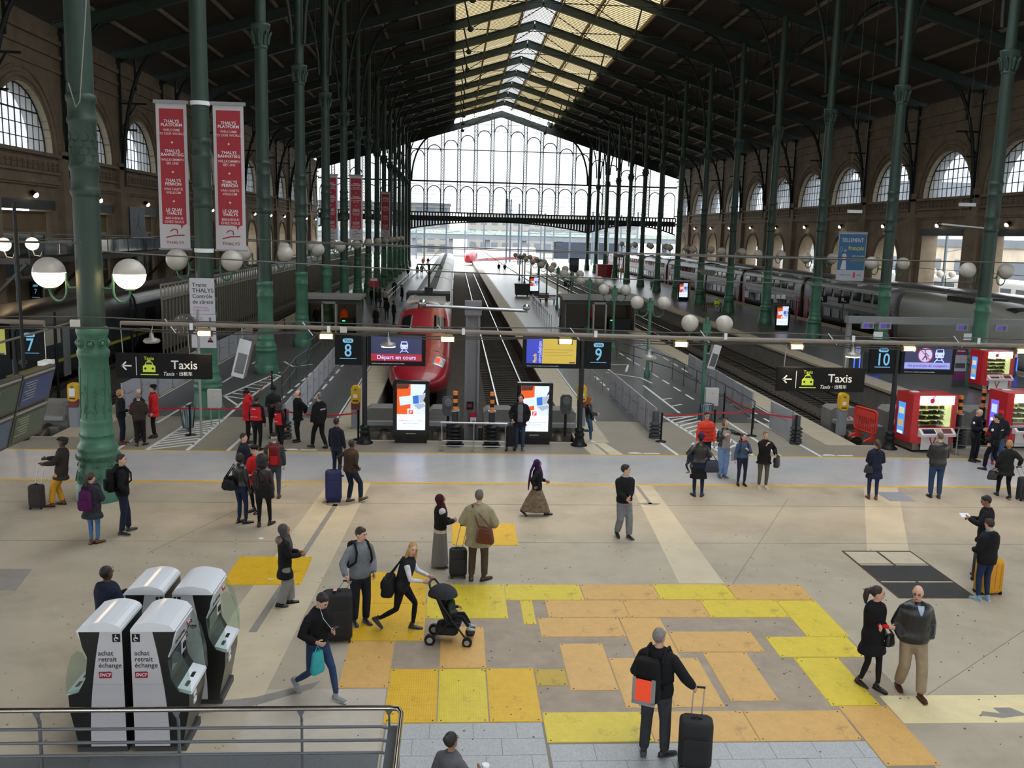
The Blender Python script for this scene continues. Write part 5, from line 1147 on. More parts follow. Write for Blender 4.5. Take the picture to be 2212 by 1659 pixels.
# --- overhead pipe with floodlights and cables ---
pipe = M('grey brown pipe', '7d756b', .6, .1, var=.12, vs_=4); cable = M('dark cable', '4d4a46', .7)
t = thing('lighting_pipe', 'long grey pipe strung across the concourse carrying small floodlights', 'pipe', (0, 22.9, 4.55))
MB().tube([(-8.05, 0, .06), (-2.7, 0, .03), (5.7, 0, -.06), (21, 0, -.12)], .055, 10).build('main_pipe', pipe, t); MB().tube([(-16, 0, .12), (-9.85, 0, .03)], .06, 10).build('side_pipe', pipe, t)
for dz, sg in ((-.1, .02), (-.14, .05), (.14, .03)):
    MB().tube([(-16+37*k/24, .04, dz+.05-.17*k/24+sg*sin(k*1.7)) for k in range(25)], .016, 5).build('cable', cable, t)
b = MB()
for k in range(9): x = -7+3.3*k; b.bar((x, 0, .18-.01*k), (x+.25, 0, -.16), .02, .02); b.box(x+.6, x+.68, -.07, .07, -.07, .09)
tag(b.build('clamps', alu, t), kind='stuff'); MB().box(-2.78, -2.62, -.09, .0, -.07, .07).build('junction_box', M('off white box', 'bdbbb2', .5), t); MB().box(-9.05, -8.85, -.5, -.4, .0, .16).build('junction_box', MATS['off white box'], t)
floodm = M('floodlight glass lit', 'fff0b0', .4, emit=22, ecol='ffdf9a'); floodc = M('floodlight cage', '8a7c52', .4, .6)
def spot(loc, w, col, size=120, tgt=None, r=.1):
    ld = bpy.data.lights.new('lamp light', 'SPOT'); ld.energy = w; ld.color = col; ld.spot_size = rad(size); ld.spot_blend = .8; ld.shadow_soft_size = r
    o = bpy.data.objects.new('lamp_light', ld); COL.objects.link(o); o.location = loc
    d = V(tgt or (loc[0], loc[1], 0))-V(loc); o.rotation_euler = d.to_track_quat('-Z', 'Y').to_euler(); return o
for x, z, lb in ((-6.06, 4.39, 'in front of the white notice boards'), (-3.12, 4.37, 'left of the Voie 8 panel'), (-.15, 4.35, 'in front of the red train'), (2.79, 4.35, 'in front of the blue and ochre screen'), (5.72, 4.33, 'between the Voie 9 panel and the nearest double lamp'), (8.7, 4.32, 'just left of the second taxi sign'), (11.64, 4.32, 'in front of the no boarding screen'), (14.65, 4.31, 'above the red vending machines')):
    f = thing('pipe_floodlight', 'small lit caged floodlight '+lb, 'floodlight', (x, 22.9, z), 0, 'floodlights along the pipe')
    b = MB(); b.tube([(-.15, 0, 0), (.15, 0, 0)], .055, 10); b.build('lit_tube', floodm, f)
    b = MB()
    for s in (-1, 1): b.tube([(s*.15, 0, 0), (s*.18, 0, 0)], .08, 10)
    for k in range(6): a = pi*k/5; b.tube([(-.16, .075*cos(a), .075*sin(a)), (.16, .075*cos(a), .075*sin(a))], .007, 4)
    b.box(-.13, .13, -.05, .05, .06, .13); b.build('cage', floodc, f)
    lo = spot((x, 22.95, z-.12), 130, (1, .72, .38), 100, (x-.1, 23.3, 0)); lo.parent = f; lo.matrix_parent_inverse = Mx.Translation((-x, -22.9, -z))
def bell(x, z, lab, lit_):
    f = thing('bell_lamp', lab, 'lamp', (x, 22.8, z)); MB().lathe([(.19, -.03), (.2, .0), (.17, .05), (.06, .08), (.04, .2)], 16).build('shade', M('bell shade', '8f8c86', .4, .4), f); MB().lathe([(.17, -.05), (.17, -.035)], 16).build('lens', floodm if lit_ else greyp, f); MB().tube([(0, 0, .18), (-.05, 0, .3), (-.25, 0, .3), (-.4, .05, .22)], .012, 5).build('cable_loop', cable, f)
    MB().tube([(0, 0, .2), (0, .1, 4.55-z)], .012, 5).build('hanger', alu, f)
bell(-1.6, 4.2, 'round lit bell lamp hanging in front of the departure screen', True); bell(10.14, 4.15, 'round lit bell lamp hanging left of the Voie 10 totem', True); bell(-7.3, 4.2, 'unlit round bell lamp hanging left of the clock', False); bell(4.9, 4.0, 'unlit round bell lamp hanging below the Voie 9 panel', False)
for x, y, z, lab in ((-5.17, 22.98, 3.5, 'tilted grey floodlight box hanging right of the white notice boards'), (9.98, 34.8, 2.2, 'tilted grey floodlight box on the nearest double lamp post')):
    f = thing('floodlight_box', lab, 'floodlight', (x, y, z)); R = Mx.Rotation(.25, 3, 'Y'); MB().obox((0, 0, .3), (.3, .35, .95), R).build('housing', alu, f); MB().obox((-.02, -.18, .18), (.22, .02, .5), R).build('reflector', M('reflector', '55565a', .2, .8), f); MB().tube([(0, 0, .75), (0, -.05, 1.05)] if x < 0 else [(-.26, .15, .4), (-.05, .05, .4)], .02, 6).build('hanger', alu, f)
f = thing('security_camera', 'small white security camera below the pipe left of the column', 'camera', (-9.9, 23.0, 3.55)); MB().box(-.12, .12, -.2, .2, .0, .1).build('housing', whitep, f); MB().lathe([(.05, -.12), (.05, 0)], 8).build('lens', greyp, f); MB().tube([(0, 0, .1), (0, 0, 1.0)], .012, 5).build('hanger', alu, f)
# span wires across the hall
wirem = M('span wire', '5f5c58', .6, .3)
def wire(p0, p1, r, sag, lab):
    p0, p1 = V(p0), V(p1); P = [p0.lerp(p1, k/16)+V((0, 0, -sag*4*(k/16)*(1-k/16))) for k in range(17)]
    b = MB().tube([p-p0 for p in P], r, 5); tag(b.build('span_wire', wirem, None, p0), lab, 'wire', 'span wires across the tracks')
for y, z, lab in ((34.4, 6.55, 'second column'), (45.3, 6.3, 'third column'), (56, 6.2, 'fourth column')):
    wire((XL+.35, y, z), (XR-.3, y-.6, z-.15), .022, .12, 'thin wire spanning the tracks from the %s of the banner row' % lab); wire((XL-.35, y, z), (WL+.1, y, z+.3), .02, .1, 'thin wire from the left stone wall to the %s of the banner row' % lab)
wire((-9.0, 23.3, 6.5), (-26.3, 24, 6.9), .03, .15, 'wire from the glowing lamp column to the left wall'); wire((-8.7, 23.6, 6.3), (26.0, 44.5, 5.2), .02, .35, 'long diagonal wire from the glowing lamp column across the tracks'); wire((-9.4, 23.4, 4.55), (-14, 18, 3.2), .03, .05, 'slack cable from the column down past the Voie 7 panel')
for x, z, lb in ((-1.55, 5.3, 'the red train'), (2.85, 5.2, 'the shiny empty track'), (15.75, 5.1, 'the track behind the red plastic barrier'), (19.1, 5.1, 'the track next to the ticket gate platform'), (34.0, 5.3, 'the silver train')):
    wire((x, 34, z), (x+.2, 200, z+.1), .02, .2, 'contact wire running above '+lb)
b = MB(); b.tube([(0, 0, 0), (.1, 0, -3.0), (-.05, .02, -4.5), (-.28, .05, -6.4), (-.36, 0, -6.55), (-.5, 0, -6.0)], .014, 5); tag(b.build('hanging_rope', M('pale rope', '8d8a80', .8), None, (XL+.42, 23.1, 16.2)), 'pale rope hanging down beside the column with glowing globes', 'rope')
# --- banners and notices on the second column ---
banw = M('banner white', 'b9b4b8', .6); banr = M('banner red', '9a2430', .6, var=.04, vs_=1); banink = M('banner ink', 'd9c2c6', .6)
def banner(par_loc, lab, k=1.0, g='red and white platform banners'):
    t = thing('platform_banner', lab, 'banner', par_loc, 0, g); t.scale = (k, 1, k)
    MB().box(-.6, .6, -.05, .05, 5.02, 5.14).build('top_rail', greyp, t); MB().box(-.58, .58, -.03, .03, -.06, .0).build('bottom_rail', greyp, t)
    c = MB().box(-.53, .53, -.01, .01, 0, 5.03).build('cloth', banw, t)
    pts = [(-.42, .85), (.12, .85), (.22, .82), (.24, .68), (.3, .82), (.42, .87), (.42, 4.85), (-.42, 4.85)]
    MB().prism(pts, -.016, -.01).build('red_field', banr, c)
    for i, (a, b_) in enumerate((('THALYS|PLATFORM', 'WELCOME|TO OUR WORLD'), ('THALYS|BAHNSTEIG', 'WILLKOMMEN|BEI UNS'), ('THALYS|PERRON', 'VAN HARTE|WELKOM'), ('LE QUAI|THALYS', 'BIENVENUE|CHEZ NOUS'))):
        z = 4.42-i*1.02
        for j, w in enumerate(a.split('|')): text(w, .15, whitep, c, (0, -.018, z-j*.125))
        for j, w in enumerate(b_.split('|')): text(w, .12, banink, c, (0, -.018, z-.3-j*.125))
        if i < 3: b = MB(); b.box(-.04, .04, -.019, -.016, z-.72-.01, z-.72+.01); b.box(-.01, .01, -.019, -.016, z-.76, z-.68); b.build('plus_mark', whitep, c)
    text('THALYS', .14, M('wine lettering', '6d1c2c', .6), c, (0, -.013, .2), sx=1.25); b = MB(); b.tube([(-.3, -.014, .38), (.0, -.014, .46), (.34, -.014, .47)], .02, 4); b.tube([(-.15, -.014, .6), (-.05, -.014, .68), (.08, -.014, .66), (.1, -.014, .52)], .02, 4); b.build('swoosh_logo', banr, c)
    return t
bn = banner((-10.02, 34.3, 6.15), 'long red and white banner on the left of the second column'); dup(bn, (-8.05, 34.3, 6.15), label='long red and white banner on the right of the second column')
for s in (-1, 1): dup(bn, (-9+s*1.0, yL(5)-.3, 6.15), label='red and white banner on the sixth column, %s' % ('stone wall side' if s < 0 else 'red train side'))
dup(bn, (-8.0, yL(8)-.3, 6.15), label='small distant red banner on the ninth column')
col2 = COLS['L', 1]
for z in (6.1, 11.2): MB().lathe([(.335, z-.07), (.34, z+.07)], 20).build('banner_collar', whitep, col2)
t = thing('notice_board', 'tall white notice boards about the train security check on the second column', 'notice', (-8.93, 33.55, 0)); c = MB().box(-.43, .43, -.02, .02, 3.87, 5.14).build('upper_board', M('notice white', 'bcbdc4', .6), t)
for i, (w, sz, m) in enumerate((('Trains', .2, tmink), ('THALYS', .21, tmink), ('Contrôle', .19, tmink), ('de sûreté', .19, tmink))): text(w, sz, m, c, (-.34, -.022, 4.9-.2*i), al='LEFT')
for i, w in enumerate(('THALYS trains', 'Security control')): text(w, .085, M('pink lettering', 'b0489a', .6), c, (-.32, -.022, 4.1-.09*i), al='LEFT')
c = MB().box(-.41, .45, -.02, .02, 2.66, 3.86).build('lower_board', MATS['notice white'], t)
for i, w in enumerate(('Déposez vos', 'bagages sur le', 'tapis')): text(w, .065, tmink, c, (-.36, -.022, 3.74-.07*i), al='LEFT')
for i, w in enumerate(('Ouvrez votre', 'manteau pour le')): text(w, .065, tmink, c, (-.36, -.022, 3.42-.07*i), al='LEFT')
b = MB(); b.box(.14, .3, -.025, -.02, 3.58, 3.62); b.box(.22, .3, -.025, -.02, 3.6, 3.75); b.box(.17, .25, -.025, -.02, 3.36, 3.42); b.bar((.14, -.023, 3.28), (.21, -.023, 3.4), .004, .03); b.bar((.28, -.023, 3.28), (.21, -.023, 3.4), .004, .03); b.build('pictograms', M('slate blue print', '4f6f94', .6), c); MB().prism([(.14, 2.86), (.36, 2.86), (.25, 3.06)], -.026, -.02).build('triangle_outline', blackm, c); MB().prism([(.19, 2.93), (.31, 2.93), (.25, 3.03)], -.03, -.02).build('red_triangle', redtri, c); MB().box(-.41, .45, -.024, -.02, 3.14, 3.16).build('rule', tmink, c)
MB().box(-.3, .3, 0, .45, 4.4, 4.5).build('mount', darkp, t)
t = thing('platform_clock', 'round black station clock with yellow marks behind the pipe', 'clock', (-8.75, 30.6, 3.78)); b = MB(); b.tube([(0, .12, 0), (0, -.12, 0)], .36, 28); b.build('case', darkp, t); MB().tube([(0, -.121, 0), (0, -.125, 0)], .33, 28).build('dial', blackg, t); b = MB()
for k in range(12): a = 2*pi*k/12; b.bar((.24*sin(a), -.13, .24*cos(a)), (.3*sin(a), -.13, .3*cos(a)), .006, .022)
b.bar((0, -.13, 0), (.02, -.13, -.27), .008, .02); b.bar((0, -.13, 0), (-.14, -.13, .06), .008, .025); b.build('marks_and_hands', M('clock yellow', 'c9b33a', .5, emit=.2), t); MB().tube([(.42, .1, -3.78), (.42, .1, .5)], .04, 8).build('pole', greyp, t); MB().bar((.36, .05, 0), (.42, .1, 0), .05, .05).build('arm', greyp, t)
t = thing('electric_cabinet', 'white electric cabinet with a yellow warning triangle on the banner platform', 'cabinet', (-8.35, 32.6, 0))
for s in (-.14, .14): MB().tube([(s, 0, 0), (s, 0, .7)], .02, 6).build('leg', alu, t)
MB().box(-.22, .22, -.12, .12, .68, 1.32).build('case', M('cabinet white', 'b6b7b6', .5), t); MB().prism([(-.05, 1.05), (.05, 1.05), (0, 1.14)], -.126, -.12).build('warning_triangle', vyel, t)
t = thing('electric_cabinet', 'white electric cabinet with a yellow warning triangle on the nearest double lamp post', 'cabinet', (9.95, 34.6, 0)); MB().box(-.25, .25, -.12, .12, .62, 1.3).build('case', M('cabinet white', 'b6b7b6', .5), t); MB().prism([(-.05, 1.08), (.05, 1.08), (0, 1.17)], -.126, -.12).build('warning_triangle', vyel, t)
for s in (-.14, .14): MB().tube([(s, 0, 0), (s, 0, .7)], .02, 6).build('leg', alu, t)
def bin_(x, y, lab, m=None):
    t = thing('wire_bin', lab, 'bin', (x, y, 0)); b = MB()
    for k in range(18): a = 2*pi*k/18; b.tube([(.17*cos(a), .17*sin(a), .12), (.26*cos(a), .26*sin(a), .85)], .01, 4)
    b.tube([(.26*cos(a), .26*sin(a), .85) for a in [2*pi*k/18 for k in range(19)]], .02, 5); b.tube([(.17*cos(a), .17*sin(a), .14) for a in [2*pi*k/18 for k in range(19)]], .015, 5); b.build('wire_basket', railm, t); MB().lathe([(.14, .14), (.22, .8), (.2, .8)], 14).build('bin_bag', m or M('clear blue bag', '7d97a0', .3), t); MB().lathe([(.1, 0), (.08, .14)], 10).build('foot', railm, t)
bin_(-9.05, 31.75, 'wire litter bin with clear bag behind the tape stanchion'); bin_(27.2, 127, 'small blue bagged bin beside a column on the ticket gate platform'); bin_(9.5, 33.6, 'wire litter bin behind the man in orange')
# --- double globe lamp posts on the middle platform ---
def lamp_post(y, lab):
    t = thing('double_globe_lamp', lab, 'lamp post', (9.72, y, 0), 0, 'double globe lamp posts')
    MB().lathe([(.16, 0), (.16, .3), (.1, .4), (.085, .6), (.075, 4.0)], 12).build('post', green, t); b = MB(); b.box(-.12, .12, -.06, .06, 3.35, 3.75); b.box(-.16, -.08, -.05, .05, 3.5, 3.85); b.box(.08, .16, -.05, .05, 3.5, 3.85); b.build('head', green, t); globe_pair(t, 3.75, .67, .33, False, None, False); return t
for k in range(11): lamp_post(35+10.45*k, 'double white globe lamp, %s from the queue tape on the middle platform' % (ords[k] if k else 'first'))
# --- security booths ---
def booth(x, y, w, d, lab):
    t = thing('security_booth', lab, 'booth', (x, y, 0)); gm = M('booth grey panel', '5c5e61', .5); 
    MB().box(-w/2-.25, w/2+.25, -.3, d+.2, 2.3, 2.5).build('roof', M('booth roof', '8e887d', .7, var=.1, vs_=2), t)
    for k in range(int(d/.5)): MB().box(-w/2-.2, w/2+.2, k*.5, k*.5+.03, 2.49, 2.53).build('roof_seam', greyp, t)
    MB().box(-w/2, w/2, d-.08, d, 0, 2.3).build('rear_wall', gm, t); MB().box(-w/2, -w/2+.08, 0, d, 0, 2.3).build('side_wall', gm, t); MB().box(w/2-.08, w/2, 0, d, 0, 2.3).build('side_wall', gm, t); MB().box(-w/2, w/2, -.05, .05, 2.0, 2.3).build('fascia', darkp, t)
    f = MB(); f.box(-.55, -.45, -.1, .5, 0, 2.1); f.box(.35, .45, -.1, .5, 0, 2.1); f.box(-.55, .45, -.1, .5, 2.0, 2.15); f.build('metal_detector_arch', M('detector grey', '9a9b96', .4), t); MB().box(.7, w/2-.3, .2, 1.2, 0, .95).build('baggage_scanner', blackm, t); MB().box(.8, 1.0, .19, .2, .8, .86).build('green_lamp', scr('green lamp', '3cff7a', 4), t); MB().box(-w/2+.5, w/2-.5, .3, .45, 2.2, 2.27).build('strip_lamp', scr('warm strip lamp', 'ffdf9a', 5), t)
booth(-8.35, 63.0, 3.7, 3.2, 'grey security booth with scanner on the banner platform'); booth(10.7, 67.2, 5.2, 3.6, 'grey security booth with scanner on the middle platform')
# --- ribbed noise fence on the left ---
fm = wave_mat('ribbed fence metal', '6a6455', '585244', 9, 'Z', .5, .4, .3, .2); fp = M('pale fence rib', '8d887a', .5, .2)
t = thing('ribbed_fence', 'long pale ribbed metal fence with top rail between the tracks on the left', 'fence', (-17.0, 55, -1.05))
for k in range(60):
    y0 = k*2.1
    if k == 0: pf = MB().box(-.03, .03, .02, 2.08, .75, 3.7).build('fence_panel', fm, t)
    else: inst(pf, (0, y0, 0), t)
rib = MB(); rib.box(.02, .1, -.03, .03, .35, 3.75); rib.box(-.02, .06, -.03, .03, 3.75, 4.6)
r0 = rib.build('fence_rib', fp, t)
for k in range(1, 180): inst(r0, (0, k*.7, 0), t)
MB().box(.0, .12, 0, 126, 3.68, 3.8).build('middle_rail', fp, t); MB().box(-.04, .08, 0, 126, 4.5, 4.62).build('top_rail', fp, t); MB().box(-.12, .1, 0, 126, 0, .36).build('kerb', concwall, t)
for y, lb in ((41, 'furthest from'), (46, 'second from'), (50.5, 'next to')): tp = thing('dark_post', 'slim dark post beside the dark train, %s the ribbed fence' % lb, 'post', (-17.2, y, -1.05), 0, 'dark posts by the dark train'); MB().tube([(0, 0, 0), (0, 0, 4.2)], .07, 8).build('pole', blackm, tp); MB().lathe([(.18, 0), (.18, .05)], 10).build('foot', blackm, tp)
# --- arrivals screens at the left edge ---
t = thing('departure_board', 'tilted block of four framed departure screens left of the big green column', 'departure board', (-7.45, 15.9, 3.8))
R = Mx.Rotation(rad(15), 3, 'Y'); scm = [scr('board blue', '2f4152', .35), scr('board dark green', '2c3a2c', .35), scr('board navy', '1e2f52', .35), scr('board amber', '8a6a26', .45)]
k = 0
for zc in (.33, -.33):
    for yc in (-1.98, -.66, .66):
        f = MB().obox(R@V((0, yc, zc)), (.1, 1.28, .64), R).build('screen_frame', M('board frame', '3d3b38', .4), t); m = scm[k % 4]
        MB().obox(R@V((.055, yc, zc-.03)), (.012, 1.12, .46), R).build('screen', m, f); MB().obox(R@V((.056, yc, zc+.27)), (.012, 1.2, .03), R).build('header_bar', M('header bar grey', '8d8a80', .5), f)
        for j in range(7): MB().obox(R@V((.063, yc-.28+.03*(j % 3), zc+.15-j*.05)), (.004, .45-.08*(j % 3), .01), R).build('text_line', scr('board lettering', '77765f', .3), f)
        k += 1
for y in (-1.6, .3): MB().tube([(.1, y, .7), (.1, y, 3.5)], .03, 6).build('hanger', blackm, t)
MB().obox(R@V((-.12, -.6, 0)), (.14, 3.8, .9), R).build('back_frame', darkp, t)
MB().obox((.15, -1.9, .72), (.2, .4, .03), R).build('lit_strip', scr('lit strip', 'e6e9ff', 3), t)
# --- poster hanging on the right ---
t = thing('hanging_poster', 'large blue hanging poster reading Tellement français with a tennis player', 'poster', (26.9, 62.0, 4.35)); MB().box(-1.0, 1.0, -.05, .05, 3.2, 3.3).build('top_rail', greyp, t); c = MB().box(-.97, .97, -.02, .02, 0, 3.2).build('sheet', M('poster white', 'a9aab2', .6), t); MB().box(-.93, .93, -.025, -.02, .72, 3.14).build('blue_field', M('poster blue', '2f5f86', .6), c)
text('TELLEMENT', .37, M('poster pale', 'c2c8d0', .6), c, (.0, -.028, 2.72), sx=.78); text('français', .42, M('poster yellow', 'c3bd3c', .6), c, (.28, -.028, 2.2), sx=.85); text('qui l’ont connu à elle-ci', .13, MATS['poster pale'], c, (.9, -.028, 1.68), al='RIGHT', sx=.7); text('en sont les meilleurs', .14, MATS['poster yellow'], c, (.9, -.028, 1.38), al='RIGHT', sx=.8); text('TELLEMENT FRANÇAIS', .08, tmink, c, (-.35, -.024, .38)); MB().prism(rrect(.2, .34, .2, .58, .04), -.026, -.02).build('red_logo', M('poster logo red', 'b3303c', .5), c); text('nautilus', .13, tmink, c, (.6, -.024, .4), sx=.7)
b = MB(); b.prism([(-.72, .75), (-.32, .75), (-.38, 1.4), (-.36, 1.75), (-.5, 1.85), (-.66, 1.75), (-.6, 1.4)], -.03, -.025); b.build('player_dress', M('poster figure white', 'b8bcc6', .6), c); b = MB(); b.prism(arcpts(-.46, 2.02, .09, 0, 345, 12), -.031, -.025); b.bar((-.66, -.03, 1.55), (-.3, -.03, 1.62), .004, .08); b.build('player_skin', M('poster skin', 'b9867a', .6), c); b = MB(); b.tube([(-.75+.08*cos(a), -.03, 2.12+.16*sin(a)) for a in [2*pi*k/12 for k in range(13)]], .012, 4); b.bar((-.75, -.03, 1.96), (-.72, -.03, 1.5), .004, .03); b.build('racket', MATS['poster figure white'], c)
for x in (-.5, .4): MB().tube([(x, 0, 3.3), (x+.05, 0, 21)], .012, 4).build('hanger_wire', wirem, t)
MB().box(-.5, .45, -.1, .1, 4.55, 4.75).build('hanger_box', whitep, t)
for x, y in ((29.8, 50),):
    t = thing('hanging_fitting', 'long pale fluorescent fitting hanging before the right stone wall', 'light fitting', (x+1.5, y+6, 8.0)); MB().bar((-1.6, 0, .2), (1.6, .3, 0), .35, .08).build('reflector', alu, t); MB().box(-.5, .5, -.1, .1, 1.3, 1.5).build('hanger_box', whitep, t)
    for q in (-.4, .4): MB().tube([(q, 0, .1), (q, 0, 15.4)], .012, 4).build('hanger_wire', wirem, t)
# --- platform furniture further back ---
def bench(x, y, lab):
    t = thing('platform_bench', lab, 'bench', (x, y, 0)); m = M('brown bench', '5b463c', .6)
    for s in (-.7, .7): MB().box(s-.04, s+.04, -.22, .22, 0, .42).build('leg', blackm, t)
    for k in range(4): MB().box(-.9, .9, -.24+k*.12, -.15+k*.12, .42, .46).build('seat_slat', m, t)
    for k in range(3): MB().box(-.9, .9, .24, .28, .52+k*.13, .62+k*.13).build('back_slat', m, t)
bench(24.7, 87.2, 'brown bench under the person in the yellow hooded jacket'); bench(9.0, 96.5, 'brown bench on the middle platform beside the advertising screen'); bench(9.4, 93.5, 'brown bench nearest the man in the white shirt')
t = thing('red_kiosk', 'red box kiosk on the far part of the ticket gate platform', 'kiosk', (25.8, 156, 0)); MB().box(-1.7, -.2, 0, 2.2, 0, 2.0).build('body', M('kiosk pink side', 'b0525a', .5), t); MB().box(-.2, 1.7, 0, 2.2, 0, 2.0).build('front', M('kiosk red', '9c1c28', .5), t); MB().box(-1.8, 1.8, -.1, 2.3, 2.0, 2.12).build('roof', M('kiosk roof', '8f3a40', .5), t)
for k in range(4): MB().box(-.2+k*.48, .25+k*.48, -.03, 0, .1, 1.95).build('door_leaf', M('kiosk red', '9c1c28', .5), t)
t = thing('waste_container', 'dark wheeled waste container beside the advertising screen on the middle platform', 'waste container', (7.6, 104, 0)); MB().prism([(-.75, .15), (.75, .15), (.85, 1.3), (-.85, 1.3)], -.5, .5).build('tub', M('container dark', '2b2e31', .6), t); MB().box(-.88, .88, -.55, .55, 1.3, 1.4).build('lid', M('container dark', '2b2e31', .6), t)
for sx in (-.6, .6):
    for sy in (-.35, .35): MB().tube([(sx-.04, sy, .09), (sx+.04, sy, .09)], .09, 10).build('wheel', blackm, t)
def hood_post(x, y, lab, h=3.6):
    t = thing('platform_speaker_hood', lab, 'canopy post', (x, y, 0)); MB().tube([(0, 0, 0), (0, 0, h)], .07, 8).build('post', blackm, t); MB().prism([(-.9, h+.15), (-.55, h-.1), (.55, h-.1), (.9, h+.15), (.6, h+.35), (-.6, h+.35)], -.4, .4).build('hood', M('grey hood', '77746c', .6), t)
hood_post(24.1, 88, 'grey hooded lamp post behind the bench on the ticket gate platform'); hood_post(26.6, 150, 'grey hooded post beside the red kiosk'); hood_post(9.3, 128, 'grey hooded post far along the middle platform'); hood_post(10.2, 112, 'grey hooded post near the advertising screen on the middle platform')
for x, y, r in ((28.9, 71.5, 'R'), (30.4, 70.8, 'R..'), (33.4, 55, 'R'), (10.6, 86, 'R')):
    t = thing('letter_sign', 'small black sign with letter R %s' % ({71.5: 'near the middle of the silver train', 70.8: 'with two dots near the silver train', 55: 'in front of the stone piers', 86: 'above the middle platform booth'}[y]), 'sign', (x, y, 0)); MB().tube([(0, .03, 0), (0, .03, 2.4)], .03, 6).build('post', blackm, t); MB().box(-.45, .45, -.03, .03, 2.2, 2.75).build('panel', blackm, t); text(r, .42, whitep, t, (0, -.033, 2.47))
t = thing('platform_shelter', 'small grey shelter with angled roof by the silver train', 'shelter', (28.0, 78, 0)); MB().prism([(-1.3, 2.1), (1.3, 1.9), (1.3, 2.0), (-1.3, 2.3)], -.9, .9).build('roof', greyp, t)
for x in (-1.1, 1.1):
    for y in (-.7, .7): MB().tube([(x, y, 0), (x, y, 2.05)], .05, 8).build('post', darkp, t)
for k in range(3): MB().box(-1.25+k*.45, -.9+k*.45, -.95, -.9, 2.05, 2.4).build('white_panel', whitep, t)
MB().box(-1.1, 1.1, .65, .7, .3, 1.6).build('back_board', greyp, t)
for x, y, lab in ((26.6, 104, 'yellow validator on a post beside the far advertising screen'), (9.9, 110, 'yellow validator far along the middle platform'), (26.8, 149, 'yellow validator in front of the red kiosk')):
    t = thing('ticket_validator', lab, 'ticket validator', (x, y, 0)); MB().tube([(0, 0, 0), (0, 0, 1.3)], .1, 8).build('pedestal', greyp, t); MB().prism(rrect(-.16, .16, 1.2, 1.85, .1), -.12, .12).build('head', vyel, t)
t = thing('dark_notice_stand', 'dark notice stand far along the ticket gate platform edge', 'notice stand', (22.6, 176, 0)); MB().box(-.9, .9, -.1, .1, .2, 2.6).build('panel', darkp, t); MB().box(-.7, .7, -.15, .15, 0, .2).build('base', blackm, t); MB().box(-.7, .7, -.12, -.1, 1.2, 2.3).build('poster', M('poster slate', '5b6670', .5), t)
t = thing('red_notice_post', 'small red and white notice on a post behind the left security booth', 'notice', (-7.2, 84, 0)); MB().tube([(0, 0, 0), (0, 0, 2.8)], .06, 8).build('post', greyp, t); MB().box(-.4, .4, -.04, .04, 1.9, 2.7).build('panel', redp, t); MB().box(-.3, .3, -.05, -.04, 2.45, 2.65).build('caption', whitep, t)
t = thing('luggage_trolley_rack', 'small green and white info desk near the double lamps', 'desk', (11.0, 79, 0)); MB().box(-.5, .5, -.3, .3, 0, 1.1).build('desk', whitep, t); MB().box(-.5, .5, -.32, -.3, .9, 1.1).build('green_band', gt, t); MB().box(-.6, .6, -.4, .4, 1.1, 1.15).build('top', greyp, t)
# left wall: gallery, doors, blue poster
for i, yc in winsL:
    if i < 3 or i > 7: continue
    d = struct(thing('door_%d' % i, None, None, (WL-.5, yc, 0)))
    MB().box(-.1, .1, -3.4, 3.4, 0, 7.6).build('infill_wall', M('ochre infill', '77664c', .8, var=.15, vs_=.7), d)
    for q in (-2.2, 0, 2.2): f = MB().box(.08, .16, q-.9, q+.9, 3.4 if i < 5 else .1, 6.3).build('cream_frame', M('cream frame', 'a39a80', .6), d); MB().box(.15, .18, q-.7, q+.7, 3.6 if i < 5 else .3, 6.1).build('dark_pane', M('dark door glass', '27312f', .15), f)
t = thing('gallery_balcony', 'dark steel gallery with pale railings along the left stone wall', 'balcony', (-26.4, 54, 4.9)); MB().box(0, 2.6, 0, 36, -.35, 0).build('deck', M('gallery dark steel', '2a2622', .6), t)
for y in (0, 9, 18, 27, 36): MB().bar((2.4, y, -.3), (.1, y, -2.6), .16, .16).build('strut', MATS['gallery dark steel'], t)
MB().tube([(2.55, 0, 1.05), (2.55, 36, 1.05)], .03, 6).build('handrail', alu, t)
for k in range(19): MB().tube([(2.55, k*2, 0), (2.55, k*2, 1.05)], .025, 6).build('baluster', darkp, t)
for k in range(9): MB().box(2.53, 2.56, k*4+.1, k*4+3.9, .1, .95).build('glass_infill', glass_mat('gallery glass', 'aab8b8', .8, .1, .05), t)
t = thing('blue_wall_poster', 'dark blue poster with a pale running figure on the left wall', 'poster', (-25.9, 78.4, 5.95)); MB().box(0, .06, -1.8, 1.8, 0, 2.35).build('panel', M('slate blue poster', '3d4756', .5), t)
b = MB(); b.tube([(.07, .3, 1.7), (.07, .2, 1.3), (.07, .0, 1.0), (.07, -.3, .5)], .03, 5); b.tube([(.07, .2, 1.3), (.07, -.6, 1.2), (.07, -1.0, 1.4)], .025, 5); b.tube([(.07, .0, 1.0), (.07, .6, .7), (.07, .5, .4)], .03, 5); b.build('running_figure', M('poster pale line', '8f9aa6', .5), t)
for y, lab in ((47.6, 'glowing amber globe lamp on a post nearest the departure board'), (50.7, 'glowing amber globe lamp on a post second from the departure board')):
    t = thing('gallery_globe', lab, 'lamp', (-22.2, y, 5.2)); MB().sph((0, 0, .6), .33, 16, 10).build('globe', globe_lit, t); MB().tube([(0, 0, .28), (.1, 0, .0), (.4, 0, -.05), (.5, 0, .2)], .03, 6).build('bracket', alu, t); MB().tube([(.5, 0, -6.25), (.5, 0, .2)], .05, 6).build('post', iron, t)
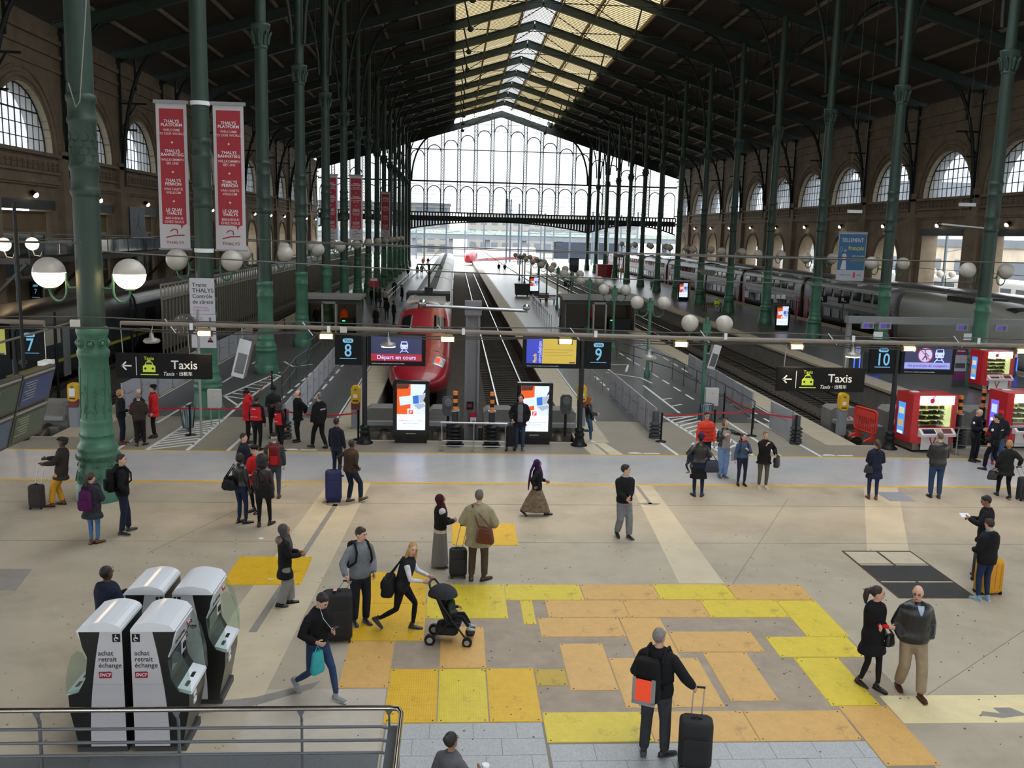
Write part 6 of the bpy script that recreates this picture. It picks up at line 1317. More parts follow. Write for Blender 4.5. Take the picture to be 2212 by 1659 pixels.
# ================= people =================
PEND = []
def skin_m(c): return M('skin '+c, c, .55, var=.06, vs_=20)
def fab(c, r=.85, b=.25): return M('cloth '+c, c, r, var=.18, vs_=9, bump=b, bs=26, spec=.2)
def leather(c): return M('leather '+c, c, .35, var=.12, vs_=12, bump=.2, bs=30)
def hairm(c): return M('hair '+c, c, .6, var=.35, vs_=40, bump=.5, bs=60)
eyem = M('eye dark', '1a1412', .3); lipm = M('lips', '8a4a44', .5); browm = M('brow', '2a1d16', .8)
def ik(a, t, l1, l2, hint):
    a, t = V(a), V(t); d = t-a; L = min(d.length, (l1+l2)*.997); d.normalize(); t = a+d*L
    c = (l1*l1+L*L-l2*l2)/(2*l1*L); c = max(-1, min(1, c)); h = V(hint); h = (h-d*h.dot(d)).normalized()
    return a+d*l1*c+h*l1*math.sqrt(max(0, 1-c*c)), t
def raw(mb, name, mats, root, vox, extra=None, smooth=6):
    o = bpy.data.objects.new(name, bpy.data.meshes.new(name)); COL.objects.link(o); o.parent = root
    PEND.append((o, mb, mats, vox, extra, smooth)); return o
def hand(b, w, d, n, curl=.5, mi=0):
    """palm, four unequal bent fingers and a thumb leaving the side of the palm"""
    d = V(d).normalized(); n = V(n); n = (n-d*n.dot(d)).normalized(); s = d.cross(n); w = V(w)
    b.tube([w-d*.02, w+d*.03, w+d*.085], [(.026, .02), (.04, .016), (.037, .013)], 8, mi, up=n)
    for k, L in enumerate((.062, .072, .068, .052)):
        p = w+d*.08+s*(.03-.02*k); c = curl; q1 = p+(d*cos(c)+n*sin(c))*L*.5; q2 = q1+(d*cos(c*2.2)+n*sin(c*2.2))*L*.5
        b.tube([p-d*.01, q1, q2], [.0095, .0088, .0065], 6, mi)
    p = w+d*.025+s*.032; q1 = p+(d*.6+s*.7+n*.25).normalized()*.04; b.tube([w+d*.01, p, q1, q1+(d*.85+s*.1+n*.5).normalized()*.03], [.012, .012, .0105, .007], 6, mi)
class Person: pass
def person(x, y, h, H, label, top, legs, shoes='1c1a19', skin='b98a72', hair=('short', '2a1f18'), aL=None, aR=None, fL=None, fR=None, lean=0, head=(0, 0), female=False, drop=0, vox=.018, hood=False, group=None, z=0, fat=1.0, bareleg=False, twist=0, name='person', scarf=None, inner=None, seat=None):
    """aL/aR: wrist targets or 'pocket'; fL/fR: (x,y,z,pitch,yaw) ankle targets, all in a 1.75 m body frame facing +y"""
    k = H/1.75; P = Person(); root = thing(name, label, 'person', (x, y, z), rad(h), group); root.scale = (k, k, k); P.root = root; P.k = k
    sm = skin_m(skin); sw = .165 if female else .185; hw = (1.06 if female else 1.0)*fat
    hipz = (.90 if seat is None else seat)-drop
    dz = hipz-.90
    fL = fL or (-.1, .02, .08, 0, 8); fR = fR or (.1, -.02, .08, 0, -8)
    TM = Mx.Translation((0, 0, .92+dz))@Mx.Rotation(rad(-lean), 4, 'X')@Mx.Rotation(rad(twist), 4, 'Z')@Mx.Translation((0, 0, -.92))
    HM = TM@Mx.Translation((0, -.0, 1.5))@Mx.Rotation(rad(head[0]), 4, 'Z')@Mx.Rotation(rad(-head[1]), 4, 'X')@Mx.Translation((0, 0, -1.5))
    P.TM, P.HM = TM, HM
    tp = lambda p: TM@V(p)
    # legs
    J = {}
    for s, f, n in ((-1, fL, 'L'), (1, fR, 'R')):
        hip = V((s*.088*hw, 0, .90+dz)); kn, an = ik(hip, f[:3], .415, .41, (s*.12, 1, 0)); J['hip'+n], J['knee'+n], J['ank'+n] = hip, kn, an
    for s, a, n in ((-1, aL, 'L'), (1, aR, 'R')):
        sh = tp((s*(sw-.008), -.01, 1.388)); P_ = a == 'pocket'
        if a is None: a = (s*(sw+.06), .06, .86+dz)
        if P_: a = (s*(sw+.03), .09, .93+dz)
        el, wr = ik(sh, a, .285, .25, (s*.7, -1, -.35)); J['sh'+n], J['el'+n], J['wr'+n] = sh, el, wr; J['pk'+n] = P_
    P.J = J
    def torso(b, t, z0=.84, z1=1.57, fl=0, ft=1.0):
        rings = [(.80, .155, .11), (.86, .158, .112), (.95, .17, .12), (1.06, .15*(.94 if female else 1), .108), (1.2, .158, .115), (1.32, .172, .12), (1.40, .16, .105), (1.445, .115, .088), (1.475, .07, .07), (1.52, .056, .06), (1.57, .054, .058)]
        R = [(q, a*fat*ft, c*fat*ft) for q, a, c in rings if z0 <= q <= z1]
        if z0 < .80: R = [(z0, .165+fl, .125+fl), ((z0+.84)/2, .168+fl*.6, .122+fl*.6)]+R
        if female: R = [(q, a*(1.05 if q < 1.0 else .93), c) for q, a, c in R]
        b.tube([tp((0, -.0, q)) for q, a, c in R], [(a+t, c+t) for q, a, c in R], 16, up=(0, 1, 0))
    # one continuous body
    b = MB(); torso(b, -.012)
    for n in 'LR':
        b.tube([J['hip'+n], J['hip'+n].lerp(J['knee'+n], .5), J['knee'+n], J['knee'+n].lerp(J['ank'+n], .35), J['ank'+n]], [.08, .068, .05, .05, .033], 10)
        b.tube([J['sh'+n], J['el'+n], J['el'+n].lerp(J['wr'+n], .3), J['wr'+n]], [.043, .036, .037, .024], 10); b.sph(J['sh'+n], .045, 10, 6)
    hb = MB(); R3 = HM.to_3x3()
    b.sph(HM@V((0, .004, 1.645)), (.076, .096, .108), 14, 10, R=R3); b.sph(HM@V((0, .034, 1.572)), (.054, .066, .06), 12, 8, R=R3)
    b.tube([HM@V((0, .092, 1.655)), HM@V((0, .122, 1.612)), HM@V((0, .1, 1.602))], [.01, .016, .008], 6)
    for s in (-1, 1): b.sph(HM@V((s*.078, -.004, 1.63)), (.012, .022, .034), 8, 6, R=R3)
    for n, s in (('L', -1), ('R', 1)):
        if not J['pk'+n]: hand(hb, J['wr'+n], J['wr'+n]-J['el'+n], (-s, .2, 0), .55)
    for s in (-1, 1):
        hb.sph(HM@V((s*.03, .098, 1.647)), (.013, .008, .008), 8, 5, 1, R=R3); hb.tube([HM@V((s*.016, .105, 1.668)), HM@V((s*.045, .092, 1.668))], .0045, 4, 3)
    hb.sph(HM@V((0, .097, 1.572)), (.024, .008, .008), 8, 5, 2, R=R3)
    raw(b, 'body', [sm, eyem, lipm, browm], root, vox, hb)
    # trousers / skirt
    kind = legs[0]
    if kind != 'none':
        lm = fab(legs[1]) if isinstance(legs[1], str) else legs[1]; lo = legs[2] if len(legs) > 2 else .0
        b = MB()
        if kind == 'skirt':
            hem = lo; c = [(J['ankL']+J['ankR'])/2][0]; w = abs(J['ankL'].y-J['ankR'].y)/2
            b.tube([(0, 0, 1.0+dz), (0, 0, .88+dz), (c.x*.5, c.y*.5, (.88+hem)/2), (c.x, c.y, hem)], [(.15, .115), (.18, .145), (.19, .17+w*.4), (.21, .19+w*.8)], 18, up=(0, 1, 0))
        else:
            torso(b, .006, .80, 1.07)
            b.sph((0, 0, .86+dz), (.16*fat, .12*fat, .1), 12, 8)
            for n in 'LR':
                kn, an = J['knee'+n], J['ank'+n]; b.tube([J['hip'+n]+V((0, 0, .03)), J['hip'+n].lerp(kn, .5), kn, kn.lerp(an, .4), kn.lerp(an, .95)], [.098*fat, .084+lo*.5, .062+lo, .06+lo, .046+lo*1.2], 12)
        raw(b, 'skirt' if kind == 'skirt' else 'trousers', [lm], root, vox)
    # shoes
    for n, s, f in (('L', -1, fL), ('R', 1, fR)):
        an = J['ank'+n]; R = Mx.Translation(an)@Mx.Rotation(rad(f[4]), 4, 'Z')@Mx.Rotation(rad(f[3]), 4, 'X'); q = lambda p: R@V(p)
        b = MB(); b.tube([q((0, -.075, -.03)), q((0, -.05, -.035)), q((0, .05, -.045)), q((0, .13, -.052)), q((0, .185, -.056))], [(.026, .036), (.038, .042), (.042, .034), (.047, .026), (.028, .018)], 12, up=R.to_3x3()@V((0, 0, 1))); b.tube([q((0, -.02, -.05)), q((0, -.015, .045))], [.042, .04], 10)
        b.tube([q((0, -.085, -.072)), q((0, .05, -.074)), q((0, .19, -.074))], [(.035, .010), (.046, .010), (.034, .009)], 10, 1, up=R.to_3x3()@V((0, 0, 1)))
        b.build('shoe', [leather(shoes) if isinstance(shoes, str) else leather(shoes[0]), M('sole '+(shoes[1] if not isinstance(shoes, str) else '141312'), shoes[1] if not isinstance(shoes, str) else '141312', .7)], root)
    P.minz = min(J['ankL'].z-.084+min(0, .0), J['ankR'].z-.084)
    # upper garment
    if top:
        tm = top[3] if len(top) > 3 else fab(top[0]); hem, t = top[1], top[2]
        b = MB(); torso(b, t, hem if hem < .8 else hem, 1.48, .02+t*.4)
        for n in 'LR':
            sh, el, wr = J['sh'+n], J['el'+n], J['wr'+n]; b.sph(sh-V((sh.x*.1, 0, .012)), .06+t*.45, 10, 8)
            if (len(top) > 4 and top[4] == 'vest'): continue
            b.tube([sh, sh.lerp(el, .5), el, el.lerp(wr, .5), el.lerp(wr, .97)], [.056+t*.5, .053+t*.65, .05+t*.7, .046+t*.6, .036+t*.5], 10)
        b.tube([tp((0, -.005, 1.43)), tp((0, -.01, 1.5))], [.085+t*.5, .074+t*.3], 12)
        if hood: b.sph(tp((0, -.1, 1.45)), (.12, .07, .075), 12, 8)
        nm = top[5] if len(top) > 5 else ('coat' if hem < .75 else 'jacket')
        P.top = raw(b, nm, [tm], root, vox)
        if len(top) > 4 and top[4] == 'vest' and inner:
            for n in 'LR':
                b = MB(); sh, el, wr = J['sh'+n], J['el'+n], J['wr'+n]; b.tube([sh, sh.lerp(el, .5), el, el.lerp(wr, .5), el.lerp(wr, .97)], [.06, .053, .047, .043, .035], 10)
                raw(b, 'sleeve', [fab(inner)], root, vox)
    if scarf:
        b = MB(); b.tube([tp((0, 0, 1.44)), tp((0, .005, 1.51))], [.1, .085], 14); b.build('scarf', fab(scarf), root)
    # hair / headwear
    ht, hc = hair[0], hair[1]; b = MB(); hp = lambda p: HM@V(p)
    S = lambda c, r, **q: b.sph(hp(c), r, 16, 12, R=R3, **q)
    hm = hairm(hc)
    if ht in ('short', 'long', 'pony', 'bun', 'cap', 'beret', 'flatcap', 'bob', 'beanie'):
        S((0, -.016, 1.662), (.084, .102, .104))
        if ht == 'short': S((0, .035, 1.722), (.06, .055, .035))
    if ht == 'thin': S((0, -.018, 1.655), (.081, .098, .1))
    if ht == 'balding': S((0, -.03, 1.63), (.083, .085, .075))
    if ht == 'long': b.tube([hp((0, -.03, 1.7)), hp((0, -.055, 1.56)), hp((0, -.07, 1.44)), hp((.0, -.085, 1.3))], [(.07, .05), (.1, .06), (.1, .055), (.06, .03)], 12, up=(0, 1, 0)); b.tube([hp((.075, .01, 1.64)), hp((.085, .02, 1.5)), hp((.08, .03, 1.36))], [.03, .034, .02], 8); b.tube([hp((-.075, .01, 1.64)), hp((-.085, .02, 1.5)), hp((-.08, .03, 1.36))], [.03, .034, .02], 8)
    if ht == 'bob': S((0, -.02, 1.62), (.1, .1, .1))
    if ht == 'pony': b.tube([hp((0, -.1, 1.69)), hp((.02, -.16, 1.66)), hp((.03, -.17, 1.55)), hp((.03, -.15, 1.42))], [.03, .05, .05, .02], 8)
    if ht == 'bun': S((0, -.11, 1.7), (.045, .045, .045))
    if ht == 'afro': S((0, -.045, 1.67), (.165, .15, .16)); b.sph(hp((0, -.07, 1.56)), (.15, .12, .1), 14, 10, R=R3)
    if ht == 'curly': S((0, -.04, 1.65), (.12, .12, .13)); S((0, -.07, 1.54), (.12, .09, .1))
    if ht == 'hijab':
        S((0, -.028, 1.65), (.097, .112, .122)); b.tube([hp((0, -.02, 1.6)), hp((0, 0, 1.5)), tp((0, .02, 1.42)), tp((0, .03, 1.3)), tp((0, .03, 1.2))], [(.09, .085), (.085, .085), (.14, .12), (.17, .14), (.12, .13)], 14, up=(0, 1, 0)); b.tube([hp((0, .055, 1.54)), hp((0, .07, 1.49)), tp((0, .1, 1.35))], [.05, .05, .06], 10)
    hd = raw(b, 'headscarf' if ht == 'hijab' else 'hair', [hm if ht != 'hijab' else (hair[2] if len(hair) > 2 else fab(hc))], root, vox*.8) if b.v else None
    if ht in ('cap', 'beret', 'flatcap', 'beanie'):
        c = hair[2]; b = MB(); cm = fab(c)
        if ht == 'cap': S((0, -.006, 1.688), (.093, .112, .085), z0=-.05); b.prism([(-.07, .06), (.07, .06), (.06, .15), (.02, .185), (-.02, .185), (-.06, .15)], 0, .012, 'xy'); n0 = len(b.v)-12; b.v[n0:] = [tuple(HM@(Mx.Rotation(rad(-12), 4, 'X')@V(p)+V((0, .01, 1.715)))) for p in b.v[n0:]]
        if ht == 'flatcap': S((0, .012, 1.715), (.1, .135, .055)); S((0, .1, 1.69), (.075, .06, .02))
        if ht == 'beret': S((.01, -.015, 1.735), (.115, .118, .05)); b.tube([hp((.083*cos(a), -.01+.1*sin(a), 1.7)) for a in [2*pi*j/16 for j in range(17)]], .012, 5)
        if ht == 'beanie': S((0, -.01, 1.685), (.095, .113, .1), z0=-.25); b.tube([hp((.09*cos(a), -.01+.108*sin(a), 1.668)) for a in [2*pi*j/16 for j in range(17)]], .018, 6)
        b.build({'cap': 'cap', 'flatcap': 'flat_cap', 'beret': 'beret', 'beanie': 'beanie'}[ht], cm, root)
    root.location.z = z-P.minz*k
    ch, sh_ = cos(rad(h)), sin(rad(h))
    def W(p): p = V(p)*k; return V((x+p.x*ch-p.y*sh_, y+p.x*sh_+p.y*ch, p.z+root.location.z))
    P.W = W; P.h = h
    return P
def front_panel(P, z0, z1, ang, m, name, t=.035, taper=0):
    """strip of an inner garment showing down the front, following the chest"""
    R = [(.86, .158, .112), (.95, .17, .12), (1.06, .15, .108), (1.2, .158, .115), (1.32, .172, .12), (1.40, .16, .105), (1.445, .115, .088), (1.5, .07, .07)]
    vs = []; n = 8; k = 10
    for i in range(k+1):
        z = z0+(z1-z0)*i/k; q = interp(R, z); a1 = ang*(1-taper*(1-i/k))
        for j in range(n+1):
            a = rad(90-a1+2*a1*j/n); vs.append(P.TM@V(((q[1]+t)*cos(a), (q[2]+t)*sin(a), z)))
    b = MB().add(vs, [(i*(n+1)+j, i*(n+1)+j+1, (i+1)*(n+1)+j+1, (i+1)*(n+1)+j) for i in range(k) for j in range(n)], 0, True)
    return b.build(name, m, P.root)
def flush_people():
    """grow the smooth continuous surfaces of all bodies and clothes"""
    tmp = []
    for o, mb, mats, vox, extra, sm in PEND:
        me = mb.mesh('raw', [mats[0]]); t = bpy.data.objects.new('raw', me); TSC.collection.objects.link(t)
        r = t.modifiers.new('r', 'REMESH'); r.mode = 'VOXEL'; r.voxel_size = vox; r.use_smooth_shade = True
        s = t.modifiers.new('s', 'SMOOTH'); s.factor = .5; s.iterations = sm; tmp.append(t)
    dg = bench_dg()
    for (o, mb, mats, vox, extra, sm), t in zip(PEND, tmp):
        me = bpy.data.meshes.new_from_object(t.evaluated_get(dg))
        me.materials.clear()
        for m in mats: me.materials.append(m)
        if extra and extra.v:
            xm = extra.mesh('x', mats); bm = bmesh.new(); bm.from_mesh(me); bm.from_mesh(xm); bm.to_mesh(me); bm.free(); bpy.data.meshes.remove(xm)
        me.polygons.foreach_set('use_smooth', [True]*len(me.polygons)); o.data = me; me.name = o.name
    for t in tmp: bpy.data.objects.remove(t)
    bpy.data.scenes.remove(TSC)
# --- bags ---
def rbox(b, c, s, r=.04, mi=0, taper=1.0, n=4):
    """soft box: stacked rounded rectangles"""
    cx, cy, cz = c; w, d, h = [q/2 for q in s]; rings = []
    zs = [(-h, .86), (-h+r*.5, .96), (-h+r, 1), (h-r, taper), (h-r*.4, taper*.95), (h, taper*.82)]
    for z, q in zs: rings.append([(cx+px*q, cy+py*q, cz+z) for px, py in rrect(-w, w, -d, d, min(r*1.6, w*.9, d*.9), n)])
    N = len(rings[0]); vs = [p for R in rings for p in R]
    b.add(vs, [(i*N+j, i*N+(j+1) % N, (i+1)*N+(j+1) % N, (i+1)*N+j) for i in range(len(rings)-1) for j in range(N)], mi, True); b.add(rings[0], [tuple(range(N))[::-1]], mi); b.add(rings[-1], [tuple(range(N))], mi)
    return b
def suitcase(x, y, rz, w, d, h, c, label, grip=None, hard=False, soft=.05):
    t = thing('suitcase', label, 'suitcase', (x, y, 0), rad(rz)); m = M('shell '+c, c, .35 if hard else .8, var=.1, vs_=8, bump=.1, bs=30)
    rbox(MB(), (0, 0, h/2+.05), (w, d, h), soft).build('shell', m, t)
    for s in (-1, 1):
        for q in (-1, 1): MB().tube([(s*(w/2-.05)-.015, q*(d/2-.04), .04), (s*(w/2-.05)+.015, q*(d/2-.04), .04)], .04, 10).build('wheel', blackm, t)
    if hard:
        for k in range(4): MB().box(-w/2+.06+k*(w-.12)/3.4, -w/2+.1+k*(w-.12)/3.4, -d/2-.008, -d/2+.01, .14, h-.03).build('shell_rib', m, t)
    else:
        p = MB(); rbox(p, (0, -d/2-.015, h*.4+.05), (w*.8, .05, h*.55), .03); p.build('front_pocket', m, t)
    MB().tube([(-.08, -.0, h+.05), (0, 0, h+.085), (.08, 0, h+.05)], .012, 6).build('carry_handle', blackm, t)
    if grip:
        g = V(grip)-V((x, y, 0)); R = Mx.Rotation(-rad(rz), 3, 'Z'); g = R@g; b = MB()
        for s in (-.07, .07): b.tube([(s, d/2-.05, h*.9), (g.x+s, g.y, g.z-.01)], .009, 6)
        b.build('telescopic_handle', alu, t); MB().tube([(g.x-.08, g.y, g.z), (g.x+.08, g.y, g.z)], .016, 8).build('grip', blackm, t)
    return t
def backpack(P, c, label, s=(.3, .17, .46), off=(0, -.23, 1.2), accent=None, sag=0):
    t = thing('backpack', label, 'backpack', P.root.location, rad(P.h)); t.scale = (P.k,)*3; m = fab(c); TM = P.TM
    def bb(mb, n, mm):
        mb.v = [tuple(TM@V(p)) for p in mb.v]; return mb.build(n, mm, t)
    q = MB(); rbox(q, off, s, .06, taper=.86); bb(q, 'main_bag', m); q = MB(); rbox(q, (off[0], off[1]-s[1]/2-.015, off[2]-s[2]*.18), (s[0]*.75, .06, s[2]*.45), .03); bb(q, 'front_pocket', m)
    for sd in (-1, 1):
        q = MB(); q.tube([(sd*.1, off[1]+.06, 1.38), (sd*.115, -.08, 1.5), (sd*.12, .05, 1.49), (sd*.135, .15, 1.36), (sd*.15, .13, 1.2), (sd*.19, -.02, 1.08), (sd*.13, off[1]+.08, 1.04)], (.03, .008), 6) if 0 else q.tube([(sd*.1, off[1]+.06, 1.38), (sd*.115, -.08, 1.5), (sd*.12, .06, 1.49), (sd*.13, .165, 1.36), (sd*.15, .165, 1.2), (sd*.2, .0, 1.08), (sd*.13, off[1]+.08, 1.04)], .02, 6); bb(q, 'shoulder_strap', m)
    q = MB(); q.tube([(-.04, off[1]+.05, off[2]+s[2]/2-.02), (0, off[1]+.05, off[2]+s[2]/2+.03), (.04, off[1]+.05, off[2]+s[2]/2-.02)], .008, 5); bb(q, 'grab_loop', m)
    if accent:
        for nm, a, b_, e, f, mm in accent: q = MB(); q.box(a, b_, off[1]-s[1]/2-.052, off[1]-s[1]/2-.04, off[2]+e, off[2]+f); bb(q, nm, mm)
    return t
def handbag(P, c, label, at, size=(.34, .14, .26), strap=None, mat=None, rz=0, name='handbag'):
    """at: bag centre in the 1.75 m body frame; strap: highest point of the strap"""
    t = thing(name, label, 'bag', P.root.location, rad(P.h)); t.scale = (P.k,)*3; m = mat or leather(c); at = V(at); R = Mx.Rotation(rad(rz), 3, 'Z')
    q = MB(); rbox(q, (0, 0, 0), size, .05, taper=.8); q.v = [tuple(at+R@V(p)) for p in q.v]; q.build('bag_body', m, t); w = size[0]*.34; zt = size[2]/2-.02
    st = V(strap) if strap else at+V((0, 0, .3))
    for s in (-1, 1):
        q = MB(); a = at+R@V((-w, s*.02, zt)); b_ = at+R@V((w, s*.02, zt)); q.tube([a, a.lerp(st, .7), st+V((0, s*.01, 0)), b_.lerp(st, .7), b_], .009, 5); q.build('strap', m, t)
    q = MB(); rbox(q, (0, -size[1]/2-.003, size[2]*.1), (size[0]*.6, .02, size[2]*.4), .02); q.v = [tuple(at+R@V(p)) for p in q.v]; q.build('flap', m, t)
    return t
def phone(P, side, label):
    w = P.J['wr'+side]; d = (w-P.J['el'+side]).normalized(); t = thing('phone', label, 'phone', P.W(w+d*.1+V((0, 0, .02))), rad(P.h)); R = Mx.Rotation(.7, 3, 'X'); MB().obox((0, .01, .01), (.07, .14, .009), R).build('case', blackg, t); MB().obox((0, .008, .0165), (.062, .125, .003), R).build('screen', M('phone screen', '6f7c86', .1, emit=.3), t)
BK, BK2, CH, NV, JN, DJ = '151517', '1e1e21', '292a2d', '181d2d', '3d5573', '1c2436'
RED = 'b51f26'; dark = '4a3226'; mid = '8f6650'; fair = 'c79a84'
jk = lambda c, t=.025, hem=.86, m=None, *a: (c, hem, t, m or fab(c), *a)
tr = lambda c, lo=.0: ('trousers', c, lo)
# --- left part of the concourse ---
p = person(-9.66, 22.95, 95, 1.78, 'person in a flat cap and mustard trousers leaning on the big green column', jk('2e2826', .035, .72), tr('c08a2c', .015), '4a2a20', dark, ('flatcap', '17110e', '2a2726'), aL=(-.18, .34, 1.1), aR=(.1, .36, 1.16), fL=(-.1, .24, .08, 0, 5), fR=(.1, .04, .08, 0, -12), lean=-6, drop=.04)
suitcase(-10.18, 22.7, 0, .36, .24, .55, '2b2322', 'dark brown cabin suitcase beside the person in mustard trousers', p.W((-.08, .42, 1.08)))
p = person(-7.84, 20.07, -12, 1.62, 'person in a grey puffer coat, blue jeans and purple backpack seen from behind', jk('2c2d31', .05, .66), tr('4b6a92', -.004), '5a3826', fair, ('pony', '3a221a'), hood=True, female=True, aL=(-.1, .25, 1.1), aR=(.12, .25, 1.1), fL=(-.06, 0, .08, 0, 0), fR=(.06, .08, .08, 0, -25), head=(-15, 8)); backpack(p, '4a1646', 'purple drawstring backpack on the grey puffer coat', (.32, .18, .46), (0, -.26, 1.14))
p = person(-7.44, 20.8, -62, 1.86, 'person in a black hooded jacket and dark jeans beside the big green column', jk(BK, .03, .84), tr(DJ, .012), ('1b1b1d', '8a8a88'), fair, ('short', '1c1614'), hood=True, aL='pocket', aR='pocket', fL=(-.12, .12, .08, 0, 20), fR=(.1, -.06, .08, 0, -35), head=(-25, 0)); backpack(p, '161618', 'black backpack hanging behind the black hooded jacket')
person(-5.3, 14.0, -35, 1.77, 'person in a navy hooded coat standing at the ticket machines', jk('1a2032', .05, .8), tr(BK), BK, dark, ('thin', '17110e'), hood=True, aL=(-.1, .3, 1.2), aR=(.15, .3, 1.15), fat=1.08)
person(-10.56, 29.7, -80, 1.77, 'person with short fair hair, black jacket and navy jeans in the group by the tape', jk(BK, .03, .84), tr(NV), '5b2a20', fair, ('bob', '8a6a45'), aL='pocket', aR=(.1, .25, 1.1)); person(-10.2, 30.35, 150, 1.68, 'dark-haired person with a blue lanyard hidden in the group by the tape', jk(BK2), tr(BK), BK, fair, ('balding', '3a3330'), scarf='3f6f9a')
person(-9.93, 29.5, 12, 1.71, 'grey-haired person in a dark brown jacket seen from behind in the group by the tape', jk('342a26', .035, .82), tr('1c1a1a', .01), '1c1817', fair, ('thin', '6d6a68'), aL=(-.14, .18, 1.0), aR=(.14, .2, 1.02), fat=1.08, fL=(-.09, -.05, .08, 0, 25), fR=(.13, .05, .08, 0, -35)); person(-9.85, 30.7, 105, 1.76, 'person in a long red coat and black beret in the group by the tape', jk(RED, .035, .72), tr(BK, -.008), BK, fair, ('beret', '1c1614', '18181a'), scarf='1a1a1c', female=True)
# --- staff and guards at the queue tape ---
person(-6.67, 30.05, -75, 1.72, 'person in a red jacket and black beret with a hand raised to the chin', jk(RED, .03, .78), tr(BK), BK, fair, ('beret', '2a1c14', '18181a'), aR=(.02, .18, 1.5), aL=(-.2, .1, .9)); 
def vest(P, c, lab='red'):
    b = MB(); R = [(.98, .19, .15), (1.1, .17, .14), (1.3, .19, .15), (1.4, .175, .135)]; b.tube([P.TM@V((0, -.005, z)) for z, a, d in R], [(a+.025, d+.012) for z, a, d in R], 16, up=(0, 1, 0)); b.build('staff_vest', fab(c), P.root)
    text('SNCF', .05, whitep, P.root, P.TM@V((0, -.172, 1.34)))
    text('à votre service', .04, whitep, P.root, P.TM@V((0, -.172, 1.1)))
p = person(-5.42, 28.95, -45, 1.56, 'person with curly brown hair and a red staff vest', jk(BK), tr(BK, -.005), BK, mid, ('curly', '2c1a12'), female=True); vest(p, RED)
p = person(-6.16, 29.09, -18, 1.75, 'person in black with a red staff vest beside the red jacket', jk(BK), tr(BK), BK, mid, ('short', '15110f')); vest(p, RED)
person(-5.98, 30.9, 185, 1.74, 'person in black with a dark beanie facing the staff at the tape', jk(BK2, .04, .82), tr(BK), BK, dark, ('beanie', '15110f', '161617'), aL=(-.05, .25, 1.15), aR=(.08, .25, 1.12))
person(-5.08, 30.3, 115, 1.73, 'bald person in a long black coat with hands behind the back', jk(BK, .035, .74), tr(BK, .01), BK, fair, ('balding', '6a4a38'), aL=(-.12, -.2, .98), aR=(.12, -.2, .98)); p = person(-4.26, 29.43, 48, 1.82, 'person in a black guard jacket with white lettering on the back', jk(BK, .04, .8), tr(BK, .01), BK, fair, ('thin', '5a5552'), hood=True, fL=(-.1, .22, .08, 0, 10), fR=(.1, -.2, .1, -8, -8), drop=.03); text('SÛRETÉ', .06, whitep, p.root, p.TM@V((.0, -.175, 1.27)), name='back_lettering')
person(-3.27, 25.9, -25, 1.71, 'person in a navy sweater behind the blue suitcase', jk(NV, .02, .88), tr(DJ), BK, mid, ('short', '15110f'))
p = person(-2.6, 23.4, -45, 1.68, 'person in a brown quilted body warmer leaning on a blue suitcase', jk('3a2d25', .05, .86, None, 'vest', 'body_warmer'), tr(DJ, .012), '4d3626', dark, ('thin', '14100e'), inner='2d2826', aL=(-.42, -.02, .98), aR=(.2, .12, .95), lean=4, twist=6, fL=(-.08, 0, .08, 0, 0), fR=(.18, .2, .12, 20, -30), drop=.02, fat=1.1)
suitcase(-3.05, 23.48, 10, .42, .34, .78, '1c2350', 'tall blue wheeled duffel suitcase the brown body warmer leans on', None, False, .07)
# --- group with the red backpack ---
person(-5.42, 23.95, -105, 1.67, 'person with short black hair and a navy jacket facing the red coat', jk(NV), tr(NV), ('c9c9c9', 'dddddd'), fair, ('short', '100d0c'), female=True, aL=(-.1, .25, 1.1), aR='pocket')
p = person(-4.6, 23.75, 8, 1.73, 'person in a grey and yellow jacket with a black cap and red backpack', jk('34383d', .035, .84), tr('38424a'), '4b3b30', fair, ('cap', '8c8a88', '18181a')); backpack(p, '5c1a22', 'black and red hiking backpack worn over the grey jacket', (.32, .2, .5), (0, -.24, 1.2), [('yellow_piping', -.14, -.12, -.15, .22, fab('b3a02c')), ('red_panel', -.09, .1, -.2, .02, fab('9a1f2a'))])
person(-4.83, 22.5, 150, 1.68, 'person in a bright red coat and black beret talking in the group', jk(RED, .03, .74), tr(BK, -.008), BK, fair, ('beret', '2a1712', '18181a'), female=True, aL=(-.1, .26, 1.05), aR=(.1, .28, 1.08), head=(20, 5))
p = person(-4.98, 21.6, -35, 1.72, 'person in a black leather jacket with two black bags', ('1b1b1d', .9, .022, leather('1b1b1d')), tr('1d2740', -.004), BK, dark, ('bob', '100d0c'), female=True, aL=(-.1, .28, 1.08), fL=(-.08, 0, .08, 0, 0), fR=(.1, .05, .08, 0, -25)); handbag(p, '17171a', 'large black shoulder bag on the black leather jacket', (-.3, -.05, .98), (.4, .18, .32), (-.2, -.02, 1.46), fab('17171a'), 70); handbag(p, '1d1d1f', 'rolled black bag carried beside the large shoulder bag', (-.12, -.26, 1.0), (.4, .2, .22), (-.12, -.12, 1.4), fab('1d1d1f'), 0)
p = person(-4.42, 21.42, -5, 1.7, 'person with big curly black hair and a slouchy black bag', ('2c1d22', .9, .022, leather('2c1d22')), tr(BK, -.006), BK, dark, ('afro', '0d0b0b'), female=True, fL=(-.1, -.05, .08, 0, 15), fR=(.13, .1, .08, 0, -20)); handbag(p, '1d1c1d', 'slouchy black bag on the hip of the person with big curly hair', (.12, -.22, .95), (.46, .18, .34), (-.1, -.12, 1.44), fab('1d1c1d'), -15)
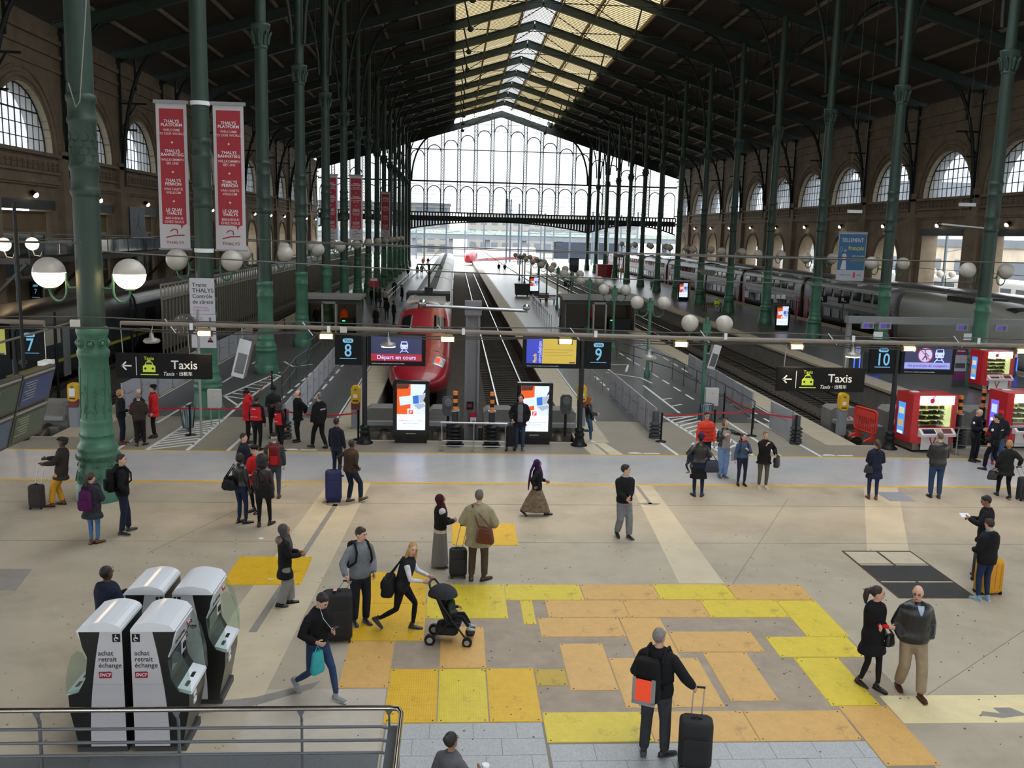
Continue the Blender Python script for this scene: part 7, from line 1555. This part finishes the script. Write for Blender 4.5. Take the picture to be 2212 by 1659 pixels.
# --- middle of the concourse ---
stripe = wave_mat('black white stripes', '2a2a2c', 'a8a6a4', 26, 'Z', .8, .1, .1); check = M('checked scarf', '3c3a40', .8, var=.7, vs_=60)
p = person(-3.07, 16.68, -75, 1.58, 'person in a checked headscarf, black coat with fur hood and striped trousers', jk('18181b', .025, .62), ('trousers', stripe, .05), BK, mid, ('hijab', '3c3a40', check), female=True, aL=(-.05, .3, 1.12), aR=(.08, .32, 1.1), fL=(-.08, .1, .08, 0, 5), fR=(.08, -.12, .1, -12, -5)); b = MB(); b.sph(p.TM@V((0, -.1, 1.42)), (.15, .09, .08), 14, 10); b.build('fur_collar', hairm('6a5c50'), p.root)
p = person(-1.6, 15.85, -150, 1.8, 'person in a grey sweater with a black backpack holding a tall suitcase handle', jk('6f747b', .025, .86, None, '', 'sweater'), tr('20242e', .015), ('2a2b2e', '9a9a9a'), fair, ('short', '2a1c15'), aL=(-.22, .1, .92), aR=(.36, .22, 1.0), head=(28, 8), fat=1.06); backpack(p, '17181b', 'black backpack on the grey sweater')
suitcase(-1.92, 15.2, 8, .5, .36, .82, '18181a', 'very tall black suitcase with a pink tag beside the grey sweater', p.W(V(p.J['wrR'])+V((.0, .08, -.04)))); tag(MB().box(-.03, .03, -.05, .05, 0, .006).build('luggage_tag', M('pink tag', 'd0a0a8', .6), None, (-1.95, 15.14, .925)), 'pink paper luggage tag on top of the very tall black suitcase', 'tag')
p = person(-1.98, 13.25, -128, 1.76, 'person in a black bomber jacket and blue jeans walking while reading a phone', jk(BK, .028, .88), tr('2c3c5c', -.004), ('84888a', 'c9c9c9'), fair, ('short', '1d1512'), aL=(-.04, .3, 1.12), aR=(.2, .2, .98), fL=(-.06, .34, .085, 6, 0), fR=(.1, -.36, .17, -38, -6), drop=.075, lean=5, head=(0, 26)); phone(p, 'L', 'phone held by the walking person in the bomber jacket'); b = MB(); rbox(b, (0, 0, -.2), (.26, .1, .34), .06, taper=.75); t = thing('shopping_bag', 'turquoise plastic bag hanging from the hand of the walking person in the bomber jacket', 'bag', p.W(V(p.J['wrR'])+V((0, .02, -.1))), rad(-128)); b.build('bag_body', M('turquoise plastic', '1f98a0', .4, var=.15, vs_=14, bump=.5, bs=18), t); MB().tube([(-.06, 0, -.05), (0, 0, .06), (.06, 0, -.05)], .008, 5).build('bag_handle', MATS['turquoise plastic'], t); b = MB(); b.tube([p.W(p.HM@V((.07, .03, 1.6)))-p.root.location, p.W((.06, .2, 1.3))-p.root.location, p.W((.0, .3, 1.15))-p.root.location], .004, 4); tag(b.build('earphone_cable', whitep, None, p.root.location), 'thin white earphone cable of the walking person reading a phone', 'cable')
p = person(-.85, 15.6, -98, 1.71, 'person with long blond hair, white sleeves and black body warmer pushing a pushchair', jk('222326', .028, .84, None, 'vest', 'body_warmer'), tr('17171a', -.008), ('26272c', '7a7a7a'), fair, ('long', 'a8834e'), inner='c4c6ce', female=True, aL=(-.12, .48, 1.0), aR=(.12, .42, .98), fL=(-.06, .2, .08, 0, 0), fR=(.06, -.42, .2, -45, 0), drop=.07, lean=16, head=(-62, 0)); handbag(p, '1b1b1d', 'big black holdall hanging behind the person pushing the pushchair', (.14, -.2, .9), (.55, .22, .32), (.1, .05, 1.42), fab('1b1b1d'), 0)
# pushchair and child
t = thing('pushchair', 'black folding pushchair with grey hood carrying a small child', 'pushchair', (.02, 15.15, 0), rad(-98)); pm = M('pushchair tube', '1b1b1d', .4, .3); pf = fab('232427')
for s in (-.22, .22):
    MB().tube([(s, -.32, 1.02), (s, -.22, .9), (s, .02, .52), (s, .3, .14)], .016, 6).build('frame_tube', pm, t); MB().tube([(s, -.3, .12), (s, .0, .42), (s, .16, .5)], .014, 6).build('rear_leg', pm, t)
    for y, r in ((.32, .085), (-.32, .095)):
        w = MB(); w.tube([(s-.03, y, r), (s+.03, y, r)], r, 16); o = w.build('wheel', blackm, t); MB().tube([(s-.035, y, r), (s+.035, y, r)], r*.55, 10).build('hub', greyp, o)
MB().tube([(-.22, -.32, 1.02), (-.1, -.36, 1.05), (.1, -.36, 1.05), (.22, -.32, 1.02)], .02, 8).build('handlebar', pm, t)
MB().prism([(-.2, .88), (.0, .42), (.2, .4), (.2, .36), (-.04, .36), (-.24, .86)], -.2, .2, 'yz').build('seat', pf, t); MB().sph((0, -.14, .82), (.21, .26, .2), 16, 8, z0=.0).build('hood', fab('2f3034'), t); b = MB(); rbox(b, (0, -.05, .24), (.36, .4, .16), .05); b.build('basket', pf, t); MB().box(-.17, .17, .3, .42, .2, .22).build('foot_rest', pm, t)
person(.02, 15.15, -98, .95, 'small child with a pale hat sitting in the pushchair', jk('2f3a34', .03, .9), tr('1d1f24'), ('9aa0a8', 'c9c9c9'), fair, ('beanie', '3a2a20', 'aeb0b8'), fL=(-.14, .62, .5, 0, 0), fR=(.14, .62, .5, 0, 0), aL=(-.15, .25, 1.05), aR=(.15, .25, 1.05), seat=.78, z=.22, vox=.03).root.location.z = .02
burg = fab('3a1722'); p = person(-.22, 18.71, -70, 1.58, 'person in a burgundy headscarf, black bomber jacket and long striped skirt', jk(BK, .03, .9), ('skirt', wave_mat('skirt chevrons', '1d1d1f', '8d8984', 24, 'Z', .8, .1, .1), .06), ('2a2024', '9a4a5a'), mid, ('hijab', '3a1722', burg), female=True, aL=(-.06, .28, 1.1), aR=(.1, .3, 1.12)); b = MB(); b.tube([p.TM@V((0, 0, .86)), p.TM@V((0, 0, .93))], [(.19, .15), (.18, .145)], 16, up=(0, 1, 0)); b.build('pale_hem', fab('b5a898'), p.root); b = MB(); b.sph(p.J['shL'], .083, 12, 8); b.sph(p.J['shR'], .083, 12, 8); b.build('white_shoulders', fab('b9b7b4'), p.root)
p = person(.56, 17.95, -12, 1.9, 'grey-haired person in a loose beige coat with a brown satchel seen from behind', jk('8c846a', .06, .7), tr('4a3f34', .012), '3a2620', fair, ('short', '57524e'), aL=(-.25, .22, 1.02), aR=(.25, .22, 1.02), fL=(-.12, 0, .08, 0, 12), fR=(.12, .03, .08, 0, -40), fat=1.1); handbag(p, '5a2a1c', 'brown leather satchel across the beige coat', (.17, -.27, .98), (.36, .12, .3), (-.12, -.1, 1.5), leather('5a2a1c'), -8, 'satchel')
suitcase(.16, 18.15, 5, .36, .26, .56, '18181a', 'black cabin suitcase beside the beige coat', p.W((-.32, .22, .98)))
camo = M('patterned skirt', '6a5a48', .8, var=.55, vs_=14); p = person(2.14, 22.35, -88, 1.5, 'person in a purple headscarf, black top and patterned skirt striding', jk('161618', .03, .82), ('skirt', camo, .14), '3a2a26', mid, ('hijab', '321640', fab('321640')), female=True, aL=(-.2, .28, 1.0), aR=(.22, -.1, .95), fL=(-.06, .3, .09, 4, 0), fR=(.06, -.38, .18, -40, 0), drop=.06, vox=.02); b = MB(); b.tube([p.HM@V((0, -.08, 1.68)), p.TM@V((0, -.2, 1.4)), p.TM@V((0, -.24, 1.1)), p.TM@V((.02, -.26, .86))], [(.08, .04), (.12, .03), (.1, .025), (.06, .015)], 12, up=(0, 1, 0)); b.build('scarf_tail', fab('321640'), p.root)
person(4.02, 20.63, -165, 1.77, 'person in a black fleece and grey trousers looking over the shoulder', jk('18181a', .03, .86), tr('75777b', .025), ('1d1d1f', 'a9a9a9'), fair, ('short', '17110f'), aL=(-.02, .24, 1.06), aR=(.06, .26, 1.0), fL=(-.14, .05, .08, 0, 10), fR=(.08, -.14, .13, -25, -5), head=(62, 0), scarf='9a9c9e')
# --- at the track ends ---
p = person(2.19, 29.4, 178, 1.86, 'person with headphones, grey hoodie and black jacket in front of an advertising screen', jk('17181b', .035, .78), tr('2e3d54', .005), ('5a5856', '9a9894'), fair, ('bun', '2a1c16'), aR=(.24, .12, .98), aL='pocket', head=(0, 12), scarf='5c5e62'); b = MB(); b.tube([p.HM@V((.092*cos(a), -.01, 1.64+.12*sin(a))) for a in [pi*j/12 for j in range(13)]], .01, 5); b.sph(p.HM@V((.088, 0, 1.635)), (.02, .035, .04), 10, 6); b.sph(p.HM@V((-.088, 0, 1.635)), (.02, .035, .04), 10, 6); b.build('headphones', blackm, p.root); front_panel(p, .92, 1.46, 22, fab('5c5e62'), 'hoodie_front', .05)
t = thing('wheeled_bag', 'black shopping trolley bag with white wheels held by the person with headphones', 'trolley bag', (1.9, 29.2, 0), .25); b = MB(); rbox(b, (0, 0, .52), (.3, .2, .66), .06); b.build('bag_body', fab('1b1b1e'), t); MB().tube([(0, .1, .2), (0, .12, 1.0), (.12, .1, 1.08)], .014, 6).build('handle', pm, t)
for s in (-.14, .14): o = MB().tube([(s-.02, .06, .12), (s+.02, .06, .12)], .12, 14).build('wheel', blackm, t); MB().tube([(s-.024, .06, .12), (s+.024, .06, .12)], .05, 10).build('hub', whitep, o)
p = person(4.62, 30.55, -92, 1.62, 'person with red hair, black jacket and jeans leaning on the Voie 9 post', ('1b1b1d', .92, .02, leather('1b1b1d')), tr('3a5270', -.004), ('c9c7c2', 'd8d8d8'), fair, ('long', '8a4a20'), female=True, aL=(-.02, .3, 1.1), aR=(.05, .3, 1.08), fL=(-.08, .1, .08, 0, 0), fR=(.1, -.3, .5, -40, 0), head=(0, 22), lean=-4); phone(p, 'L', 'phone held by the person with red hair'); handbag(p, '1b1b1d', 'small black bag on the hip of the person with red hair', (.16, .12, .98), (.2, .08, .14), (-.1, .0, 1.44))
# --- group posing on the grey path ---
puf = fab('d0402c', .6); p = person(7.72, 27.2, 180, 1.78, 'person with glasses in an orange quilted jacket facing the viewer', ('d0402c', .84, .045, puf), tr(DJ), BK, fair, ('short', '2a1a14'), head=(0, 4)); 
for zq in (.95, 1.06, 1.17, 1.28): b = MB(); b.tube([p.TM@V((.222*cos(a), .172*sin(a), zq)) for a in [2*pi*j/24 for j in range(25)]], .012, 5); b.build('quilt_seam', fab('a8301f'), p.root)
b = MB()
for s in (-1, 1): b.tube([p.HM@V((s*.032+.022*cos(a), .112, 1.647+.017*sin(a))) for a in [2*pi*j/10 for j in range(11)]], .003, 4)
b.build('glasses', blackm, p.root)
p = person(8.0, 26.2, 192, 1.76, 'person in pale jeans and black leather jacket with a raised arm, facing the viewer', ('212022', .92, .025, leather('212022')), tr('6a86b0', .02), ('55585c', 'bdbdbd'), fair, ('bob', '6a4e3a'), female=True, aL=(-.5, .12, 1.3), aR=(.1, .2, 1.3), head=(8, 0), fL=(-.06, .02, .08, 0, 10), fR=(.1, 0, .08, 0, -10)); front_panel(p, .9, 1.45, 40, fab('8a8284'), 'grey_top', .04)
tag(MB().obox((0, 0, 0), (.3, .02, .38), .3).build('paper_carrier', M('grey carrier', '8e8c90', .6), None, (8.35, 26.15, .72)), 'grey paper carrier held by the person in pale jeans', 'bag')
p = person(6.74, 24.2, -8, 1.75, 'person in a black jacket and purple beanie holding a small child, seen from behind', ('1b1b1d', .88, .028, leather('1b1b1d')), tr(DJ, -.004), '1d2030', dark, ('beanie', '15100e', '2c1a3a'), female=True, aL=(-.24, .12, 1.2), aR=(.2, .25, 1.05), fL=(-.1, 0, .08, 0, 20), fR=(.11, .0, .08, 0, -20)); handbag(p, '1c2238', 'big navy handbag on the arm of the person in the purple beanie', (.33, .0, .86), (.44, .2, .32), (.25, .02, 1.3), leather('1c2238'), 10); b = MB(); b.tube([(0, .06, .5), (0, .06, .86)], [(.24, .16), (.17, .13)], 16, up=(0, 1, 0)); b.build('dark_skirt', fab('17171a'), p.root)
person(6.58, 24.36, 130, .95, 'small child in a white beanie carried by the person in the purple beanie', jk('25324c', .04, .84), tr('3c3a3a'), 'a8a49a', dark, ('beanie', '15100e', 'b9bac4'), z=.62, fL=(-.12, .1, .3, 0, 0), fR=(.12, .1, .3, 0, 0), vox=.03)
denim = fab('3a5068'); p = person(8.31, 25.37, 180, 1.51, 'young person in a denim jacket with a red hood facing the viewer', ('3a5068', .9, .028, denim), tr('20263a', -.004), BK, fair, ('pony', '3a2a20'), female=True, aR=(.25, .02, .86), aL=(-.1, .2, 1.26), scarf='7a2a34'); backpack(p, '3a2a44', 'small backpack worn by the young person in denim', (.24, .14, .34))
p = person(8.84, 25.09, 178, 1.65, 'person with short grey hair, black sweater and olive trousers, hand on chest', jk('161618', .04, .76, None, '', 'sweater'), tr('55503f', .0), ('b9b3ac', 'd2d2d2'), fair, ('short', '6a625a'), female=True, aR=(.02, .2, 1.36), aL=(-.3, .12, 1.06)); handbag(p, '161618', 'black shoulder bag held by the person in olive trousers', (-.38, .05, .84), (.34, .16, .34), (-.28, .08, 1.2), leather('161618'), 60)
# --- right part of the concourse ---
p = person(11.59, 24.05, -12, 1.67, 'person in a long navy coat seen from behind near the grey floor hatch', jk('1b2036', .035, .62), tr('283452', -.004), '6a2420', fair, ('pony', '3a261c'), female=True, aL=(-.08, .25, 1.05), aR=(.12, .26, 1.05)); handbag(p, '1a1a20', 'small dark bag behind the long navy coat', (-.2, -.12, .9), (.26, .1, .2), (.1, -.05, 1.46))
person(13.46, 24.23, -10, 1.86, 'grey-haired person in a black leather jacket and jeans seen from behind', ('1c1c1e', .84, .035, leather('1c1c1e')), tr('2c4060', .012), '1c1b1e', fair, ('thin', '55504c'), aL=(-.12, .25, 1.02), aR=(.14, .26, 1.0), head=(12, 8), fat=1.12)
pol = '15171f'
def police(P):
    b = MB(); b.tube([P.TM@V((.19*cos(a), .14*sin(a), .97)) for a in [2*pi*j/20 for j in range(21)]], .025, 6); b.box(.17, .24, -.06, .06, .82, .98); b.box(-.24, -.18, -.05, .05, .85, .98); b.build('duty_belt', blackm, P.root)
    b = MB(); b.sph(P.J['shR'].lerp(P.J['elR'], .3)+V((.07, .02, 0)), (.02, .04, .045), 8, 6); b.sph(P.J['shL'].lerp(P.J['elL'], .3)+V((-.07, .02, 0)), (.02, .04, .045), 8, 6); b.build('sleeve_badge', whitep, P.root); text('POLICE', .05, whitep, P.root, P.TM@V((0, -.165, 1.3)))
p = person(17.0, 28.5, -145, 1.76, 'bald police officer in dark uniform looking down', jk(pol, .035, .86), tr(pol, .015), BK, fair, ('balding', '8a8078'), aL=(-.02, .28, 1.1), aR=(.12, .28, 1.12), head=(0, 22)); police(p)
p = person(16.95, 27.3, 35, 1.83, 'dark-haired police officer in uniform stepping forward, seen from behind', jk(pol, .03, .9), tr(pol, .01), BK, fair, ('short', '1d1512'), aL=(-.26, .05, .86), aR=(.26, .1, .88), fL=(-.1, .2, .08, 0, 10), fR=(.12, -.2, .12, -14, -10), drop=.03, head=(20, 10)); police(p)
person(17.6, 28.2, 160, 1.75, 'person in a red cap and dark hoodie facing the police officers', jk('1d1f26', .035, .86), tr('3a5070', .015), RED, dark, ('cap', '14100e', 'b01c24'), hood=True, aL=(-.2, .2, .98), aR=(.2, .2, .98))
p = person(15.5, 24.3, -10, 1.68, 'person with short blond hair and black coat pulling a suitcase, seen from behind', jk('1d1d20', .035, .7), tr(BK), BK, fair, ('bob', '94744a'), female=True, aR=(.34, .02, .98), aL=(-.25, .1, .85), fL=(-.1, .2, .08, 0, 0), fR=(.08, -.2, .12, -15, 0), drop=.03); suitcase(15.95, 24.05, 0, .42, .28, .6, '23262f', 'dark blue grey suitcase pulled by the person with short blond hair', p.W(V(p.J['wrR'])+V((.02, .04, -.06)))); handbag(p, '1c1b1d', 'black handbag hanging low beside the person with short blond hair', (-.32, .12, .62), (.3, .14, .26), (-.26, .1, .86))
p = person(11.4, 18.37, 62, 1.74, 'person in a long black jacket reading a sheet of paper beside a dark suitcase', jk('1b1b1e', .035, .72), tr(BK), '2a1f1a', mid, ('short', '15100e'), aL=(-.08, .34, 1.22), aR=(.1, .32, 1.18), head=(5, 18)); tag(MB().obox((0, 0, 0), (.2, .14, .004), Mx.Rotation(.4, 3, 'X')).build('paper_sheet', whitep, None, p.W((-.02, .42, 1.26))), 'white sheet of paper read by the person in the long black jacket', 'paper'); suitcase(11.2, 18.0, 30, .42, .28, .62, '1c1f22', 'dark grey suitcase beside the person reading a sheet', None, True)
person(10.6, 16.92, 18, 1.68, 'person in a black jacket with a turquoise collar in front of a yellow suitcase', jk('17171a', .045, .8), tr('22304c', .0), ('7a9aa6', 'b8c4c8'), fair, ('short', '2a1a16'), hood=True, aL=(-.12, .24, 1.04), aR=(.14, .24, 1.02), scarf='1f8aa0', head=(0, 14), fat=1.08); suitcase(10.92, 17.3, 8, .52, .3, .68, 'c68a14', 'large yellow hard-shell suitcase behind the turquoise collar', None, True)
p = person(6.68, 13.41, -155, 1.69, 'person in a black poncho with crossed red sleeves walking beside a bald companion', ('141416', .62, .045, fab('141416'), 'vest', 'poncho'), tr('161618', -.008), '1a1a1c', fair, ('pony', '2a1512'), inner='c01c24', female=True, aL=(.1, .2, 1.16), aR=(-.1, .225, 1.12), fL=(-.05, .14, .08, 0, 0), fR=(.07, -.12, .1, -12, 0), head=(38, 4)); handbag(p, '1b1b1d', 'small black bag on the hip of the person in the poncho', (-.2, .17, .86), (.2, .1, .2), (.1, .05, 1.46))
p = person(7.24, 13.22, 176, 1.81, 'bald person with glasses, black leather jacket and khaki trousers walking', ('1a1b1d', .84, .045, leather('1a1b1d')), tr('8f7f68', .025), '4a2318', fair, ('balding', '4a3a30'), aL='pocket', aR='pocket', fL=(-.1, .2, .085, 6, 0), fR=(.1, -.14, .1, -10, -5), head=(-30, 10), fat=1.12, drop=.02); front_panel(p, 1.33, 1.47, 18, fab('9fb2c8'), 'shirt_front', .065, .9)
b = MB()
for s in (-1, 1): b.tube([p.HM@V((s*.032+.022*cos(a), .112, 1.647+.017*sin(a))) for a in [2*pi*j/10 for j in range(11)]], .003, 4)
b.build('glasses', blackm, p.root)
p = person(2.8, 11.5, -28, 1.86, 'grey-haired person with an orange-panelled backpack resting a hand on a black suitcase', jk('17191d', .035, .84), tr('34363a', .015), ('2a2b2d', '6a6a68'), fair, ('thin', '77726e'), aR=(.44, .12, 1.0), aL=(-.2, .16, 1.0), fat=1.12, fL=(-.12, -.03, .08, 0, 15), fR=(.13, .05, .08, 0, -40), head=(-12, 0)); gs_ = M('silver reflective strip', '8b8d90', .4, .3); backpack(p, '151516', 'black backpack with a bright orange reflective panel', (.36, .2, .54), (-.06, -.27, 1.16), [('orange_panel', -.16, .04, -.22, .06, M('orange reflective panel', 'f04a22', .5, emit=.15)), ('silver_strip', -.2, -.16, -.24, .08, gs_), ('silver_strip', .04, .09, -.24, .08, gs_), ('silver_strip', -.2, .09, -.27, -.22, gs_)])  # orange panel has a glow of its own added; no lamp in it
suitcase(3.3, 11.25, -12, .44, .32, .64, '17171a', 'black wheeled suitcase rucksack under the hand of the person with the orange panel', p.W(V(p.J['wrR'])+V((.06, .07, -.02))))
p = person(.04, 9.55, -40, 1.5, 'person with dark tied hair and grey top holding a coffee cup by the stairwell', jk('55565a', .025, .9), tr(BK), BK, mid, ('bun', '1a1412'), female=True, aR=(.28, .22, 1.2), aL=(-.2, .2, 1.0)); t = thing('coffee_cup', 'white takeaway coffee cup held by the person with dark tied hair', 'cup', p.W(V(p.J['wrR'])+V((.06, .08, .0)))); MB().lathe([(.03, -.05), (.042, .06)], 14).build('cup', whitep, t); MB().lathe([(.045, .06), (.045, .07), (.04, .078)], 14).build('lid', whitep, t)
# --- people far along the platforms ---
far = [(-5.5, 65.8, 170, 1.6, BK, 'long', 'person with long hair and a black dress walking up the banner platform'), (-5.3, 73.5, 20, 1.7, BK, 'hijab', 'person in black with a dark scarf on the banner platform'), (-4.5, 69.5, -60, 1.8, BK2, 'short', 'person in a dark jacket smoking beside the red train'), (-5.19, 92.7, -60, 1.65, BK, 'pony', 'person in a long black coat alone beside the red train'), (-6.4, 100, 170, 1.72, CH, 'short', 'person in a grey jacket near the long bright handrail'), (-7.6, 86.8, 0, 1.68, BK, 'short', 'person in black at the left of the waiting knot'), (-7.1, 84.8, -40, 1.7, BK2, 'short', 'person in black at the front of the waiting knot'), (-6.7, 84.6, -90, 1.72, CH, 'long', 'person with a long coat in the waiting knot'), (-6.35, 85.6, -30, 1.7, 'a39a80', 'balding', 'person in a cream jacket in the waiting knot'), (-7.0, 141, 0, 1.7, BK, 'short', 'distant person in black at the end of the handrail'), (-5.8, 146, 180, 1.7, '6a5a50', 'long', 'distant person in a brown coat on the banner platform'), (-5.2, 148, 10, 1.7, BK, 'short', 'distant person in black next to a brown coat'), (-6.3, 186, 0, 1.75, 'e0551c', 'short', 'distant worker in bright orange beyond the end screen'), (-5.4, 190, 0, 1.7, BK, 'short', 'distant person in black beyond the end screen'), (8.2, 70.2, 20, 1.75, 'b8bcc0', 'short', 'person in a white shirt seen from behind on the middle platform'), (10.5, 69.9, 190, 1.6, RED, 'short', 'person in a red top inside the middle platform booth'), (7.8, 165, 0, 1.7, BK, 'short', 'distant person in dark clothes on the middle platform'), (8.8, 164, 0, 1.7, CH, 'short', 'distant person in grey on the middle platform'), (-9.5, 64.6, 150, 1.7, BK, 'short', 'guard in black inside the banner platform booth'), (-7.6, 64.9, 170, 1.7, 'd8501c', 'short', 'worker in an orange vest behind the booth scanner')]
for x, y, h, H, c, hr, lab in far:
    dress = 'dress' in lab
    person(x, y, h, H, lab, jk(c, .03, .5 if 'coat' in lab or dress else .84), ('none',) if dress else tr('24262c'), BK, mid if 'guard' not in lab else dark, (hr, '17110f'), vox=.034, female=hr in ('long', 'pony', 'hijab'))
person(25.0, 87.05, 175, 1.7, 'person in a bright yellow hooded jacket sitting on a platform bench', jk('c3d82c', .04, .84), tr('7f94a8', .02), BK, dark, ('beanie', '1a1412', 'c3d82c'), vox=.03, seat=.56, fL=(-.12, .42, .08, 0, 0), fR=(.12, .45, .08, 0, 0), aL=(-.1, .3, .78), aR=(.1, .3, .78))
flush_people()
tag(MB().prism([(-.05, -.02), (.02, -.04), (.06, .01), (.01, .05), (-.04, .03)], 0, .012, 'xy').build('paper_scrap', whitep, None, (-4.3, 20.5, 0)), 'crumpled white scrap of paper on the beige floor', 'litter')
tag(MB().prism([(-.07, -.02), (.05, -.04), (.08, .02), (-.05, .04)], 0, .004, 'xy').build('paper_scrap', M('torn sticker', 'c9c2a4', .7), None, (-3.6, 17.98, .011)), 'torn pale sticker on the isolated yellow floor plate', 'litter')
